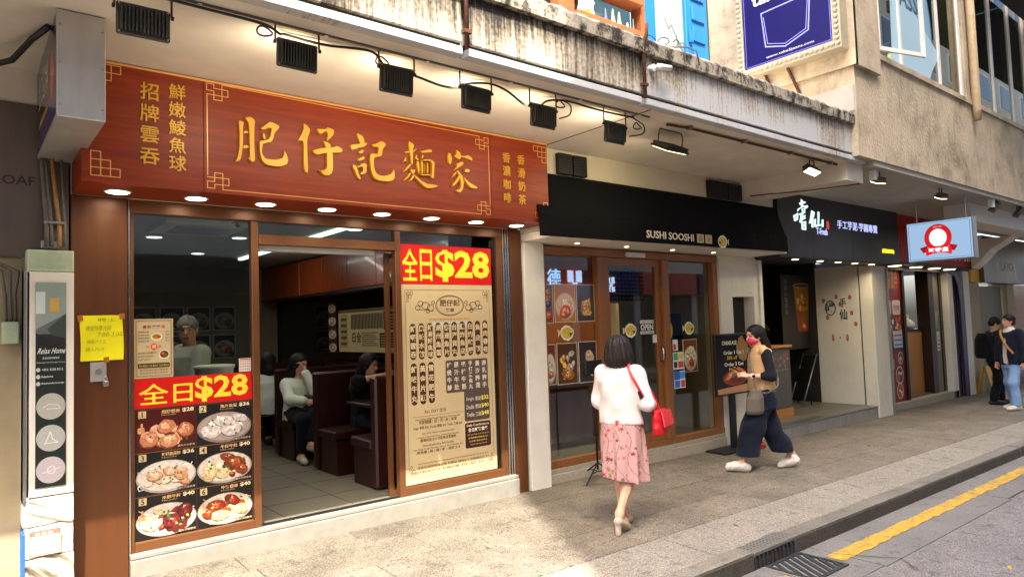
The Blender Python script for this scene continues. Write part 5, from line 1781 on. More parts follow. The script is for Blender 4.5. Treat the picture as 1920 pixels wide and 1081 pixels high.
card('sheet of coloured delivery stickers on the timber post', 7.08, 7.30, 1.12, 1.34, .035, [(.05, .55, .4, .4, '#3fa05a'), (.5, .6, .45, .3, '#e0c030'), (.05, .1, .3, .35, '#222222'), (.45, .1, .5, .35, '#d04a30')])
card('blue payment stickers low on the right sushi window', 7.085, 7.31, .88, 1.10, .035, [(.0, .5, .5, .5, '#2a5fae'), (.5, .55, .5, .4, '#4a90d8'), (.05, .05, .45, .4, '#1f6fd0'), (.6, .05, .35, .4, '#c83a2c')])
picture('dish_picture', 'tall picture of noodle bowl on the right sushi window', 7.42, 7.72, 1.06, 1.49, '#7a4a28', [(.5, .30, .34, .22, ('#d8b880', '#ecd8ac', '#c09a58')), (.55, .28, .22, .14, ('#b84a28', '#d87048', '#8a2c14')), (.5, .68, .40, .14, ('#e0cfa8', '#f0e4c8', '#c8b080'))], 9, bowl='#d8c8b0', greens=5)
sm = thing('dark_screen', 'dark blue monitor standing behind the right sushi window', 'monitor', (7.5, .45, 1.5))
box('screen', 'signboard_blue', sm, 7.42, 7.90, .5, .53, 1.48, 1.84, .006)
MB().box(7.6, 7.7, .52, .56, 1.20, 1.48).build('stand', 'black_metal', sm)
t = thing('sanitizer_bottle', 'white pump bottle behind the right sushi window', 'bottle', (7.95, .45, 1.2))
MB().lathe((7.98, .45, 1.2), [(.035, 0), (.035, .17), (.015, .20), (.015, .23), (.022, .235), (.022, .25)], 'Z', 16).build('body', 'white_plastic', t, smooth=True)
box('nozzle', 'white_plastic', t, 7.93, 7.985, .442, .458, 1.45, 1.465)
# ------------------------------------------------------------------ awning
aw = thing('sushi_awning', 'long black fabric awning over the sushi shop', 'awning', (6.8, -.45, 2.6))
prof = [(-.372, 3.285), (-.40, 3.25), (-.46, 3.05), (-.515, 2.88), (-.535, 2.83), (-.535, 2.81), (-.54, 2.615), (-.532, 2.612), (-.525, 2.80), (-.374, 3.24)]
n = 60
V, F = [], []
rw = random.Random(4)
for i in range(n + 1):
    x = 4.40 + (8.985 - 4.40) * i / n
    sag = .010 * math.sin(i * .9) + .006 * math.sin(i * 2.3)
    for k, (y, z) in enumerate(prof):
        dz = .05 * (i / n) if k in (4, 5, 6, 7, 8) else .0
        V.append((x, y + (sag * .5 if k in (5, 6) else 0), z + dz * .6 + (sag * .5 if k == 6 else 0)))
m_ = len(prof)
for i in range(n):
    for k in range(m_):
        F.append((i * m_ + k, i * m_ + (k + 1) % m_, (i + 1) * m_ + (k + 1) % m_, (i + 1) * m_ + k))
F += [tuple(range(m_)), tuple(n * m_ + k for k in range(m_ - 1, -1, -1))]
MB().add(V, F).build('cloth', 'awning_cloth', aw)
onaw = lambda u, v, d: (u, -.548 - d, v)
solid_text('SUSHI SOOSHI', 5.97, 2.675, .085, onaw, .004, 'lettering', 'letter_white', aw, w=.86, bold=.012)
P = Print((0, -.550, 0))
for k, ch in enumerate('福迷'):
    P.rect(6.895 + k * .165, 2.665, .135, .105, '#cdb98a')
P.up()
for k, ch in enumerate('福迷'):
    P.text(ch, 6.9625 + k * .165, 2.68, .075, '#3a3226', w=.075, align='c')
fish(P, 7.42, 2.70, .10, -1)
P.build('emblem', 'print', aw)
# twin louvred boxes on the band wall
for k, (x0, x1, lab) in enumerate(((4.79, 5.20, 'black twin louvred vent beside the red signboard'), (7.38, 8.10, 'black twin louvred vent above the right end of the awning'))):
    t = thing('wall_vent', lab, 'vent', ((x0 + x1) / 2, -.4, 3.29))
    xm = x0 + (x1 - x0) * .56 if k else (x0 + x1) / 2
    for (a, c) in ((x0, xm - .012), (xm + .012, x1)):
        box('case', 'black_metal', t, a, c, -.43, -.372, 3.288, 3.505, .006)
        for q in range(6):
            box('louvre', 'black_metal', t, a + .015, c - .015, -.437, -.4305, 3.31 + q * .031, 3.325 + q * .031)
# ------------------------------------------------------------------ stands on the pavement
es = thing('music_stand', 'thin black tripod stand holding a paper bouquet behind the pink cardigan', 'stand', (5.66, .1 - .25, 0))
ex, ey = 5.44, -.17
gz = zg(ex, ey)
MB().cyl((ex, ey, gz + .12), (ex, ey, gz + 1.16), .011, 10).build('pole', 'black_metal', es, smooth=True)
for a in (200, 325, 80):
    MB().tube([(ex, ey, gz + .19), (ex + .30 * math.cos(R(a)), ey + .30 * math.sin(R(a)), gz + .012)], .009, 8).build('leg', 'black_metal', es, smooth=True)
    MB().tube([(ex, ey, gz + .10), (ex + .15 * math.cos(R(a)), ey + .15 * math.sin(R(a)), gz + .10)], .006, 6).build('brace', 'black_metal', es, smooth=True)
box('holder', 'black_metal', es, ex - .12, ex + .12, ey - .01, ey + .01, gz + 1.15, gz + 1.30, .004)
ms = thing('menu_stand', 'dark floor-standing menu board with an orange dish picture', 'sign', (8.0, -.15, 0))
gz = zg(8, -.15)
box('base', 'black_metal', ms, 7.62, 8.44, -.30, .0, gz + .001, gz + .03, .006)
box('post', 'black_metal', ms, 7.985, 8.115, -.165, -.135, gz + .031, .80, .004)
box('panel', 'black_metal', ms, 7.66, 8.50, -.19, -.155, .735, 1.545, .006)
P = Print((7.66, -.1905, .735))
P.rect(.025, .025, .79, .76, '#1e1814').up()
P.poly([(.025, .09), (.815, .13), (.815, .025), (.025, .025)], '#c08a5c').ell(.44, .22, .29, .10, '#8a3c18', n=20).up()
P.poly([(.18, .20), (.30, .30), (.52, .36), (.66, .31), (.60, .24), (.36, .20)], '#d0702c').ell(.50, .20, .2, .05, '#6a3420').up()
P.poly([(.24, .22), (.34, .29), (.52, .33), (.50, .27), (.32, .22)], '#e89650').ell(.62, .60, .13, .16, '#9a7448', wob=.15, rng=random.Random(2)).up()
P.text('OMAKASE', .33, .66, .055, '#e0d6c4', w=.34, align='c', bold=.02)
P.text('Order 1 Get 1', .42, .535, .05, '#e8dfd0', w=.46, align='c', bold=.02)
P.text('50% off', .38, .465, .05, '#e0a02c', w=.24, align='c', bold=.02)
P.text('Order 3 Get', .42, .38, .05, '#e8dfd0', w=.44, align='c', bold=.02)
P.text('FREE', .38, .315, .05, '#e0a02c', w=.16, align='c', bold=.03)
P.build('print', 'print_gloss', ms)
t = thing('red_clamp', 'small red plastic thing on the pavement behind the walking woman', 'tool', (8.3, -.3, 0))
gz = zg(8.4, -.35)
MB().cham(8.36, 8.44, -.38, -.32, gz, gz + .07, .015).build('body', 'red_paint', t)
MB().tube([(8.40, -.35, gz + .07), (8.39, -.33, gz + .16), (8.36, -.30, gz + .22)], .006, 6).build('wire', 'black_metal', t, smooth=True)
# ------------------------------------------------------------------ tea shop
ts = thing('tea_shop', 'open-fronted tea shop with white side wall and metal-edged step', 'shop', (11, 0, 0))
box('step', 'steel', ts, 9.22, 12.40, -.14, .10, -.16, .14)
b = MB()
for k in range(64):
    x = 9.24 + k * .0492
    b.box(x, x + .028, -.148, -.1395, -.05, .12)
b.build('ribbed_riser', 'aluminium', ts)
box('nosing', 'steel', ts, 9.22, 12.40, -.155, .05, .141, .155, .003)
box('floor', 'shop_floor', ts, 9.22, 12.40, .051, 5.0, .10, .152)
for k in range(7):
    box('floor_joint', 'mortar', ts, 9.22, 12.39, .35 + .45 * k, .356 + .45 * k, .10, .1535)
box('pilaster', 'cream', ts, 12.42, 12.96, -.16, .06, -.3, 2.60, .006)
box('pilaster_core', 'cream', ts, 12.501, 12.95, .061, .4, -.3, 2.6)
box('corner_guard', 'steel', ts, 12.962, 12.985, -.20, .0, -.3, 2.56)
box('side_wall', 'cream', ts, 12.42, 12.5, .085, .86, .152, 2.62)
box('wall_groove', 'gas_black', ts, 12.45, 12.5, .061, .084, .152, 2.62)
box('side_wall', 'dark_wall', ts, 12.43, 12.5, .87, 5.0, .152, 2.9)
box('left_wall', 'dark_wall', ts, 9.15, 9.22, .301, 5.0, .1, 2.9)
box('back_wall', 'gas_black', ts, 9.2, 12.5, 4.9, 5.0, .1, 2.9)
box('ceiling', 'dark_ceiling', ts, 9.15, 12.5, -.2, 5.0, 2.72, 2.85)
P = Print((12.4195, .84, .152), U=(0, -1, 0), N=(-1, 0, 0))
P.ring(.24, 1.72, .10, .14, .02, '#2c4034', 24)
P.text('嚐', .24, 1.63, .20, '#22342a', w=.16, align='c', bold=.02).text('仙', .47, 1.50, .19, '#22342a', w=.14, align='c', bold=.03)
P.text('手', .47, 1.73, .16, '#22342a', w=.12, align='c', bold=.02)
for (x, y) in ((.12, 1.86), (.36, 1.92), (.60, 1.90), (.18, 1.55), (.62, 1.62), (.68, 1.42), (.42, 1.78)):
    for q in range(5):
        P.ell(x + .018 * math.cos(q * 1.257), y + .026 * math.sin(q * 1.257), .014, .02, '#b03a2c', n=8)
P.ell(.26, 1.18, .022, .065, '#a8382c', n=14).ell(.52, 1.18, .022, .065, '#a8382c', n=14).ell(.39, 1.18, .012, .02, '#7a2a22', n=10)
P.up().ell(.26, 1.19, .010, .03, '#d0907c', n=10).ell(.52, 1.19, .010, .03, '#d0907c', n=10)
P.build('wall_emblem', 'print', ts)
sn = thing('tea_shop_sign', 'dark grey tea shop fascia with glowing white characters', 'signboard', (11, -.3, 2.6))
for (a, c) in ((8.985, 9.92), (9.925, 11.2), (11.205, 12.96)):
    box('panel', 'tea_sign_face', sn, a, c, -.42, -.02, 2.60, 3.70)
b = MB()
for i, st in enumerate(TEA):
    n = len(st)
    th = -.4205 - .004 - .0002 * i
    b.add([(x, -.4205, z) for x, z in st] + [(x, th, z) for x, z in st],
          [tuple(n + q for q in tri) for tri in tessellate_polygon([[Vector((x, z, 0)) for x, z in st]])] + [(k, (k + 1) % n, n + (k + 1) % n, n + k) for k in range(n)])
b.build('glowing_characters', 'led_white', sn)
ons = lambda u, v, d: (u, -.421 - d, v)
solid_text('T-Fresh', 10.05, 2.965, .10, ons, .003, 'small_lettering', 'led_blue', sn, w=.34, bold=.02)
solid_text('手工芋泥·芋圓專賣', 10.72, 3.095, .135, ons, .003, 'glowing_slogan', 'led_blue', sn, w=1.42, bold=.01)
P = Print((0, -.4215, 0))
P.rrect(10.37, 3.06, .085, .13, .03, '#c0453c').up()
P.rect(12.26, 2.755, .50, .11, '#1a1608').up()
P.build('seal', 'print_lit', sn)
solid_text('[黑糖波霸奶茶]', 12.28, 2.77, .075, lambda u, v, d: (u, -.4225 - d, v), .004, 'yellow_ticker', 'led_yellow', sn, w=.46)
box('underside', 'black_metal', sn, 8.985, 12.96, -.415, -.02, 2.585, 2.599)
for x in (9.61, 10.35, 10.93, 11.51, 12.12):
    d = MB().lathe((x, -.3, 2.5845), [(.06, 0), (.06, -.004), (.05, -.005)], 'Z', 16).build('downlight', 'white_plastic', sn)
    MB().lathe((x, -.3, 2.579), [(.049, 0), (.047, -.002)], 'Z', 16).build('lens', 'lamp_warm', d)
    area('downlight_glow', (x, -.3, 2.57), 0.6, .08, (1, .85, .6), (0, 0, -1), sn)
# tea shop fittings
ct = thing('tea_counter', 'grey tea shop counter with wooden top and base', 'counter', (10.1, .6, .15))
box('body', 'counter_grey', ct, 9.3, 10.46, .34, 1.0, .30, 1.25, .008)
box('top', 'oak', ct, 9.28, 10.49, .31, 1.05, 1.251, 1.29, .006)
box('base', 'oak', ct, 9.3, 10.47, .33, 1.0, .153, .298)
P = Print((9.3, .3395, .3))
rr = random.Random(6)
for k in range(26):
    P.ell(rr.uniform(.65, 1.1), rr.uniform(.66, .86), .02, .03, rr.choice(['#8a5a3c', '#a08a6c', '#6a6a60', '#9a4a3a']), n=8)
P.text('thank you so much', .64, .58, .05, '#9a9a90', w=.45)
P.build('print', 'print_dim', ct)
for k, (x, y, r_, h_, m_, lab) in enumerate(((9.85, .5, .04, .16, 'white_plastic', 'white cup on the tea counter'), (10.0, .55, .05, .10, 'oak', 'small wooden caddy on the tea counter'), (9.6, .5, .05, .18, 'yellow_plastic', 'yellow jar at the left of the tea counter'))):
    t = thing(('cup', 'caddy', 'jar')[k], lab, ('cup', 'box', 'jar')[k], (x, y, 1.29))
    MB().lathe((x, y, 1.291), [(r_ * .8, 0), (r_, h_ * .8), (r_ * 1.02, h_ * .82), (r_ * .9, h_)], 'Z', 16).build('body', m_, t, smooth=True)
pl_ = thing('counter_plant', 'small bushy potted plant on the tea counter', 'plant', (10.35, .8, 1.29))
MB().lathe((10.36, .8, 1.291), [(.06, 0), (.08, .13), (.085, .14), (.05, .14)], 'Z', 16).build('pot', 'white_plastic', pl_, smooth=True)
b = MB()
rr = random.Random(12)
for k in range(150):
    a, e = rr.uniform(0, 6.28), rr.uniform(-.2, 1.4)
    d = Vector((math.cos(a) * math.cos(e), math.sin(a) * math.cos(e), math.sin(e)))
    p = Vector((10.36, .8, 1.50)) + d * rr.uniform(.05, .15)
    q = d.cross(Vector((rr.uniform(-1, 1), rr.uniform(-1, 1), rr.uniform(-1, 1)))).normalized() * .018
    b.quad(p - q, p + d * .03 - q * .2, p + d * .06, p + d * .03 + q)
mat('leaf', '#3a4420', .6, rnd=0)
b.build('leaves', 'leaf', pl_, fix=False)
dp = thing('drink_poster', 'dark poster of a tall amber iced drink inside the tea shop', 'poster', (12.35, 1.7, 1.3))
box('sheet', 'paper_dark', dp, 11.45, 12.40, 1.0, 1.02, 1.15, 2.50)
P = Print((11.36, .9995, 1.28))
P.poly([(.62, .18), (.98, .18), (1.10, 1.02), (.52, 1.02)], '#6a4018').up()
P.poly([(.64, .20), (.96, .20), (1.01, .55), (.60, .55)], '#8a3410').poly([(.60, .56), (1.01, .56), (1.08, .98), (.54, .98)], '#a06a22').up()
rr = random.Random(3)
for k in range(18):
    P.ell(rr.uniform(.64, .96), rr.uniform(.24, .9), rr.uniform(.03, .07), rr.uniform(.03, .06), rr.choice(['#c88a2c', '#7a2a0c', '#d0a040', '#5a5a20']), n=8, wob=.3, rng=rr)
P.up().ring(.81, 1.02, .30, .05, .02, '#b8b0a0', 22)
P.col('特調冰鎮果茶', .25, 1.15, .10, .11, '#8a8a84')
P.build('print', 'print_dim', dp)
nc = thing('wall_notice', 'small white notice on the left tea shop wall', 'notice', (9.3, .5, 1.6))
box('sheet', 'paper_white', nc, 9.26, 9.44, .318, .322, 1.52, 1.78)
P = Print((9.26, .3175, 1.52))
for k in range(5):
    P.rect(.02, .04 + k * .04, .14 - .02 * (k % 2), .012, '#7a8a8c')
P.build('print', 'print_dim', nc)
fc = thing('folding_chair', 'folded chair leaning against the white tea shop wall', 'chair', (12.0, .9, .15))
for (dx) in (0, .28):
    MB().tube([(11.62 + dx * .2, .80 + dx, .155), (12.22 + dx * .2, .80 + dx, 1.05)], .012, 8).build('leg', 'steel', fc, smooth=True)
    MB().tube([(11.95 + dx * .2, .81 + dx, .155), (11.92 + dx * .2, .81 + dx, .62)], .010, 8).build('leg', 'black_metal', fc, smooth=True)
MB().prism([(11.86, .80, .56), (12.0, .80, .78), (12.06, 1.10, .78), (11.92, 1.10, .56)], (.02, 0, -.01)).build('seat', 'black_metal', fc)
MB().prism([(12.08, .80, .86), (12.2, .80, 1.02), (12.26, 1.10, 1.02), (12.14, 1.10, .86)], (.02, 0, -.01)).build('backrest', 'black_metal', fc)
# ------------------------------------------------------------------ red snack shop
rs = thing('snack_shop', 'small red snack shop with poster panel and wooden counter', 'shop', (15, 0, 0))
for k in range(20):
    x = 13.0 + k * .185
    box('step_tile', 'granite_step', rs, x, x + .179, .02, .20, -.2, .055, .003)
box('step_bed', 'mortar', rs, 13.0, 16.72, .03, .22, -.2, .04)
box('floor', 'shop_floor', rs, 12.99, 17.5, .221, 4, -.1, .07)
box('panel', 'red_paint', rs, 13.02, 14.28, .12, .20, .06, 2.62)
P = Print((13.02, .1195, .06))
P.rect(0, 0, 1.26, 2.56, '#7c1c1c').up()
P.text('人氣雞蛋仔', .75, 2.15, .22, '#c89040', w=.8, align='c')
P.text('港式小食店', .75, 2.36, .14, '#c89040', w=.8, align='c')
for k in range(2):
    P.rrect(.42 + k * .42, 1.65, .36, .28, .05, '#d8c8b4')
rr = random.Random(9)
for k in range(46):
    P.ell(rr.uniform(.45, 1.2), rr.uniform(1.20, 1.6), rr.uniform(.03, .08), rr.uniform(.03, .07), rr.choice(['#c8642c', '#d8b8a0', '#a83024', '#e0cdb0', '#5a1a14']), n=8, wob=.3, rng=rr)
P.rect(.40, .98, .85, .14, '#243060').rect(.82, 1.02, .40, .32, '#c6ccd0')
for (x, y, q) in ((.62, .72, .17), (1.0, .50, .17), (.58, .30, .17), (.98, .20, .15), (.62, .02 + .12, .12), (1.08, .82, .12), (.30, .48, .14)):
    P.ell(x, y, q, q * 1.0, '#d8c4ac', n=22)
P.up()
for (x, y, q) in ((.62, .72, .17), (1.0, .50, .17), (.58, .30, .17), (.98, .20, .15), (.62, .02 + .12, .12), (1.08, .82, .12), (.30, .48, .14)):
    P.ell(x, y, q * .84, q * .84, rr.choice(['#8a3018', '#a8502c', '#4a4030']), n=20)
    for j in range(6):
        P.lay += 1
        P.ell(x + rr.uniform(-.5, .5) * q, y + rr.uniform(-.5, .5) * q, q * .28, q * .2, rr.choice(['#d8a060', '#e8d8b8', '#b84a24', '#6a7a30']), n=8, wob=.3, rng=rr)
        P.lay -= 1
P.up()
for k in range(2):
    P.text('招牌', .60 + k * .42, 1.72, .12, '#8a2a1c', w=.24, align='c')
for k in range(3):
    P.rect(.86, 1.06 + k * .09, .32, .03, '#4a6a9a')
P.build('poster_print', 'print', rs)
box('panel_edge', 'black_metal', rs, 14.285, 14.38, .08, .25, .06, 2.6)
box('red_strip', 'red_paint', rs, 14.385, 14.55, .30, .36, 1.4, 2.6)
box('counter_front', 'oak', rs, 14.48, 15.72, .32, .40, .07, 1.36, .006)
box('counter_top', 'table_wood', rs, 14.46, 15.74, .30, .9, 1.362, 1.40, .005)
box('pale_panel', 'beige_wall', rs, 14.55, 16.1, 1.2, 1.25, 1.62, 2.62)
box('back_wall', 'dark_wall', rs, 12.99, 17.5, 2.5, 2.6, .07, 2.9)
box('ceiling', 'dark_ceiling', rs, 12.99, 18.1, .0, 2.6, 2.64, 2.74)
box('left_wall', 'dark_wall', rs, 12.99, 13.02, .21, 2.6, .07, 2.64)
box('dark_post', 'table_wood', rs, 15.75, 16.0, .15, .40, .06, 2.62)
box('glass_door', 'grey_shutter', rs, 16.02, 16.28, .16, .22, .06, 2.62)
card('white slip on the snack shop glass', 16.06, 16.2, .92, 1.32, .158, [(.1, .1, .8, .08, '#8a8a80'), (.1, .3, .8, .08, '#8a8a80'), (.1, .5, .8, .08, '#8a8a80'), (.1, .7, .6, .08, '#8a8a80')])
card('blue and yellow stickers on the snack shop glass', 16.05, 16.25, 1.40, 1.75, .158, [(.5, .05, .45, .7, '#2c7a9a'), (.05, .4, .4, .5, '#b0a030')], base='#8a8a70')
box('dark_post', 'table_wood', rs, 16.30, 16.42, .14, .40, .06, 2.62)
box('white_post', 'white_paint', rs, 16.44, 16.72, .02, .40, -.25, 2.62, .005)
box('red_post', 'rust', rs, 16.73, 16.82, .04, .4, -.25, 2.62)
box('brown_post', 'table_wood', rs, 16.83, 17.05, .06, .4, -.25, 2.62)
# purple arch strip
b = MB()
prof = [(17.06, -.25), (17.06, 1.9), (16.98, 2.3), (16.80, 2.5), (16.5, 2.56), (13.1, 2.56), (13.1, 2.62), (16.6, 2.62), (16.95, 2.58), (17.18, 2.4), (17.30, 2.0), (17.30, -.25)]
b.prism([(x, .0, z) for x, z in prof], (0, .05, 0))
b.build('purple_arch', 'purple_paint', rs)
box('white_post', 'white_paint', rs, 17.32, 17.66, .0, .40, -.3, 2.62, .005)
t = thing('takeaway_bag', 'knotted white carrier bag on the snack counter', 'bag', (15.55, .5, 1.4))
MB().lathe((15.5, .5, 1.401), [(.10, 0), (.14, .06), (.13, .14), (.05, .2), (.02, .22), (.05, .27), (.02, .3)], 'Z', 14).build('bag', 'white_plastic', t, smooth=True)
rsg = thing('snack_shop_sign', 'red slatted snack shop sign with white characters', 'signboard', (15, -.3, 2.65))
box('board', 'red_paint', rsg, 13.02, 17.0, -.36, -.02, 2.66, 3.52)
for k in range(58):
    x = 13.06 + k * .0672
    box('slat', 'red_paint', rsg, x, x + .044, -.372, -.3605, 2.67, 3.50)
solid_text('小食專門店', 14.6, 2.76, .24, lambda u, v, d: (u, -.3735 - d, v), .006, 'lettering', 'letter_white', rsg, w=2.25, bold=.02)
box('lamp_rail', 'black_metal', rsg, 13.0, 17.1, -.34, .0, 2.56 + .065, 2.655)
for x in (13.35, 14.3, 15.2, 16.0):
    d = MB().lathe((x, -.18, 2.624), [(.13, 0), (.13, -.02), (.11, -.022)], 'Z', 16).build('downlight', 'white_plastic', rsg)
    MB().lathe((x, -.18, 2.60), [(.108, 0), (.105, -.003)], 'Z', 16).build('lens', 'lamp_warm', d)
    area('downlight_glow', (x, -.18, 2.59), 0.35, .16, (1, .85, .6), (0, 0, -1), rsg)
# hanging lightbox, perpendicular to the street
hl = thing('hanging_lightbox', 'glowing white hanging lightbox with a red ring logo and ribbon', 'sign', (12.0, -1.35, 2.55))
HX = 12.02
box('case', 'steel', hl, HX, HX + .18, -1.86, -.92, 2.545, 3.185, .006)
box('face', 'screen_white', hl, HX - .004, HX - .0005, -1.845, -.935, 2.562, 3.168)
P = Print((HX - .0045, -.935, 2.562), U=(0, -1, 0), N=(-1, 0, 0))
P.frame(.02, .018, .87, .57, .005, '#1c2c4c')
P.ell(.44, .345, .195, .215, '#b01018', n=36).up().ell(.44, .345, .195 - .008, .206, '#c8141c', n=36).up()
P.ell(.44, .345, .125, .14, '#e8f0f8', n=30)
P.up().poly([(.17, .20), (.28, .23), (.30, .14), (.22, .12)], '#8a0c14').poly([(.71, .20), (.60, .23), (.58, .14), (.66, .12)], '#8a0c14').up()
P.poly([(.25, .175), (.34, .205), (.44, .215), (.54, .205), (.63, .175), (.62, .07), (.53, .095), (.44, .105), (.35, .095), (.26, .07)], '#c8141c').up()
P.text('咕嚕皇', .44, .115, .075, '#f4f8ff', w=.28, align='c', bold=.03)
P.text('SINCE 1985', .44, .505, .022, '#f0d8d8', w=.12, align='c')
P.build('logo_print', 'print_lit', hl)
for y in (-1.75, -1.05):
    MB().cyl((HX + .09, y, 3.185), (HX + .09, y, 3.56), .012, 8).build('hanger', 'steel', hl)
# ------------------------------------------------------------------ far shopfronts
fs = thing('far_shop', 'far shopfront with grey metal door and dark fascia', 'shop', (20, 0, 0))
box('pier', 'beige_wall', fs, 17.70, 18.35, .02, .4, -.3, 2.36)
box('metal_door', 'grey_shutter', fs, 18.40, 20.2, .12, .16, -.2, 2.30)
box('pier', 'beige_wall', fs, 20.25, 20.8, .0, .4, -.3, 2.36)
box('red_door', 'cabinet_wood', fs, 20.85, 24.0, .2, .3, -.3, 2.36)
box('fascia', 'stone_panel', fs, 18.3, 21.6, -.12, .4, 2.37, 3.46)
box('yellow_notice', 'yellow_plastic', fs, 17.75, 18.28, -.03, .02, 2.38, 2.75)
P = Print((18.3, -.1205, 2.37))
P.text('LAYO', 1.2, .3, .2, '#2c2622', w=.9)
P.build('engraved_letters', 'print_dim', fs)
box('wall', 'dark_wall', fs, 24.01, 45, .0, .4, -.6, 3.5)
box('screen', 'screen_white', fs, 22.0, 22.9, -.35, -.3, 2.2, 3.0)
cs = thing('caution_sign', 'yellow folding wet floor sign by the far pier', 'sign', (17.9, -.15, -.1))
gz = zg(17.9, -.15)
for s_ in (-1, 1):
    MB().prism([(17.72, -.15 + s_ * .16, gz), (18.02, -.15 + s_ * .16, gz), (17.98, -.15 + s_ * .02, gz + .62), (17.76, -.15 + s_ * .02, gz + .62)], (0, s_ * .012, 0)).build('leaf', 'yellow_plastic', cs)
P = Print((17.80, -.325, gz + .02), V=(0, .22, .975))
P.text('!', .07, .25, .16, '#8a2c10', align='c', bold=.03).text('小心', .07, .12, .07, '#5a3a08', w=.13, align='c')
P.build('print', 'print', cs)
# ------------------------------------------------------------------ beige corner building above
bb_ = thing('beige_building', 'beige plastered building with upper windows beyond the canopy', 'building', (12, -1, 3.55))
WY = -1.95
box('front_wall', 'beige_plaster', bb_, 8.13, 26, WY, -1.55, 3.585, 4.92)
box('front_wall', 'beige_plaster', bb_, 8.13, 8.70, WY, -1.55, 4.921, 9)
box('front_wall', 'beige_plaster', bb_, 11.86, 12.26, WY, -1.55, 4.921, 9)
box('front_wall', 'beige_plaster', bb_, 15.2, 26, WY, -1.55, 4.921, 9)
box('front_wall', 'beige_plaster', bb_, 8.70, 15.2, WY, -1.55, 7.4, 9)
box('side_wall', 'beige_plaster', bb_, 8.131, 8.4, -1.549, -.02, 3.96, 9)
box('corner_pier', 'beige_plaster', bb_, 8.08, 8.74, WY - .055, WY - .002, 4.64, 8.99)
box('corner_pier', 'beige_plaster', bb_, 8.075, 8.128, WY - .055, -.62, 4.64, 8.99)
box('side_patch', 'grey_soffit', bb_, 8.112, 8.13, -1.94, -1.0, 4.12, 4.42)
box('soffit', 'grey_soffit', bb_, 8.57, 26, -1.93, -.02, 3.52, 3.584)
box('haunch', 'white_paint', bb_, 13.0, 26, -1.55, -1.15, 3.22, 3.519)
b = MB()
b.prism([(16.6, -1.15, 3.22), (16.6, -.4, 3.22), (16.6, -.4, 2.62), (16.6, -.55, 2.75), (16.6, -.75, 2.98), (16.6, -.95, 3.1)], (.5, 0, 0))
b.build('bracket', 'white_paint', bb_)
box('sill_shade', 'beige_plaster', bb_, 8.70, 15.2, WY - .03, WY - .002, 4.86, 4.93)
def upper_window(x0, x1, z0, z1, mull, lab=None):
    w = frame_mb(x0, x1, z0, z1, .05, WY + .03, WY + .09).build('window', 'white_paint', bb_)
    xs = [x0 + .05] + list(mull) + [x1 - .05]
    for m_ in mull:
        box('mullion', 'white_paint', w, m_ - .03, m_ + .03, WY + .03, WY + .09, z0 + .05, z1 - .05)
    for a, c in zip(xs[:-1], xs[1:]):
        box('pane', 'glass_upper', w, a + .03, c - .03, WY + .055, WY + .06, z0 + .05, z1 - .05)
    return w
w1 = upper_window(8.72, 11.84, 4.931, 7.38, [9.62, 10.95])
w2 = upper_window(12.28, 15.18, 4.931, 7.38, [13.3, 14.3])
# a casement standing open
b = MB()
for (a, c, z0, z1) in ((0, .05, 4.98, 7.3), (.77, .82, 4.98, 7.3), (.05, .77, 4.98, 5.03), (.05, .77, 7.25, 7.3)):
    b.prism([(8.78 + a * .98, WY - .02 - a * .30, z0), (8.78 + c * .98, WY - .02 - c * .30, z0), (8.78 + c * .98, WY - .02 - c * .30, z1), (8.78 + a * .98, WY - .02 - a * .30, z1)], (.01, .03, 0))
b.build('open_casement', 'white_paint', w1)
box('room_back', 'beige_wall', bb_, 8.5, 15.2, 1.2, 1.25, 4.2, 7.5)
box('room_floor', 'dark_wall', bb_, 8.5, 15.2, -1.54, 1.2, 4.15, 4.2)
box('room_ceiling', 'grey_soffit', bb_, 8.5, 15.2, -1.54, 1.2, 7.41, 7.5)
box('room_side', 'dark_wall', bb_, 15.21, 15.3, -1.54, 1.2, 4.2, 7.4)
for k, (x, y) in enumerate(((9.3, -.6), (10.2, -.2), (10.9, -.8), (11.4, 0), (12.9, -.5), (13.9, -.2))):
    MB().lathe((x, y, 6.1 + .1 * (k % 2)), [(.03, .25), (.05, .2), (.09, .0), (.075, 0)], 'Z', 14).build('pendant', 'lamp_warm', bb_)
area('room_fill', (11.5, -.4, 7.3), 6.0, 3.0, (1, .9, .75), (0, 0, -1), bb_)  # fill light added to raise the upper room's brightness; no fixture
# round print on the window glass and curtains
P = Print((8.8, WY + .052, 4.98))
P.ell(1.35, .62, .62, 1.05, '#7fa3b8', n=36).up().ring(1.35, .62, .62, 1.05, .035, '#31506a', 36)
P.poly([(.55, .0), (1.75, .0), (2.2, .45), (1.2, .95), (.62, 1.2)], '#a8c8d4').up()
P.text('ASSE', 1.30, .84, .28, '#2a4458', w=.82, align='c', bold=.02)
P.build('window_print', 'print', w1)
t = thing('down_pipe', 'beige drain pipe bracketed to the plaster between the upper windows', 'pipe', (12.05, -2, 4.7))
MB().tube([(12.03, WY - .07, 9), (12.03, WY - .07, 4.8), (12.03, WY - .07, 4.62)], [.06, .06, .05], 12).build('pipe', 'pipe_beige', t, smooth=True)
box('overhang', 'dark_ceiling', bb_, 12.4, 26, -3.1, WY - .06, 6.9, 7.1)
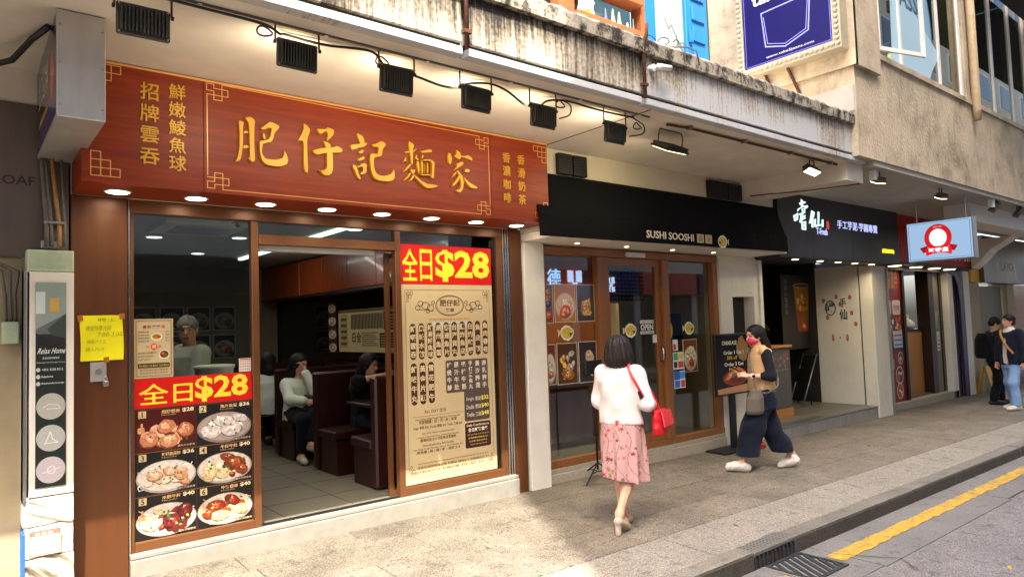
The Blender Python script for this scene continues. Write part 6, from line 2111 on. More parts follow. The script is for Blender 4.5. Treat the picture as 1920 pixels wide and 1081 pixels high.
# blue jeans sign in a beaded frame, hung square to the street
js = thing('jeans_sign', 'deep blue jeans shop sign in a beaded white frame', 'sign', (7.8, -1.2, 4.75))
X0 = 7.92
Y0, Y1, Z0, Z1 = -.58, -1.93, 4.83, 6.6
box('board', 'signboard_blue', js, X0, X0 + .12, Y1 + .10, Y0 - .10, Z0 + .10, Z1)
b = MB()
b.box(X0 - .02, X0 + .16, Y1, Y1 + .10, Z0, Z1)
b.box(X0 - .02, X0 + .16, Y0 - .10, Y0, Z0, Z1)
b.box(X0 - .02, X0 + .16, Y1 + .10, Y0 - .10, Z0, Z0 + .10)
b.build('frame', 'bead_white', js)
b = MB()
def bead(y, z):
    b.lathe((X0 - .02, y, z), [(.001, -.028), (.018, -.024), (.028, -.012), (.030, 0)], 'X', 8)
y = Y1 + .04
while y < Y0 - .02:
    bead(y, Z0 + .05)
    y += .065
z = Z0 + .115
while z < Z1:
    bead(Y1 + .05, z)
    bead(Y0 - .05, z)
    z += .065
b.build('bead', 'bead_white', js, smooth=True)
P = Print((X0 - .0005, Y0 - .10, Z0 + .10), U=(0, -1, 0), N=(-1, 0, 0))
w_ = 1.15
P.text('take FIVE', .14, .78, .17, '#e6e6f2', w=.98, bold=.02)
P.line([(.26, .66), (.30, .22), (.56, .14), (.86, .24), (.90, .68), (.26, .66)], .016, '#8f92dc')
P.line([(.29, .60), (.33, .25), (.56, .175), (.83, .265), (.87, .62)], .008, '#8f92dc')
P.text('www.take5jeans.com', .30, .055, .04, '#d8d8ee', w=.62)
P.frame(.02, .02, w_ - .04, 1.66, .008, '#6f6fd0')
P.build('sign_print', 'print_gloss', js)
MB().tube([(X0 + .1, -1.2, Z0 - .0), (8.13, -1.3, 4.45)], .02, 8).build('stay', 'rust', js)
MB().tube([(X0 + .1, -.9, Z0 - .0), (8.13, -.95, 4.5)], .02, 8).build('stay', 'rust', js)
# ------------------------------------------------------------------ floodlights under the canopy
def floodlight(x0, x1, z0, z1, y, lab, i):
    t = thing('floodlight', lab, 'floodlight', ((x0 + x1) / 2, y, SO), 'finned floodlights in a row under the canopy')
    cx = (x0 + x1) / 2
    tilt = Matrix.Translation((cx, y, z1)) @ Matrix.Rotation(R(3 + 1.5 * (i % 3)), 4, 'X') @ Matrix.Rotation(R((-2, 1.5, -1, 2, 0, 1)[i]), 4, 'Z') @ Matrix.Translation((-cx, -y, -z1))
    b = MB().cham(x0, x1, y + .0, y + .022, z0, z1, .008)
    b.rot(tilt)
    b.build('housing', 'flood_metal', t)
    n = 13
    b = MB()
    for k in range(n):
        xx = x0 + .022 + (x1 - x0 - .044) * k / (n - 1)
        b.prism([(xx - .0035, y - .0005, z0 + .02), (xx + .0035, y - .0005, z0 + .02), (xx + .0035, y - .0005, z1 - .02), (xx - .0035, y - .0005, z1 - .02)], (0, -.026, 0))
    b.rot(tilt)
    b.build('cooling_fin', 'flood_metal', t)
    b = MB()
    for (a, c) in ((x0 + .012, z0 + .012), (x1 - .012, z0 + .012), (x0 + .012, z1 - .012), (x1 - .012, z1 - .012)):
        b.cyl((a, y + .001, c), (a, y - .005, c), .005, 8)
    b.rot(tilt)
    b.build('screw', 'steel', t)
    b = MB().cham(x0 + .015, x1 - .015, y + .0225, y + .027, z0 + .015, z1 - .015, .003)
    b.rot(tilt)
    b.build('lens', 'lamp_warm' if i else 'white_plastic', t)
    zm = z1 - .03
    pth = [(x0 - .008, y + .01, zm), (x0 - .008, y + .01, SO - .015), (x0 + .005, y + .01, SO - .004), (x1 - .005, y + .01, SO - .004), (x1 + .008, y + .01, SO - .015), (x1 + .008, y + .01, zm)]
    MB().tube(pth, .006, 6).build('bracket', 'rust', t)
    for s_, xx in ((-1, x0 - .012), (1, x1 + .012)):
        MB().cyl((xx - .006, y + .01, zm), (xx + .006, y + .01, zm), .012, 8).build('knob', 'black_metal', t)
    c = tilt @ Vector((cx, y + .05, (z0 + z1) / 2))
    if i:
        area('floodlight_glow', c, 0.6, x1 - x0, (1, .85, .66), (0, 1, .0), t, R(175), z1 - z0)
    return t
FL = [(.64, .90, 3.352, 3.525), (1.49, 1.75, 3.36, 3.535), (2.185, 2.44, 3.34, 3.53), (2.84, 3.11, 3.335, 3.52), (3.505, 3.77, 3.315, 3.50), (4.345, 4.61, 3.31, 3.495)]
ordn = ['first', 'second', 'third', 'fourth', 'fifth', 'sixth']
for i, (a, c, z0, z1) in enumerate(FL):
    floodlight(a * .9625, c * .9625, 1.75 + (z0 - 1.75) * .9625, 1.75 + (z1 - 1.75) * .9625, -1.65, 'black finned floodlight under the canopy, %s from the left' % ordn[i], i)
# their sagging feed cable with loops, and a pale strip it is clipped to
cb = thing('lamp_cable', 'black cable sagging between the floodlights under the canopy', 'cable', (2.6, -1.6, SO))
pts = []
key = [(.55, -1.64, 3.535), (.97, -1.66, 3.52), (1.34, -1.66, 3.515), (1.45, -1.64, 3.49), (1.52, -1.56, 3.53), (1.75, -1.58, 3.515), (2.04, -1.62, 3.53), (2.13, -1.62, 3.47), (2.2, -1.56, 3.48), (2.42, -1.56, 3.46), (2.62, -1.57, 3.43), (2.78, -1.56, 3.45), (2.86, -1.55, 3.50), (3.05, -1.57, 3.53), (3.2, -1.58, 3.50), (3.38, -1.57, 3.43), (3.52, -1.56, 3.44), (3.62, -1.56, 3.51), (3.8, -1.60, 3.53), (4.1, -1.60, 3.52), (4.35, -1.60, 3.52), (4.6, -1.60, 3.53)]
def spline(key, k=6):
    out = []
    n = len(key)
    for i in range(n - 1):
        p0, p1, p2, p3 = [Vector(key[max(0, min(n - 1, j))]) for j in (i - 1, i, i + 1, i + 2)]
        for q in range(k):
            t = q / k
            out.append(.5 * ((2 * p1) + (p2 - p0) * t + (2 * p0 - 5 * p1 + 4 * p2 - p3) * t * t + (3 * p1 - p0 - 3 * p2 + p3) * t ** 3))
    out.append(Vector(key[-1]))
    return out
MB().tube(spline(key), .0085, 7).build('main_run', 'cable', cb, smooth=True)
for (x, z) in ((1.40, 3.50), (2.16, 3.49), (3.74, 3.49), (4.66, 3.46)):
    lp = [(x + .045 * math.cos(a) - .02, -1.60 + .012 * math.sin(a * 2), z + .028 * math.sin(a)) for a in np.linspace(0, 6.0, 14)]
    MB().tube(lp, .006, 6).build('loop', 'cable', cb, smooth=True)
for (x0, x1, z) in ((3.77, 3.80, 3.42), (4.61, 4.70, 3.40)):
    MB().tube(spline([(x0, -1.53, z - .02), (x1 + .06, -1.56, z + .02), (x1 + .05, -1.58, z + .09), (x0 - .02, -1.59, SO - .02)]), .006, 6).build('drop', 'cable', cb, smooth=True)
st = thing('cable_strip', 'thin grey batten along the canopy underside carrying the lamp cable', 'batten', (2.6, -1.62, SO))
box('batten', 'grey_cable', st, .5, 4.75, -1.66, -1.645, SO - .012, SO - .0005)
for k in range(6):
    box('clip', 'white_plastic', st, 1.0 + .72 * k, 1.02 + .72 * k, -1.67, -1.635, SO - .018, SO - .0125)
# tilted floodlight over the sushi awning, shining down and back
t = thing('floodlight', 'floodlight tilted face down above the sushi awning', 'floodlight', (5.3, -1.5, SO))
tilt = Matrix.Translation((5.28, -1.45, 3.38)) @ Matrix.Rotation(R(-62), 4, 'X')
b = MB().cham(-.17, .17, -.012, .012, -.11, .11, .008).rot(tilt)
b.build('housing', 'flood_metal', t)
b = MB()
for k in range(15):
    x = -.15 + .30 * k / 14
    b.box(x - .004, x + .004, -.042, -.0125, -.095, .095)
b.rot(tilt).build('cooling_fin', 'flood_metal', t)
MB().cham(-.15, .15, .0125, .016, -.09, .09, .003).rot(tilt).build('lens', 'lamp_warm', t)
MB().tube([(5.10, -1.45, 3.38), (5.10, -1.47, 3.50), (5.12, -1.47, SO - .004), (5.44, -1.47, SO - .004), (5.46, -1.47, 3.50), (5.46, -1.45, 3.38)], .006, 6).build('bracket', 'flood_metal', t)
area('floodlight_glow', (5.28, -1.40, 3.34), 0.6, .28, (1, .82, .5), (0, .75, -.5), t, R(150), .16)
# bright lamps at the tea shop end
def cup_lamp(x, y, z, lab, lit, aim, k):
    t = thing('spot_lamp', lab, 'lamp', (x, y, SO), 'small spot lamps at the tea shop end of the canopy')
    a = Vector(aim).normalized()
    rot = Vector((0, 0, -1)).rotation_difference(a).to_matrix().to_4x4()
    Mx = Matrix.Translation((x, y, z)) @ rot
    MB().cham(-.13, .13, -.05, .05, -.0, .035, .01).rot(Mx).build('housing', 'flood_metal', t)
    b = MB()
    for q in range(7):
        b.box(-.11 + .0335 * q, -.103 + .0335 * q, -.04, .04, .035, .07)
    b.rot(Mx).build('cooling_fin', 'flood_metal', t)
    MB().cham(-.12, .12, -.042, .042, -.006, -.0005, .002).rot(Mx).build('lens', 'lamp_warm' if lit else 'gas_black', t)
    MB().tube([(x - .05, y, z + .05), (x - .05, y, SO - .02), (x + .05, y, SO - .02), (x + .05, y, z + .05)], .008, 6).build('bracket', 'flood_metal', t)
    box('mount', 'white_plastic', t, x - .16, x - .07, y - .04, y + .04, SO - .16, SO - .03, .006) if k in (1, 3) else None
    if lit:
        area('spot_glow', Mx @ Vector((0, 0, -.03)), 0.8, .22, (1, .86, .6), aim, t, R(120), .08)
cup_lamp(7.66, -1.62, 3.40, 'brightly lit lamp under the canopy before the tea shop', True, (-.1, -.35, -.8), 0)
cup_lamp(8.95, -1.80, 3.38, 'lit lamp with white mount at the end of the stained canopy', True, (.1, .5, -1), 1)
cup_lamp(11.05, -1.78, 3.38, 'lit lamp under the beige building beside the hanging lightbox', True, (.1, .5, -1), 2)
cup_lamp(13.1, -1.85, 3.40, 'unlit tilted black lamp beyond the hanging lightbox', False, (.6, .5, -.6), 3)
cup_lamp(14.3, -1.86, 3.40, 'farthest unlit black lamp at the right edge', False, (.6, .5, -.6), 4)
t = thing('surface_conduit', 'brown conduit wandering over the beam before the tea shop', 'conduit', (8.3, -1.2, 3.3))
MB().tube(spline([(8.0, -.6, 3.32), (8.12, -.8, 3.325), (8.3, -1.1, 3.325), (8.45, -1.5, 3.325), (8.5, -1.78, 3.325)]), .009, 6).build('pipe', 'rust', t, smooth=True)
# ------------------------------------------------------------------ ornaments on the upper window shelf
orn = [(5.60, .13, .045, '#d9d6c8', 'white cone ornament at the left of the upper window shelf'), (5.80, .11, .04, '#e9e4d2', 'cream bottle ornament next to the lit bulb'), (6.03, .12, .035, '#3f4a78', 'blue cone ornament right of the lit bulb'),
       (6.16, .14, .035, '#dcc68e', 'sand coloured cone ornament on the upper window shelf'), (6.27, .13, .035, '#d8cda6', 'pale cone ornament beside the sand coloured one'), (6.42, .07, .04, '#8a8a86', 'low grey dish on the upper window shelf'), (6.53, .12, .03, '#4a4644', 'dark bottle at the right end of the upper window shelf')]
for k, (x, h_, r_, c, lab) in enumerate(orn):
    mat('ornament_%d' % k, c, .5)
    t = thing('ornament', lab, 'ornament', (x, -.02, 5.32), 'ornaments on the upper window shelf')
    MB().lathe((x, -.02, 5.321), [(r_, 0), (r_ * .9, h_ * .25), (r_ * .45, h_ * .9), (r_ * .3, h_ * 1.5), (.004, h_ * 1.6)], 'Z', 14).build('body', 'ornament_%d' % k, t, smooth=True)
t = thing('bulb_lamp', 'glowing round bulb among the upper window ornaments', 'lamp', (5.70, -.02, 5.32))
MB().lathe((5.70, -.05, 5.46), [(.004, -.075), (.045, -.06), (.075, 0), (.06, .05), (.02, .08)], 'Z', 18).build('bulb', 'lamp_warm', t, smooth=True)
MB().cyl((5.70, -.05, 5.321), (5.70, -.05, 5.39), .03, 12).build('socket', 'letter_gold', t)
# ------------------------------------------------------------------ the other side of the street: what shades this one and shows in the glass
def block(x0, x1, h, m, lab, seed, floors, cols):
    t = thing('opposite_building', lab, 'building', ((x0 + x1) / 2, -12, 0))
    y1 = -11.5
    box('wall', m, t, x0, x1, y1 - 8, y1, -1.5, h)
    rr = random.Random(seed)
    fh = (h - 4.5) / floors
    cw_ = (x1 - x0) / cols
    me = MB().cham(-.5, .5, -.03, .03, -.5, .5, .02)
    msh = bpy.data.meshes.new('window')
    msh.from_pydata(me.v, [], me.f)
    msh.materials.append(MATS['gas_black'])
    m2 = bpy.data.meshes.new('window')
    m2.from_pydata(me.v, [], me.f)
    m2.materials.append(MATS['white_paint'])
    for f in range(floors):
        for c in range(cols):
            z = 4.6 + fh * (f + .5)
            x = x0 + cw_ * (c + .5)
            fr = bpy.data.objects.new('window', m2)
            COL.objects.link(fr)
            fr.parent = t
            fr.matrix_parent_inverse = world_of(t).inverted()
            fr.location = (x, y1 + .01, z)
            fr.scale = (cw_ * .7, 1, fh * .55)
            gl_ = bpy.data.objects.new('pane', msh)
            COL.objects.link(gl_)
            gl_.parent = fr
            gl_.location = (0, .025, 0)
            gl_.scale = (.9, 1, .9)
    # shopfronts at street level
    x = x0
    while x < x1 - 2.5:
        w_ = min(rr.uniform(3.2, 5), x1 - x)
        box('shop_opening', 'dark_wall', t, x + .2, x + w_ - .2, y1 + .001, y1 + .04, .0, 2.7)
        box('shop_fascia', rr.choice(['red_paint', 'white_paint', 'building_tan', 'signboard_blue', 'tea_sign_face']), t, x + .1, x + w_ - .1, y1 + .001, y1 + .25, 2.75, 3.6)
        x += w_
    return t
block(-16, -1.31, 12.0, 'building_tan', 'low tan building across the road behind the photographer', 1, 3, 6)
block(-1.29, 2.38, 20.0, 'building_white', 'narrow pale building across the road behind the photographer', 2, 5, 2)
block(2.4, 20, 24.5, 'building_grey', 'tall grey building across the road reflected in the sushi shop glass', 3, 7, 8)
block(20.02, 70, 22, 'building_tan', 'long tan building farther along the opposite side', 4, 6, 12)
nsg = thing('neon_sign', 'pale blue neon characters across the road seen only in the sushi shop glass', 'sign', (17, -11.2, 3))
for (s_, x) in (('軍', 14.3), ('德', 15.3)):
    solid_text(s_, x, 2.95, .65, lambda u, v, d: (u, -11.2 + d, v), .03, 'character', emat('neon_blue_' + ('a' if s_ == '軍' else 'b'), '#8ccaff', 1.6), nsg, w=.6)
emat('neon_pale', '#a8d4ff', 1.2)
emat('neon_red', '#e02020', .4)
for x in (16.2, 18.1):
    k = .62 if x < 17 else .35
    box('panel', 'neon_red', nsg, x, x + 1.2 * k, -11.24, -11.2, 3.1 - .8 * k, 3.1 + .8 * k)
    for (a, c) in ((.05, .5), (.7, 1.15)):
        box('panel', 'neon_pale', nsg, x + a * k, x + c * k, -11.198, -11.19, 3.1 + .1 * k, 3.1 + .75 * k)
        box('panel', 'neon_pale', nsg, x + a * k, x + c * k, -11.198, -11.19, 3.1 - .75 * k, 3.1 - .25 * k)
    box('panel', 'neon_pale', nsg, x + .4 * k, x + .8 * k, -11.197, -11.189, 3.1 - .24 * k, 3.1 + .09 * k)
# ------------------------------------------------------------------ people: one smooth skin each, grown from blended volumes
class Vol:
    """blended volumes -> one continuous surface"""
    def __init__(s):
        s.p = []
        s.clip = []
        s.disp = None
    def cone(s, a, b, r1, r2, k=.02):
        s.p.append(('c', np.array(a, float), np.array(b, float), r1, r2, k)); return s
    def chain(s, pts, rs, k=.02):
        for (a, b, r1, r2) in zip(pts[:-1], pts[1:], rs[:-1], rs[1:]):
            s.cone(a, b, r1, r2, k)
        return s
    def ell(s, c, r, k=.02, rot=None):
        s.p.append(('e', np.array(c, float), np.array(r, float), np.eye(3) if rot is None else rot, k)); return s
    def cut(s, c, r, rot=None, k=.01):
        s.p.append(('x', np.array(c, float), np.array(r, float), np.eye(3) if rot is None else rot, k)); return s
    def loft(s, sec, folds=0, amp=0.0, k=.02, ph=0.0):
        """sec: rows of z, cx, cy, rx, ry from low to high"""
        s.p.append(('l', np.array(sec, float), folds, amp, k, ph)); return s
    def plane(s, p, n):
        s.clip.append((np.array(p, float), np.array(n, float) / np.linalg.norm(n))); return s
    def mesh(s, h):
        lo, hi = np.full(3, 9.), np.full(3, -9.)
        bx = []
        for q in s.p:
            if q[0] == 'c':
                R_ = max(q[3], q[4]); a, b = np.minimum(q[1], q[2]) - R_, np.maximum(q[1], q[2]) + R_; k = q[5]
            elif q[0] in 'ex':
                R_ = q[2].max(); a, b = q[1] - R_, q[1] + R_; k = q[4]
            else:
                z = q[1]; R_ = (z[:, 3:5].max()) * (1 + q[3])
                a = np.array([(z[:, 1]).min() - R_, z[:, 2].min() - R_, z[:, 0].min()]); b = np.array([z[:, 1].max() + R_, z[:, 2].max() + R_, z[:, 0].max()]); k = q[4]
            bx.append((a - k * 1.5 - 3 * h, b + k * 1.5 + 3 * h))
            if q[0] != 'x':
                lo, hi = np.minimum(lo, a), np.maximum(hi, b)
        lo -= 3 * h; hi += 3 * h
        n = np.ceil((hi - lo) / h).astype(int) + 1
        ax = [lo[i] + h * np.arange(n[i]) for i in range(3)]
        D = np.full(n, 1.0, np.float32)
        for q, (a, b) in zip(s.p, bx):
            i0 = np.maximum(0, np.floor((a - lo) / h).astype(int)); i1 = np.minimum(n, np.ceil((b - lo) / h).astype(int) + 1)
            sl = tuple(slice(i0[i], i1[i]) for i in range(3))
            X, Y, Z = np.meshgrid(*[ax[i][sl[i]] for i in range(3)], indexing='ij')
            if q[0] == 'c':
                A, B = q[1], q[2]; ba = B - A; L = max(1e-9, ba @ ba)
                t = np.clip(((X - A[0]) * ba[0] + (Y - A[1]) * ba[1] + (Z - A[2]) * ba[2]) / L, 0, 1)
                d = np.sqrt((X - A[0] - t * ba[0]) ** 2 + (Y - A[1] - t * ba[1]) ** 2 + (Z - A[2] - t * ba[2]) ** 2) - (q[3] + (q[4] - q[3]) * t)
                k = q[5]
            elif q[0] in 'ex':
                P_ = np.stack([X - q[1][0], Y - q[1][1], Z - q[1][2]], -1) @ q[3]
                k0 = np.sqrt(((P_ / q[2]) ** 2).sum(-1)); k1 = np.sqrt(((P_ / q[2] ** 2) ** 2).sum(-1)) + 1e-9
                d = k0 * (k0 - 1) / k1; k = q[4]
            else:
                z = q[1]
                cx, cy, rx, ry = [np.interp(Z, z[:, 0], z[:, j]) for j in (1, 2, 3, 4)]
                u, v = (X - cx) / rx, (Y - cy) / ry
                th = np.arctan2(v, u)
                low = np.clip((z[-1, 0] - Z) / (z[-1, 0] - z[0, 0]), 0, 1)
                f = 1 + q[3] * low * (np.sin(q[2] * th + q[5] + 1.5 * low) + .5 * np.sin(q[2] * 1.7 * th + 2)) if q[2] else 1
                d = (np.sqrt(u * u + v * v) - f) * np.minimum(rx, ry)
                d = np.maximum(d, np.maximum(z[0, 0] - Z, Z - z[-1, 0])); k = q[4]
            E_ = D[sl]
            if q[0] == 'x':
                D[sl] = np.maximum(E_, -d)
            else:
                hh = np.clip(.5 + .5 * (E_ - d) / k, 0, 1)
                D[sl] = E_ + (d - E_) * hh - k * hh * (1 - hh)
        X, Y, Z = np.meshgrid(*ax, indexing='ij')
        if s.disp is not None:
            D = D + s.disp(X, Y, Z).astype(np.float32)
        for p, nn in s.clip:
            D = np.maximum(D, (X - p[0]) * nn[0] + (Y - p[1]) * nn[1] + (Z - p[2]) * nn[2])
        return nets(D, lo, h)

def nets(D, lo, h):
    """naive surface nets"""
    n = D.shape
    ins = D < 0
    c = [ins[i:n[0] - 1 + i, j:n[1] - 1 + j, k:n[2] - 1 + k] for i in (0, 1) for j in (0, 1) for k in (0, 1)]
    cnt = sum(q.astype(np.int8) for q in c)
    act = (cnt > 0) & (cnt < 8)
    idx = np.full(act.shape, -1, int)
    I = np.argwhere(act)
    idx[act] = np.arange(len(I))
    acc = np.zeros((len(I), 3)); w = np.zeros(len(I))
    off = [(i, j, k) for i in (0, 1) for j in (0, 1) for k in (0, 1)]
    for a in range(8):
        for b in range(a + 1, 8):
            d = np.abs(np.array(off[a]) - np.array(off[b]))
            if d.sum() != 1:
                continue
            pa, pb = I + off[a], I + off[b]
            va, vb = D[pa[:, 0], pa[:, 1], pa[:, 2]], D[pb[:, 0], pb[:, 1], pb[:, 2]]
            m = (va < 0) != (vb < 0)
            t = np.where(m, va / np.where(m, va - vb, 1), 0)
            acc += np.where(m[:, None], pa + (pb - pa) * t[:, None], 0); w += m
    V = lo + h * acc / w[:, None]
    F = []
    for ax_ in range(3):
        u, v = (ax_ + 1) % 3, (ax_ + 2) % 3
        s0 = [slice(1, n[i] - 1) for i in range(3)]; s1 = list(s0)
        s0[ax_] = slice(0, n[ax_] - 1); s1[ax_] = slice(1, n[ax_])
        a, b = ins[tuple(s0)], ins[tuple(s1)]
        E_ = np.argwhere(a != b)
        if not len(E_):
            continue
        fl = a[E_[:, 0], E_[:, 1], E_[:, 2]]
        g = E_.copy(); g[:, u] += 1; g[:, v] += 1
        q = []
        for du, dv in ((0, 0), (-1, 0), (-1, -1), (0, -1)):
            t = g.copy(); t[:, u] += du; t[:, v] += dv
            q.append(idx[t[:, 0], t[:, 1], t[:, 2]])
        q = np.stack(q, 1)
        q[~fl] = q[~fl][:, ::-1]
        F.append(q)
    return V, np.concatenate(F)

def rotz(a):
    c, s_ = math.cos(a), math.sin(a)
    return np.array([[c, -s_, 0], [s_, c, 0], [0, 0, 1.]])
def roty(a):
    c, s_ = math.cos(a), math.sin(a)
    return np.array([[c, 0, s_], [0, 1, 0], [-s_, 0, c]])

class Person:
    """local frame: x ahead, y to the left, z up, origin on the ground"""
    def __init__(s, label, loc, heading, scale=1.0, name='person'):
        s.t = thing(name, label, 'person', loc)
        s.loc, s.R, s.k = np.array(loc, float), rotz(R(heading)), scale
    def layer(s, name, vol, m, col, h=.008, parent=None, smooth=1):
        V, F = vol.mesh(h)
        cc = np.ones((len(V), 4), np.float32)
        c = col(V) if callable(col) else np.tile(lin(col), (len(V), 1))
        cc[:, :3] = c
        W_ = (V * s.k) @ s.R.T + s.loc
        me = bpy.data.meshes.new(name)
        me.vertices.add(len(V)); me.vertices.foreach_set('co', W_.astype(np.float32).ravel())
        me.loops.add(F.size); me.loops.foreach_set('vertex_index', F.ravel().astype(np.int32))
        me.polygons.add(len(F)); me.polygons.foreach_set('loop_start', np.arange(0, F.size, 4, dtype=np.int32))
        me.update(calc_edges=True)
        me.validate()
        a = me.color_attributes.new('Col', 'FLOAT_COLOR', 'POINT')
        a.data.foreach_set('color', cc.ravel())
        bm = bmesh.new(); bm.from_mesh(me)
        for _ in range(smooth):
            bmesh.ops.smooth_vert(bm, verts=bm.verts[:], factor=.4, use_axis_x=True, use_axis_y=True, use_axis_z=True)
        bm.to_mesh(me); bm.free()
        me.polygons.foreach_set('use_smooth', [True] * len(me.polygons))
        me.materials.append(MATS[m])
        return put(bpy.data.objects.new(name, me), parent or s.t)

def folds(a, f, seed=0):
    """soft creases"""
    r_ = np.random.RandomState(seed).uniform(0, 6.28, 6)
    return lambda X, Y, Z: a * (np.sin(f * (X * .8 + Z * .5) + r_[0] + 1.3 * np.sin(f * .4 * Y + r_[1])) + np.sin(f * (Y * .9 - Z * .7) + r_[2]) * .8 + .6 * np.sin(f * 1.9 * (Z * .6 + X * .3 + Y * .4) + r_[3])) / 2

def head(v, c, yaw=0.0, pitch=0.0, s=1.0):
    """skull, jaw, nose, ears on the point c = middle of the head"""
    Rm = rotz(R(yaw)) @ roty(R(pitch))
    H = lambda x, y, z: np.array(c) + Rm @ np.array([x, y, z]) * s
    v.ell(H(-.012, 0, .025), np.array([.095, .076, .095]) * s, .02, Rm)
    v.ell(H(.018, 0, -.045), np.array([.070, .058, .075]) * s, .03, Rm)
    v.ell(H(.045, 0, -.088), np.array([.030, .030, .025]) * s, .03, Rm)
    v.cone(H(.082, 0, .012), H(.103, 0, -.024), .009 * s, .014 * s, .012)
    v.ell(H(.085, 0, -.058), np.array([.012, .024, .012]) * s, .012, Rm)
    v.ell(H(.083, 0, .034), np.array([.010, .045, .010]) * s, .012, Rm)
    for q in (-1, 1):
        v.ell(H(-.005, q * .077, -.008), np.array([.018, .010, .030]) * s, .008, Rm)
        v.cut(H(.092, q * .031, .012), np.array([.010, .016, .009]) * s, Rm)
        v.ell(H(.079, q * .031, .012), np.array([.012, .015, .010]) * s, .003, Rm)
    return H, Rm
def hand(v, wr, d, n, s=1.0, curl=.6):
    """palm and five fingers; d = along the hand, n = out of the back of it"""
    d = np.array(d, float); d /= np.linalg.norm(d)
    n = np.array(n, float); n -= d * (n @ d); n /= np.linalg.norm(n)
    t = np.cross(d, n)
    w = np.array(wr, float)
    P_ = lambda a, b, c: w + (d * a + t * b + n * c) * s
    for b in (-.025, -.009, .008, .024):
        v.cone(P_(.015, b * .7, 0), P_(.085, b, 0), .014 * s, .011 * s, .012)
    for b, L in zip((-.028, -.010, .009, .026), (.028, .038, .042, .036)):
        a1 = P_(.088 + L * .8, b * 1.1, -L * curl * .5)
        a2 = P_(.088 + L * (1.5 - curl * .7), b * 1.1, -L * (.5 + curl * 1.1))
        v.chain([P_(.082, b, 0), a1, a2], [.0095 * s, .0085 * s, .007 * s], .006)
    v.chain([P_(.025, .028, -.004), P_(.055, .046, -.014), P_(.085, .044, -.028)], [.013 * s, .010 * s, .008 * s], .010)

SK = '#c99a7e'
def face_col(c, Rm, s=1.0, skin=SK, lips='#a8604f', brow='#2a1d16', mask=None):
    sk, lp, br = np.array(lin(skin)), np.array(lin(lips)), np.array(lin(brow))
    def f(V):
        L = (V - np.array(c)) @ Rm / s
        o = np.tile(sk, (len(V), 1))
        fr = L[:, 0] > .04
        cheek = np.exp(-(((np.abs(L[:, 1]) - .04) / .02) ** 2 + ((L[:, 2] + .03) / .025) ** 2)) * fr
        o = o * (1 - .25 * cheek[:, None] * np.array([.0, .6, .6]))
        o[fr & (np.abs(L[:, 1]) < .026) & (np.abs(L[:, 2] + .058) < .009)] = lp
        o[fr & (np.abs(np.abs(L[:, 1]) - .032) < .017) & (np.abs(L[:, 2] - .033 + .1 * (np.abs(L[:, 1]) - .03) ) < .005)] = br
        o[fr & (np.abs(np.abs(L[:, 1]) - .031) < .013) & (np.abs(L[:, 2] - .011) < .0055)] = np.array([.012, .009, .008])
        if mask is not None:
            o[(L[:, 2] < -.012) & (L[:, 2] > -.115) & (L[:, 0] > .012) & (np.abs(L[:, 1]) < .075 + L[:, 2] * .1)] = np.array(lin(mask))
        return o
    return f

def legs(v, hip, kneeL, ankL, toeL, kneeR, ankR, toeR, s=1.0):
    for q, kn, an, to in ((1, kneeL, ankL, toeL), (-1, kneeR, ankR, toeR)):
        hp = np.array(hip) + np.array([0, q * .085, 0])
        v.chain([hp, kn], [.082 * s, .055 * s], .04)
        m = np.array(kn) * .65 + np.array(an) * .35 + np.array([-.018, 0, 0])
        v.chain([kn, m, an], [.053 * s, .050 * s, .033 * s], .02)
        he = np.array(an) + np.array([-.035, 0, -.045])
        v.chain([an, np.array(to) * .6 + he * .4 + np.array([0, 0, .015]), to], [.036 * s, .032 * s, .026 * s], .03)
        v.cone(an, he, .034 * s, .028 * s, .02)
def arm(v, sh, el, wr, s=1.0):
    v.chain([sh, el], [.048 * s, .039 * s], .03)
    m = np.array(el) * .65 + np.array(wr) * .35
    v.chain([el, m, wr], [.038 * s, .037 * s, .025 * s], .02)

# ---- woman seen from behind: pale pink cardigan, floral skirt, red bag
gz = zg(4.30, -1.55)
p = Person('woman from behind in pale pink cardigan and floral skirt with red handbag', (4.36, -1.53, gz), 22)
v = Vol()
legs(v, (0, 0, .84), (.085, .065, .48), (.07, .05, .115), (.205, .045, .035), (.03, -.06, .465), (-.14, .0, .165), (-.03, -.02, .045), .92)
v.loft([(.78, 0, 0, .10, .14), (.95, 0, 0, .10, .135), (1.10, 0, 0, .09, .12), (1.30, 0, 0, .095, .15), (1.36, 0, 0, .06, .09)], k=.05)
v.cone((0, 0, 1.30), (.005, 0, 1.44), .055, .05, .03)
H, Rm = head(v, (.012, 0, 1.475), -6, 4, .96)
arm(v, (0, -.155, 1.30), (-.03, -.225, 1.06), (.17, -.20, 1.02), .9)
hand(v, (.175, -.20, 1.02), (1, .3, -.1), (0, -.4, 1), .92, .9)
arm(v, (0, .155, 1.30), (.03, .20, 1.06), (.20, .08, 1.10), .9)
hand(v, (.205, .08, 1.10), (1, -.5, .2), (.2, .4, 1), .92, .7)
p.layer('body', v, 'skin', face_col((.012, 0, 1.475), Rm, .96), .0075)
v = Vol()
v.ell((-.012, 0, 1.505), (.118, .108, .118), .02).ell((-.038, 0, 1.43), (.095, .116, .10), .03).ell((.0, .085, 1.42), (.06, .035, .09), .02).ell((.0, -.085, 1.42), (.06, .035, .09), .02)
v.cut((.115, 0, 1.45), (.075, .072, .115))
v.plane((0, 0, 1.345), (.12, 0, -1))
v.disp = lambda X, Y, Z: .003 * np.sin(60 * np.arctan2(Y, X + .01) + 5 * np.sin(11 * Z)) + .004 * np.sin(17 * np.arctan2(Y, X + .01) + 9 * Z)
p.layer('hair', v, 'hair', '#1a1413', .007)
v = Vol()
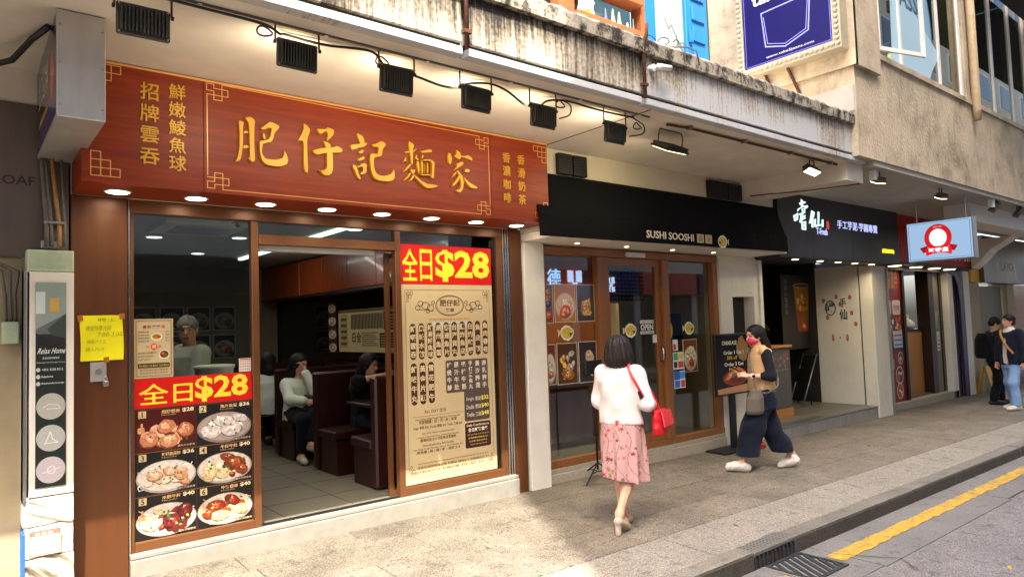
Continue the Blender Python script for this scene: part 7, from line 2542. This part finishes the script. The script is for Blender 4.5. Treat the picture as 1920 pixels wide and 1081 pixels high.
v.loft([(.885, -.005, 0, .135, .185), (.97, -.005, 0, .136, .180), (1.10, -.01, 0, .132, .172), (1.24, -.012, 0, .125, .180), (1.32, -.008, 0, .098, .165), (1.375, 0, 0, .06, .085)], 7, .015, .03)
for q, el, wr in ((-1, (-.03, -.235, 1.06), (.15, -.205, 1.02)), (1, (.03, .21, 1.06), (.18, .09, 1.10))):
    v.chain([(0, q * .145, 1.30), el, wr], [.072, .062, .046], .04)
v.disp = folds(.0085, 30, 3)
def knit(V):
    o = np.tile(lin('#d2c2be'), (len(V), 1))
    th = np.arctan2(V[:, 1], V[:, 0])
    return o * (1 + .07 * np.sin(th * 46))[:, None]
p.layer('cardigan', v, 'cloth', knit, .0075)
v = Vol()
v.loft([(.405, .02, -.005, .165, .185), (.55, .015, -.005, .16, .182), (.75, .01, 0, .152, .184), (.88, 0, 0, .140, .176), (.95, 0, 0, .128, .165)], 8, .12, .01)
v.plane((0, 0, .415), (-.10, .12, -1))
fr = np.random.RandomState(4)
NF = 150
fth, fz, fs_, fc = fr.uniform(-np.pi, np.pi, NF), fr.uniform(.40, .92, NF), fr.uniform(.005, .015, NF), fr.randint(0, 6, NF)
pal = np.array([lin(c) for c in ('#a8232c', '#c4474e', '#7a2634', '#5a5a3c', '#8a6a4a', '#b06a84')])
def floral(V):
    o = np.tile(lin('#b58c88'), (len(V), 1))
    th = np.arctan2(V[:, 1], V[:, 0] - .01)
    # twigs
    tw = np.abs(np.sin(th * 5 + 9 * V[:, 2] + 1.3 * np.sin(14 * V[:, 2]))) < .07
    o[tw] = np.array(lin('#6f5648'))
    for a, z, r_, k in zip(fth, fz, fs_, fc):
        du, dz = np.angle(np.exp(1j * (th - a))) * .16, V[:, 2] - z
        d = (du ** 2 + dz ** 2) * (1 + .7 * np.sin(5 * np.arctan2(dz, du) + a * 9))
        m = d < r_ * r_
        o[m] = pal[k]
    return o
p.layer('skirt', v, 'cloth', floral, .006)
# shoes
for q, an, to in ((1, (.07, .05, .10), (.205, .045, .03)), (-1, (-.14, .0, .15), (-.03, -.02, .04))):
    v = Vol()
    an, to = np.array(an), np.array(to)
    he = an + np.array([-.042, 0, -.035])
    v.chain([he, an * .45 + to * .55 + np.array([0, 0, -.012]), to + np.array([.01, 0, 0])], [.036, .036, .031], .02)
    v.cone(he + np.array([-.002, 0, -.01]), (he[0] - .004, he[1], .018), .026, .024, .008)
    v.plane((0, 0, .004), (0, 0, -1))
    p.layer('shoe', v, 'shoe', '#b3a08f', .006)
# bag: flap bag with strap over the right shoulder
v = Vol()
v.loft([(.79, .11, -.30, .14, .055), (.86, .11, -.30, .145, .062), (.985, .11, -.295, .125, .04)], k=.01)
v.disp = lambda X, Y, Z: .003 * np.sin(60 * (X + Z))
bag = p.layer('handbag', v, 'shoe', '#b5121c', .006)
def loc2w(q):
    return tuple(p.R @ np.array(q) + p.loc)
b = MB()
b.tube([loc2w(q) for q in spline([(.02, -.262, .965), (-.05, -.25, 1.05), (-.115, -.19, 1.20), (-.095, -.12, 1.33), (-.03, -.10, 1.385), (.05, -.13, 1.33), (.12, -.19, 1.20), (.17, -.25, 1.05), (.18, -.27, .965)], 5)], .011, 8)
b.build('strap', 'red_bag', p.t, smooth=True)
b = MB()
for k, (a, c) in enumerate((((-.012, -.347, .955), (.21, -.35, .87)),)):
    b.prism([loc2w((-.02, -.368, .865)), loc2w((.24, -.368, .865)), loc2w((.225, -.343, .985)), loc2w((-.005, -.343, .985))], tuple(p.R @ np.array([0, -.012, 0])))
b.build('flap', 'red_bag', p.t)
b = MB().cyl(loc2w((-.11, -.20, 1.16)), loc2w((-.10, -.215, 1.10)), .015, 10)
b.build('buckle', 'black_metal', p.t)

# ---- woman walking to the left: mask, beige knit vest, wide navy trousers
gz = zg(7.1, -1.08)
p = Person('woman in red face mask, beige knit vest and wide navy trousers walking left', (7.28, -1.06, gz), 146)
v = Vol()
legs(v, (0, 0, .86), (.22, .08, .50), (.30, .08, .115), (.44, .09, .075), (-.02, -.06, .48), (-.36, -.07, .15), (-.235, -.075, .035), .95)
v.loft([(.80, 0, 0, .105, .145), (.97, 0, 0, .10, .135), (1.12, 0, 0, .09, .12), (1.34, .0, 0, .10, .155), (1.40, .005, 0, .06, .09)], k=.05)
v.cone((.0, 0, 1.34), (.03, 0, 1.50), .052, .048, .03)
hc = (.052, 0, 1.535)
H, Rm = head(v, hc, 14, 6, .98)
arm(v, (.0, .165, 1.34), (-.02, .235, 1.085), (.21, .16, 1.09), .88)
hand(v, (.215, .16, 1.09), (1, -.35, .25), (-.2, .8, .5), .95, .8)
arm(v, (.0, -.165, 1.34), (.04, -.22, 1.09), (.24, -.06, 1.10), .88)
hand(v, (.245, -.06, 1.10), (1, .35, .2), (-.2, -.6, .6), .95, .7)
p.layer('body', v, 'skin', face_col(hc, Rm, .98, mask=None), .007)
v = Vol()
v.ell(H(.058, 0, -.055), (.050, .060, .050), .02, Rm).ell(H(.088, 0, -.030), (.022, .030, .030), .02, Rm).ell(H(.02, 0, -.06), (.05, .066, .035), .02, Rm)
v.plane(H(-.005, 0, 0), -(Rm @ np.array([1., 0, 0])))
p.layer('face_mask', v, 'cloth', '#b3394c', .006)
v = Vol()
v.ell(H(-.022, 0, .035), np.array([.110, .088, .100]), .02, Rm)
v.chain([H(-.06, 0, .02), H(-.10, .01, -.09), H(-.13, .02, -.17), H(-.155, .02, -.23)], [.078, .062, .048, .02], .04)
v.chain([H(-.03, .068, .03), H(-.055, .074, -.05)], [.026, .02], .02)
v.cut(H(.105, 0, -.03), (.085, .085, .105), Rm)
v.disp = lambda X, Y, Z: .0035 * np.sin(75 * Y + 30 * X + 9 * np.sin(7 * Z)) + .002 * np.sin(150 * Y + 20 * Z)
p.layer('hair', v, 'hair', '#191210', .007)
v = Vol()
v.loft([(.90, 0, 0, .140, .180), (.96, 0, 0, .146, .185), (1.15, -.005, 0, .138, .180), (1.30, -.005, 0, .125, .185), (1.38, .0, 0, .09, .150), (1.43, .01, 0, .065, .075)], 6, .02, .03)
v.ell((0, .16, 1.36), (.075, .05, .05), .03).ell((0, -.16, 1.36), (.075, .05, .05), .03)
v.disp = folds(.004, 34, 6)
def vest(V):
    o = np.tile(lin('#c09a6e'), (len(V), 1))
    o[(np.abs(V[:, 1]) > .19) & (V[:, 0] < .02)] = np.array(lin('#d8c6a8'))
    return o * (1 + .05 * np.sin(V[:, 2] * 240))[:, None]
p.layer('vest', v, 'cloth', vest, .0075)
for q, el, wr in ((1, (-.02, .242, 1.085), (.06, .215, 1.087)), (-1, (.04, -.225, 1.09), (.10, -.16, 1.095))):
    v = Vol()
    v.chain([(0, q * .165, 1.34), el, wr], [.062, .056, .048], .03)
    v.disp = folds(.003, 40, 2)
    p.layer('sleeve', v, 'cloth', '#15171d', .0075)
v = Vol()
v.loft([(.72, 0, 0, .150, .190), (.85, 0, 0, .135, .180), (.97, 0, 0, .110, .142)], k=.05)
v.chain([(.02, .085, .80), (.17, .085, .50), (.25, .085, .16)], [.122, .120, .128], .06)
v.chain([(0, -.085, .80), (-.10, -.07, .50), (-.25, -.07, .20)], [.122, .118, .126], .06)
v.disp = folds(.013, 24, 9)
v.plane((.26, 0, .185), (.0, 0, -1)).plane((-.27, 0, .185), (-.0, 0, -1))
def denim(V):
    o = np.tile(lin('#0f1624'), (len(V), 1))
    return o * (1 + .18 * np.sin(V[:, 0] * 30 + 4 * np.sin(V[:, 2] * 22)) * .5)[:, None]
p.layer('trousers', v, 'cloth', denim, .008)
def sneaker(V):
    o = np.tile(lin('#d6d0c6'), (len(V), 1))
    o[np.sin(V[:, 0] * 70 + V[:, 2] * 90) > .9] = np.array(lin('#bdb5aa'))
    return o
for (an, to, he) in (((.30, .08, .10), (.47, .09, .085), (.255, .08, .055)), ((-.36, -.07, .14), (-.22, -.075, .035), (-.40, -.07, .075))):
    v = Vol()
    an, to, he = map(np.array, (an, to, he))
    v.chain([he, he * .35 + to * .65 + np.array([0, 0, .008]), to], [.044, .045, .034], .02)
    v.cone(an + np.array([0, 0, -.005]), he, .045, .045, .02)
    v.chain([he + np.array([-.012, 0, -.022]), to + np.array([.008, 0, -.02])], [.034, .032], .01)
    v.plane((0, 0, .003), (0, 0, -1))
    p.layer('shoe', v, 'shoe', sneaker, .006)
v = Vol()
v.loft([(.66, .18, .20, .085, .045), (.70, .18, .20, .105, .062), (.84, .17, .20, .10, .055), (.94, .155, .195, .06, .03)], 4, .03, .02)
p.layer('shoulder_bag', v, 'cloth', '#5b554c', .007)
b = MB().tube([tuple(p.R @ np.array(q) + p.loc) for q in spline([(.155, .205, .92), (.16, .165, 1.06), (.145, .06, 1.22), (.10, -.06, 1.36), (.02, -.10, 1.425), (-.06, -.08, 1.36), (-.15, .03, 1.18), (-.14, .13, .98), (.0, .19, .90), (.12, .205, .90)], 5)], .011, 6)
b.build('strap', 'grey_bag', p.t, smooth=True)
b = MB().tube([tuple(p.R @ np.array(q) + p.loc) for q in ((.165, .174, 1.085), (.192, .164, 1.089))], .034, 14)
b.build('watch_strap', 'white_plastic', p.t, smooth=True)
b = MB().cyl(tuple(p.R @ np.array((.178, .200, 1.092)) + p.loc), tuple(p.R @ np.array((.178, .212, 1.093)) + p.loc), .018, 14)
b.build('watch_face', 'gas_black', p.t)
ph = thing('phone', 'dark phone held by the masked woman', 'phone', tuple(p.R @ np.array((.33, .06, 1.14)) + p.loc))
MB().prism([tuple(p.R @ np.array(q) + p.loc) for q in ((.28, .04, 1.13), (.28, .11, 1.13), (.41, .10, 1.20), (.41, .03, 1.20))], tuple(p.R @ np.array([-.005, 0, .009]))).build('case', 'phone_black', ph)

# ---- two men at the right edge
def man(label, loc, heading, s, top, trous, hairc, shoes, hy, hp, armL, armR, kneeF=.10, back=None, inner=None, jacket_open=False, stride=.12):
    p = Person(label, loc, heading, s)
    v = Vol()
    legs(v, (0, 0, .88), (kneeF, .09, .50), (stride * .7, .10, .10), (stride * .7 + .17, .12, .035), (-.02, -.10, .49), (-stride, -.10, .10), (-stride + .17, -.12, .035), 1.0)
    v.loft([(.82, 0, 0, .11, .155), (1.0, 0, 0, .11, .15), (1.2, 0, 0, .11, .165), (1.38, 0, 0, .11, .185), (1.45, 0, 0, .07, .10)], k=.05)
    v.cone((0, 0, 1.40), (.02, 0, 1.54), .06, .056, .03)
    hc = (.03, 0, 1.60)
    H, Rm = head(v, hc, hy, hp, 1.0)
    for q, (el, wr) in ((1, armL), (-1, armR)):
        arm(v, (0, q * .19, 1.40), el, wr)
        d = np.array(wr) - np.array(el)
        hand(v, wr, d, (0, q, .2), 1.0, .7)
    p.layer('body', v, 'skin', face_col(hc, Rm, 1.0, skin='#c08d70'), .009)
    v = Vol()
    v.ell(H(-.02, 0, .045), (.108, .09, .095), .02, Rm).ell(H(-.05, 0, -.01), (.07, .085, .07), .02, Rm)
    v.cut(H(.10, 0, -.045), (.085, .085, .095), Rm)
    v.plane(H(0, 0, -.075), -(Rm @ np.array([0, 0, 1.])))
    v.disp = lambda X, Y, Z: .004 * np.sin(90 * X) * np.sin(80 * Y + 40 * Z)
    p.layer('hair', v, 'hair', hairc, .009)
    v = Vol()
    v.loft([(.82, 0, 0, .155, .205), (1.0, 0, 0, .155, .20), (1.2, 0, 0, .15, .205), (1.36, 0, 0, .135, .21), (1.45, 0, 0, .08, .12)], 6, .03, .03)
    for q, (el, wr) in ((1, armL), (-1, armR)):
        v.chain([(0, q * .185, 1.39), el, np.array(el) * .15 + np.array(wr) * .85], [.082, .07, .055], .04)
    if jacket_open:
        v.cut((.19, .0, 1.0), (.09, .06, .6))
    v.disp = folds(.007, 24, 5)
    p.layer('jacket', v, 'cloth', top, .009)
    if inner:
        v = Vol()
        v.loft([(.84, .005, 0, .135, .17), (1.2, .005, 0, .13, .17), (1.40, .005, 0, .10, .15), (1.50, .015, 0, .065, .07)], k=.03)
        p.layer('sweater', v, 'cloth', inner, .009)
    v = Vol()
    v.loft([(.76, 0, 0, .12, .17), (.98, 0, 0, .12, .16)], k=.05)
    v.chain([(0, .09, .84), (kneeF, .092, .50), (stride * .7, .10, .11)], [.10, .085, .075], .04)
    v.chain([(0, -.09, .84), (-.02, -.10, .49), (-stride, -.10, .11)], [.10, .085, .075], .04)
    v.disp = folds(.006, 28, 8)
    v.plane((0, 0, .075), (0, 0, -1))
    p.layer('trousers', v, 'cloth', trous, .009)
    for q, x0 in ((1, stride * .7), (-1, -stride)):
        v = Vol()
        v.chain([(x0 - .05, q * .10, .05), (x0 + .08, q * .11, .05), (x0 + .19, q * .12, .04)], [.046, .046, .036], .02)
        v.plane((0, 0, .003), (0, 0, -1))
        p.layer('shoe', v, 'shoe', shoes, .009)
    return p
p = man('man in black with a backpack looking down beside the far pier', (15.95, -.90, zg(15.95, -.9)), -52, .985, '#15161b', '#0f0f12', '#120e0d', '#141414', -10, 30, ((.08, .23, 1.12), (.30, .10, 1.18)), ((.06, -.24, 1.12), (.28, -.10, 1.16)))
v = Vol()
v.loft([(.92, -.24, 0, .085, .14), (1.0, -.25, 0, .105, .155), (1.30, -.24, 0, .10, .15), (1.42, -.22, 0, .06, .11)], k=.03)
p.layer('backpack', v, 'cloth', '#0e0e10', .01)
p = man('man in navy jacket, white sweater and light blue jeans at the right edge', (15.25, -1.36, zg(15.25, -1.36)), 150, 1.02, '#161c2b', '#7d9cc4', '#1a1311', '#cfc6b4', -4, -8, ((-.02, .25, 1.12), (.02, .26, .86)), ((.0, -.25, 1.12), (.06, -.26, .86)), inner='#d2cbc0', jacket_open=True, stride=.10)
b = MB().tube([tuple(p.R @ (np.array(q) * p.k) + p.loc) for q in spline([(.12, .16, 1.02), (.165, .06, 1.18), (.14, -.06, 1.36), (.04, -.12, 1.46), (-.10, -.08, 1.36), (-.17, .04, 1.18)], 5)], .022, 6)
b.build('strap', 'bamboo', p.t, smooth=True)
# ---- inside the noodle shop
p = man('man in grey T-shirt behind the noodle shop window looking out', (1.62, 1.05, FH), -165, .97, '#a2a298', '#22242a', '#807c72', '#222222', 55, 4, ((.08, .24, 1.12), (.28, .12, 1.05)), ((.06, -.24, 1.12), (.26, -.12, 1.02)))
def seated(label, loc, heading, top, bottom, shoes, armL, armR, hy=0, hp=10, cross=True, hairlen=.2):
    p = Person(label, loc, heading)
    SH = .46
    v = Vol()
    kl, al = (.42, .07, .56), (.50, -.02, .22)
    kr, ar = (.42, -.08, .50), (.36, -.09, .10)
    for hp_, kn, an, to in (((0, .08, SH + .08), kl, al, (.66, .0, .22)), ((0, -.08, SH + .08), kr, ar, (.53, -.10, .035))):
        v.chain([hp_, kn], [.085, .058], .04)
        v.chain([kn, an], [.054, .034], .02)
        v.chain([an, to], [.036, .026], .02)
    v.loft([(SH - .02, 0, 0, .11, .16), (SH + .2, .0, 0, .10, .14), (SH + .42, .02, 0, .10, .155), (SH + .5, .03, 0, .06, .09)], k=.05)
    v.cone((.03, 0, SH + .46), (.06, 0, SH + .60), .05, .048, .03)
    hc = (.075, 0, SH + .66)
    H, Rm = head(v, hc, hy, hp, .96)
    for q, (el, wr) in ((1, armL), (-1, armR)):
        arm(v, (.02, q * .16, SH + .44), el, wr, .9)
        hand(v, wr, np.array(wr) - np.array(el), (0, q, .3), .92, .8)
    p.layer('body', v, 'skin', face_col(hc, Rm, .96), .009)
    v = Vol()
    v.ell(H(-.022, 0, .035), (.11, .092, .105), .02, Rm)
    v.chain([H(-.06, 0, .02), H(-.09, 0, -.10), H(-.10, 0, -hairlen)], [.085, .08, .06], .04)
    v.cut(H(.105, 0, -.03), (.085, .082, .105), Rm)
    p.layer('hair', v, 'hair', '#15100f', .009)
    v = Vol()
    v.loft([(SH + .0, 0, 0, .15, .19), (SH + .2, 0, 0, .14, .18), (SH + .40, .015, 0, .125, .18), (SH + .5, .03, 0, .075, .10)], 6, .03, .03)
    for q, (el, wr) in ((1, armL), (-1, armR)):
        e_ = .85 if top[1] else .2
        v.chain([(.02, q * .155, SH + .43), el, np.array(el) * (1 - e_) + np.array(wr) * e_], [.075, .066, .052], .04)
    v.disp = folds(.007, 26, 4)
    p.layer('top', v, 'cloth', top[0], .009)
    v = Vol()
    v.loft([(SH - .01, 0, 0, .14, .18), (SH + .1, 0, 0, .13, .17)], k=.05)
    v.chain([(.03, .08, SH + .09), kl, np.array(kl) * .2 + np.array(al) * .8], [.10, .075, .06], .04)
    v.chain([(.03, -.08, SH + .09), kr, np.array(kr) * .15 + np.array(ar) * .85], [.10, .075, .06], .04)
    p.layer('trousers', v, 'cloth', bottom, .009)
    for pts in ([(.47, -.02, .19), (.60, .0, .19), (.68, .0, .20)], [(.32, -.09, .05), (.46, -.10, .05), (.55, -.10, .04)]):
        v = Vol()
        v.chain(pts, [.044, .042, .034], .02)
        v.plane((0, 0, .003), (0, 0, -1))
        p.layer('shoe', v, 'shoe', shoes, .009)
    return p
seated('seated woman in white sweater resting her cheek on her hand', (3.22, 2.62, FH), -95, ('#c9cfc2', True), '#15161a', '#b3ab9c', ((.26, .13, .78), (.17, .02, 1.05)), ((.20, -.16, .72), (.34, -.02, .70)), 25, 12)
seated('seated woman in black with one forearm raised at the near booth', (3.52, 1.44, FH), -80, ('#101013', False), '#1c222c', '#8f8a80', ((.20, .22, .80), (.34, .02, .74)), ((.16, -.24, .96), (.30, .02, 1.02)), 10, 10, hairlen=.3)
seated('person with dark hair seen past the booth backs deep in the noodle shop', (3.20, 3.55, FH), 88, ('#c6cbc6', True), '#15161a', '#222222', ((.22, .16, .74), (.36, .05, .78)), ((.22, -.16, .74), (.36, -.05, .78)), 0, 0, hairlen=.1)
# ------------------------------------------------------------------ small litter and tableware
mat('dry_leaf', '#b98a2c', .7)
mat('brown_leaf', '#5a4128', .7)
mat('porcelain', '#d8d4c8', .25)
def leaf(x, y, z, a, s, m, lab):
    t = thing('fallen_leaf', lab, 'leaf', (x, y, z))
    b = MB()
    c, q = math.cos(a), math.sin(a)
    pts = [(-1, 0, 0), (-.5, .35, .15), (.2, .4, .1), (1, 0, .25), (.2, -.4, .12), (-.5, -.35, .1)]
    W_ = [(x + s * (u * c - w * q), y + s * (u * q + w * c), z + .003 + s * h) for u, w, h in pts]
    b.add(W_ + [(x, y, z + .002)], [(k, (k + 1) % 6, 6) for k in range(6)])
    b.build('blade', m, t)
    MB().tube([(x + s * (-1) * c, y - s * q, z + .004), (x - 1.5 * s * c, y - 1.5 * s * q, z + .004)], .0015, 5).build('stalk', m, t)
leaf(6.05, -3.75, zr(6.05) + .002, .4, .035, 'dry_leaf', 'small yellow leaf lying on the asphalt')
leaf(5.15, -2.05, zg(5.15, -2.05), 1.2, .03, 'brown_leaf', 'tiny dark leaf on the pale kerbside slabs')
leaf(6.9, -1.95, zg(6.9, -1.95), 2.2, .03, 'brown_leaf', 'tiny brown leaf on the slabs beyond the drain')
leaf(9.6, -1.2, zg(9.6, -1.2), .7, .05, 'brown_leaf', 'dark leaf on the pavement before the tea shop step')
leaf(3.2, -1.15, zg(3.2, -1.15), 1.9, .028, 'brown_leaf', 'tiny brown leaf on the pavement before the noodle shop')
for (x, y, lab) in ((3.55, 1.0, 'white bowl on the nearest noodle table'), (3.6, 2.32, 'white bowl on the table between the diners')):
    t = thing('noodle_bowl', lab, 'bowl', (x, y, FH + .76))
    MB().lathe((x, y, FH + .761), [(.04, 0), (.045, .01), (.085, .06), (.09, .07), (.082, .065), (.04, .02)], 'Z', 20).build('bowl', 'porcelain', t, smooth=True)
    for k in (0, 1):
        MB().cyl((x - .02, y + .01 + .02 * k, FH + .82), (x + .17, y + .05 + .01 * k, FH + .85), .003, 6).build('chopstick', 'table_wood', t)
t = thing('sauce_caddy', 'dark chopstick holder on the nearest noodle table', 'holder', (3.9, 1.1, FH + .76))
MB().lathe((3.95, 1.1, FH + .761), [(.04, 0), (.045, .12), (.04, .12)], 'Z', 14).build('holder', 'table_wood', t, smooth=True)
for k in range(5):
    MB().cyl((3.95, 1.1, FH + .80), (3.95 + .02 * math.cos(k), 1.1 + .02 * math.sin(k), FH + .98), .003, 6).build('chopstick', 'bamboo', t)

# pictures and a service hatch on the far wall of the noodle shop, seen through the left window
wp = thing('wall_pictures', 'rows of dish pictures on the far wall seen through the left window', 'pictures', (2.4, 6.9, 1.4))
rw_ = random.Random(31)
for r_ in range(2):
    for k in range(6):
        x0, z0 = 1.35 + k * .42, 1.35 + r_ * .48
        fr_ = box('picture', 'paper_white', wp, x0, x0 + .38, 6.985, 6.998, z0, z0 + .42, .004)
        Pf = Print((x0 + .02, 6.9845, z0 + .02))
        food(Pf, 0, 0, .34, .38, rw_.choice(['#4a2018', '#2a2420', '#6a4a30', '#3a3a2a']), [(.5, .4, .3, .25, ('#b8886a', '#d8b090', '#e8d0b8')), (.35, .55, .2, .15, ('#a05838', '#c88860', '#e0b890')), (.7, .3, .2, .18, ('#7a3a20', '#a86038', '#c89060'))], 6, rw_, None, '#c8bcae')
        Pf.build('dish_print', 'print', fr_)
ht = thing('steel_hood', 'steel kitchen hood over the counter at the back left of the noodle shop', 'hood', (1.1, 4.5, 2.0))
MB().prism([(.70, 4.0, 2.05), (1.5, 4.0, 2.05), (1.3, 4.0, 2.5), (.70, 4.0, 2.5)], (0, 1.6, 0)).build('canopy', 'steel', ht)
box('rim', 'aluminium', ht, .68, 1.53, 3.98, 5.62, 1.98, 2.045, .006)
kc = thing('kitchen_counter', 'steel kitchen counter with pots at the back left of the noodle shop', 'counter', (1.1, 4.5, FH))
box('body', 'steel', kc, .68, 1.45, 3.9, 5.7, FH, FH + .86, .008)
box('top', 'aluminium', kc, .67, 1.48, 3.88, 5.72, FH + .862, FH + .90, .006)
for (x, y, r_, h_, lab) in ((.95, 4.2, .17, .3, 'tall steel stock pot nearest the front of the kitchen counter'), (1.0, 4.75, .2, .22, 'wide steel stock pot in the middle of the kitchen counter'), (.98, 5.3, .16, .34, 'tall steel stock pot farthest back on the kitchen counter')):
    t = thing('stock_pot', lab, 'pot', (x, y, FH + .9))
    MB().lathe((x, y, FH + .901), [(r_, 0), (r_, h_), (r_ + .012, h_ + .005), (r_ + .012, h_ + .015), (r_ * .9, h_ + .02), (.03, h_ + .06), (.03, h_ + .09)], 'Z', 20).build('pot', 'steel', t, smooth=True)
bpy.data.objects.remove(_fo)
for o in bpy.data.objects:
    if o.name.split('.')[0] in ('cooling_fin', 'screw', 'bead', 'stud', 'rivet', 'leaves', 'ribbed_riser', 'floor_joint', 'clip', 'vein'):
        o['kind'] = 'stuff'
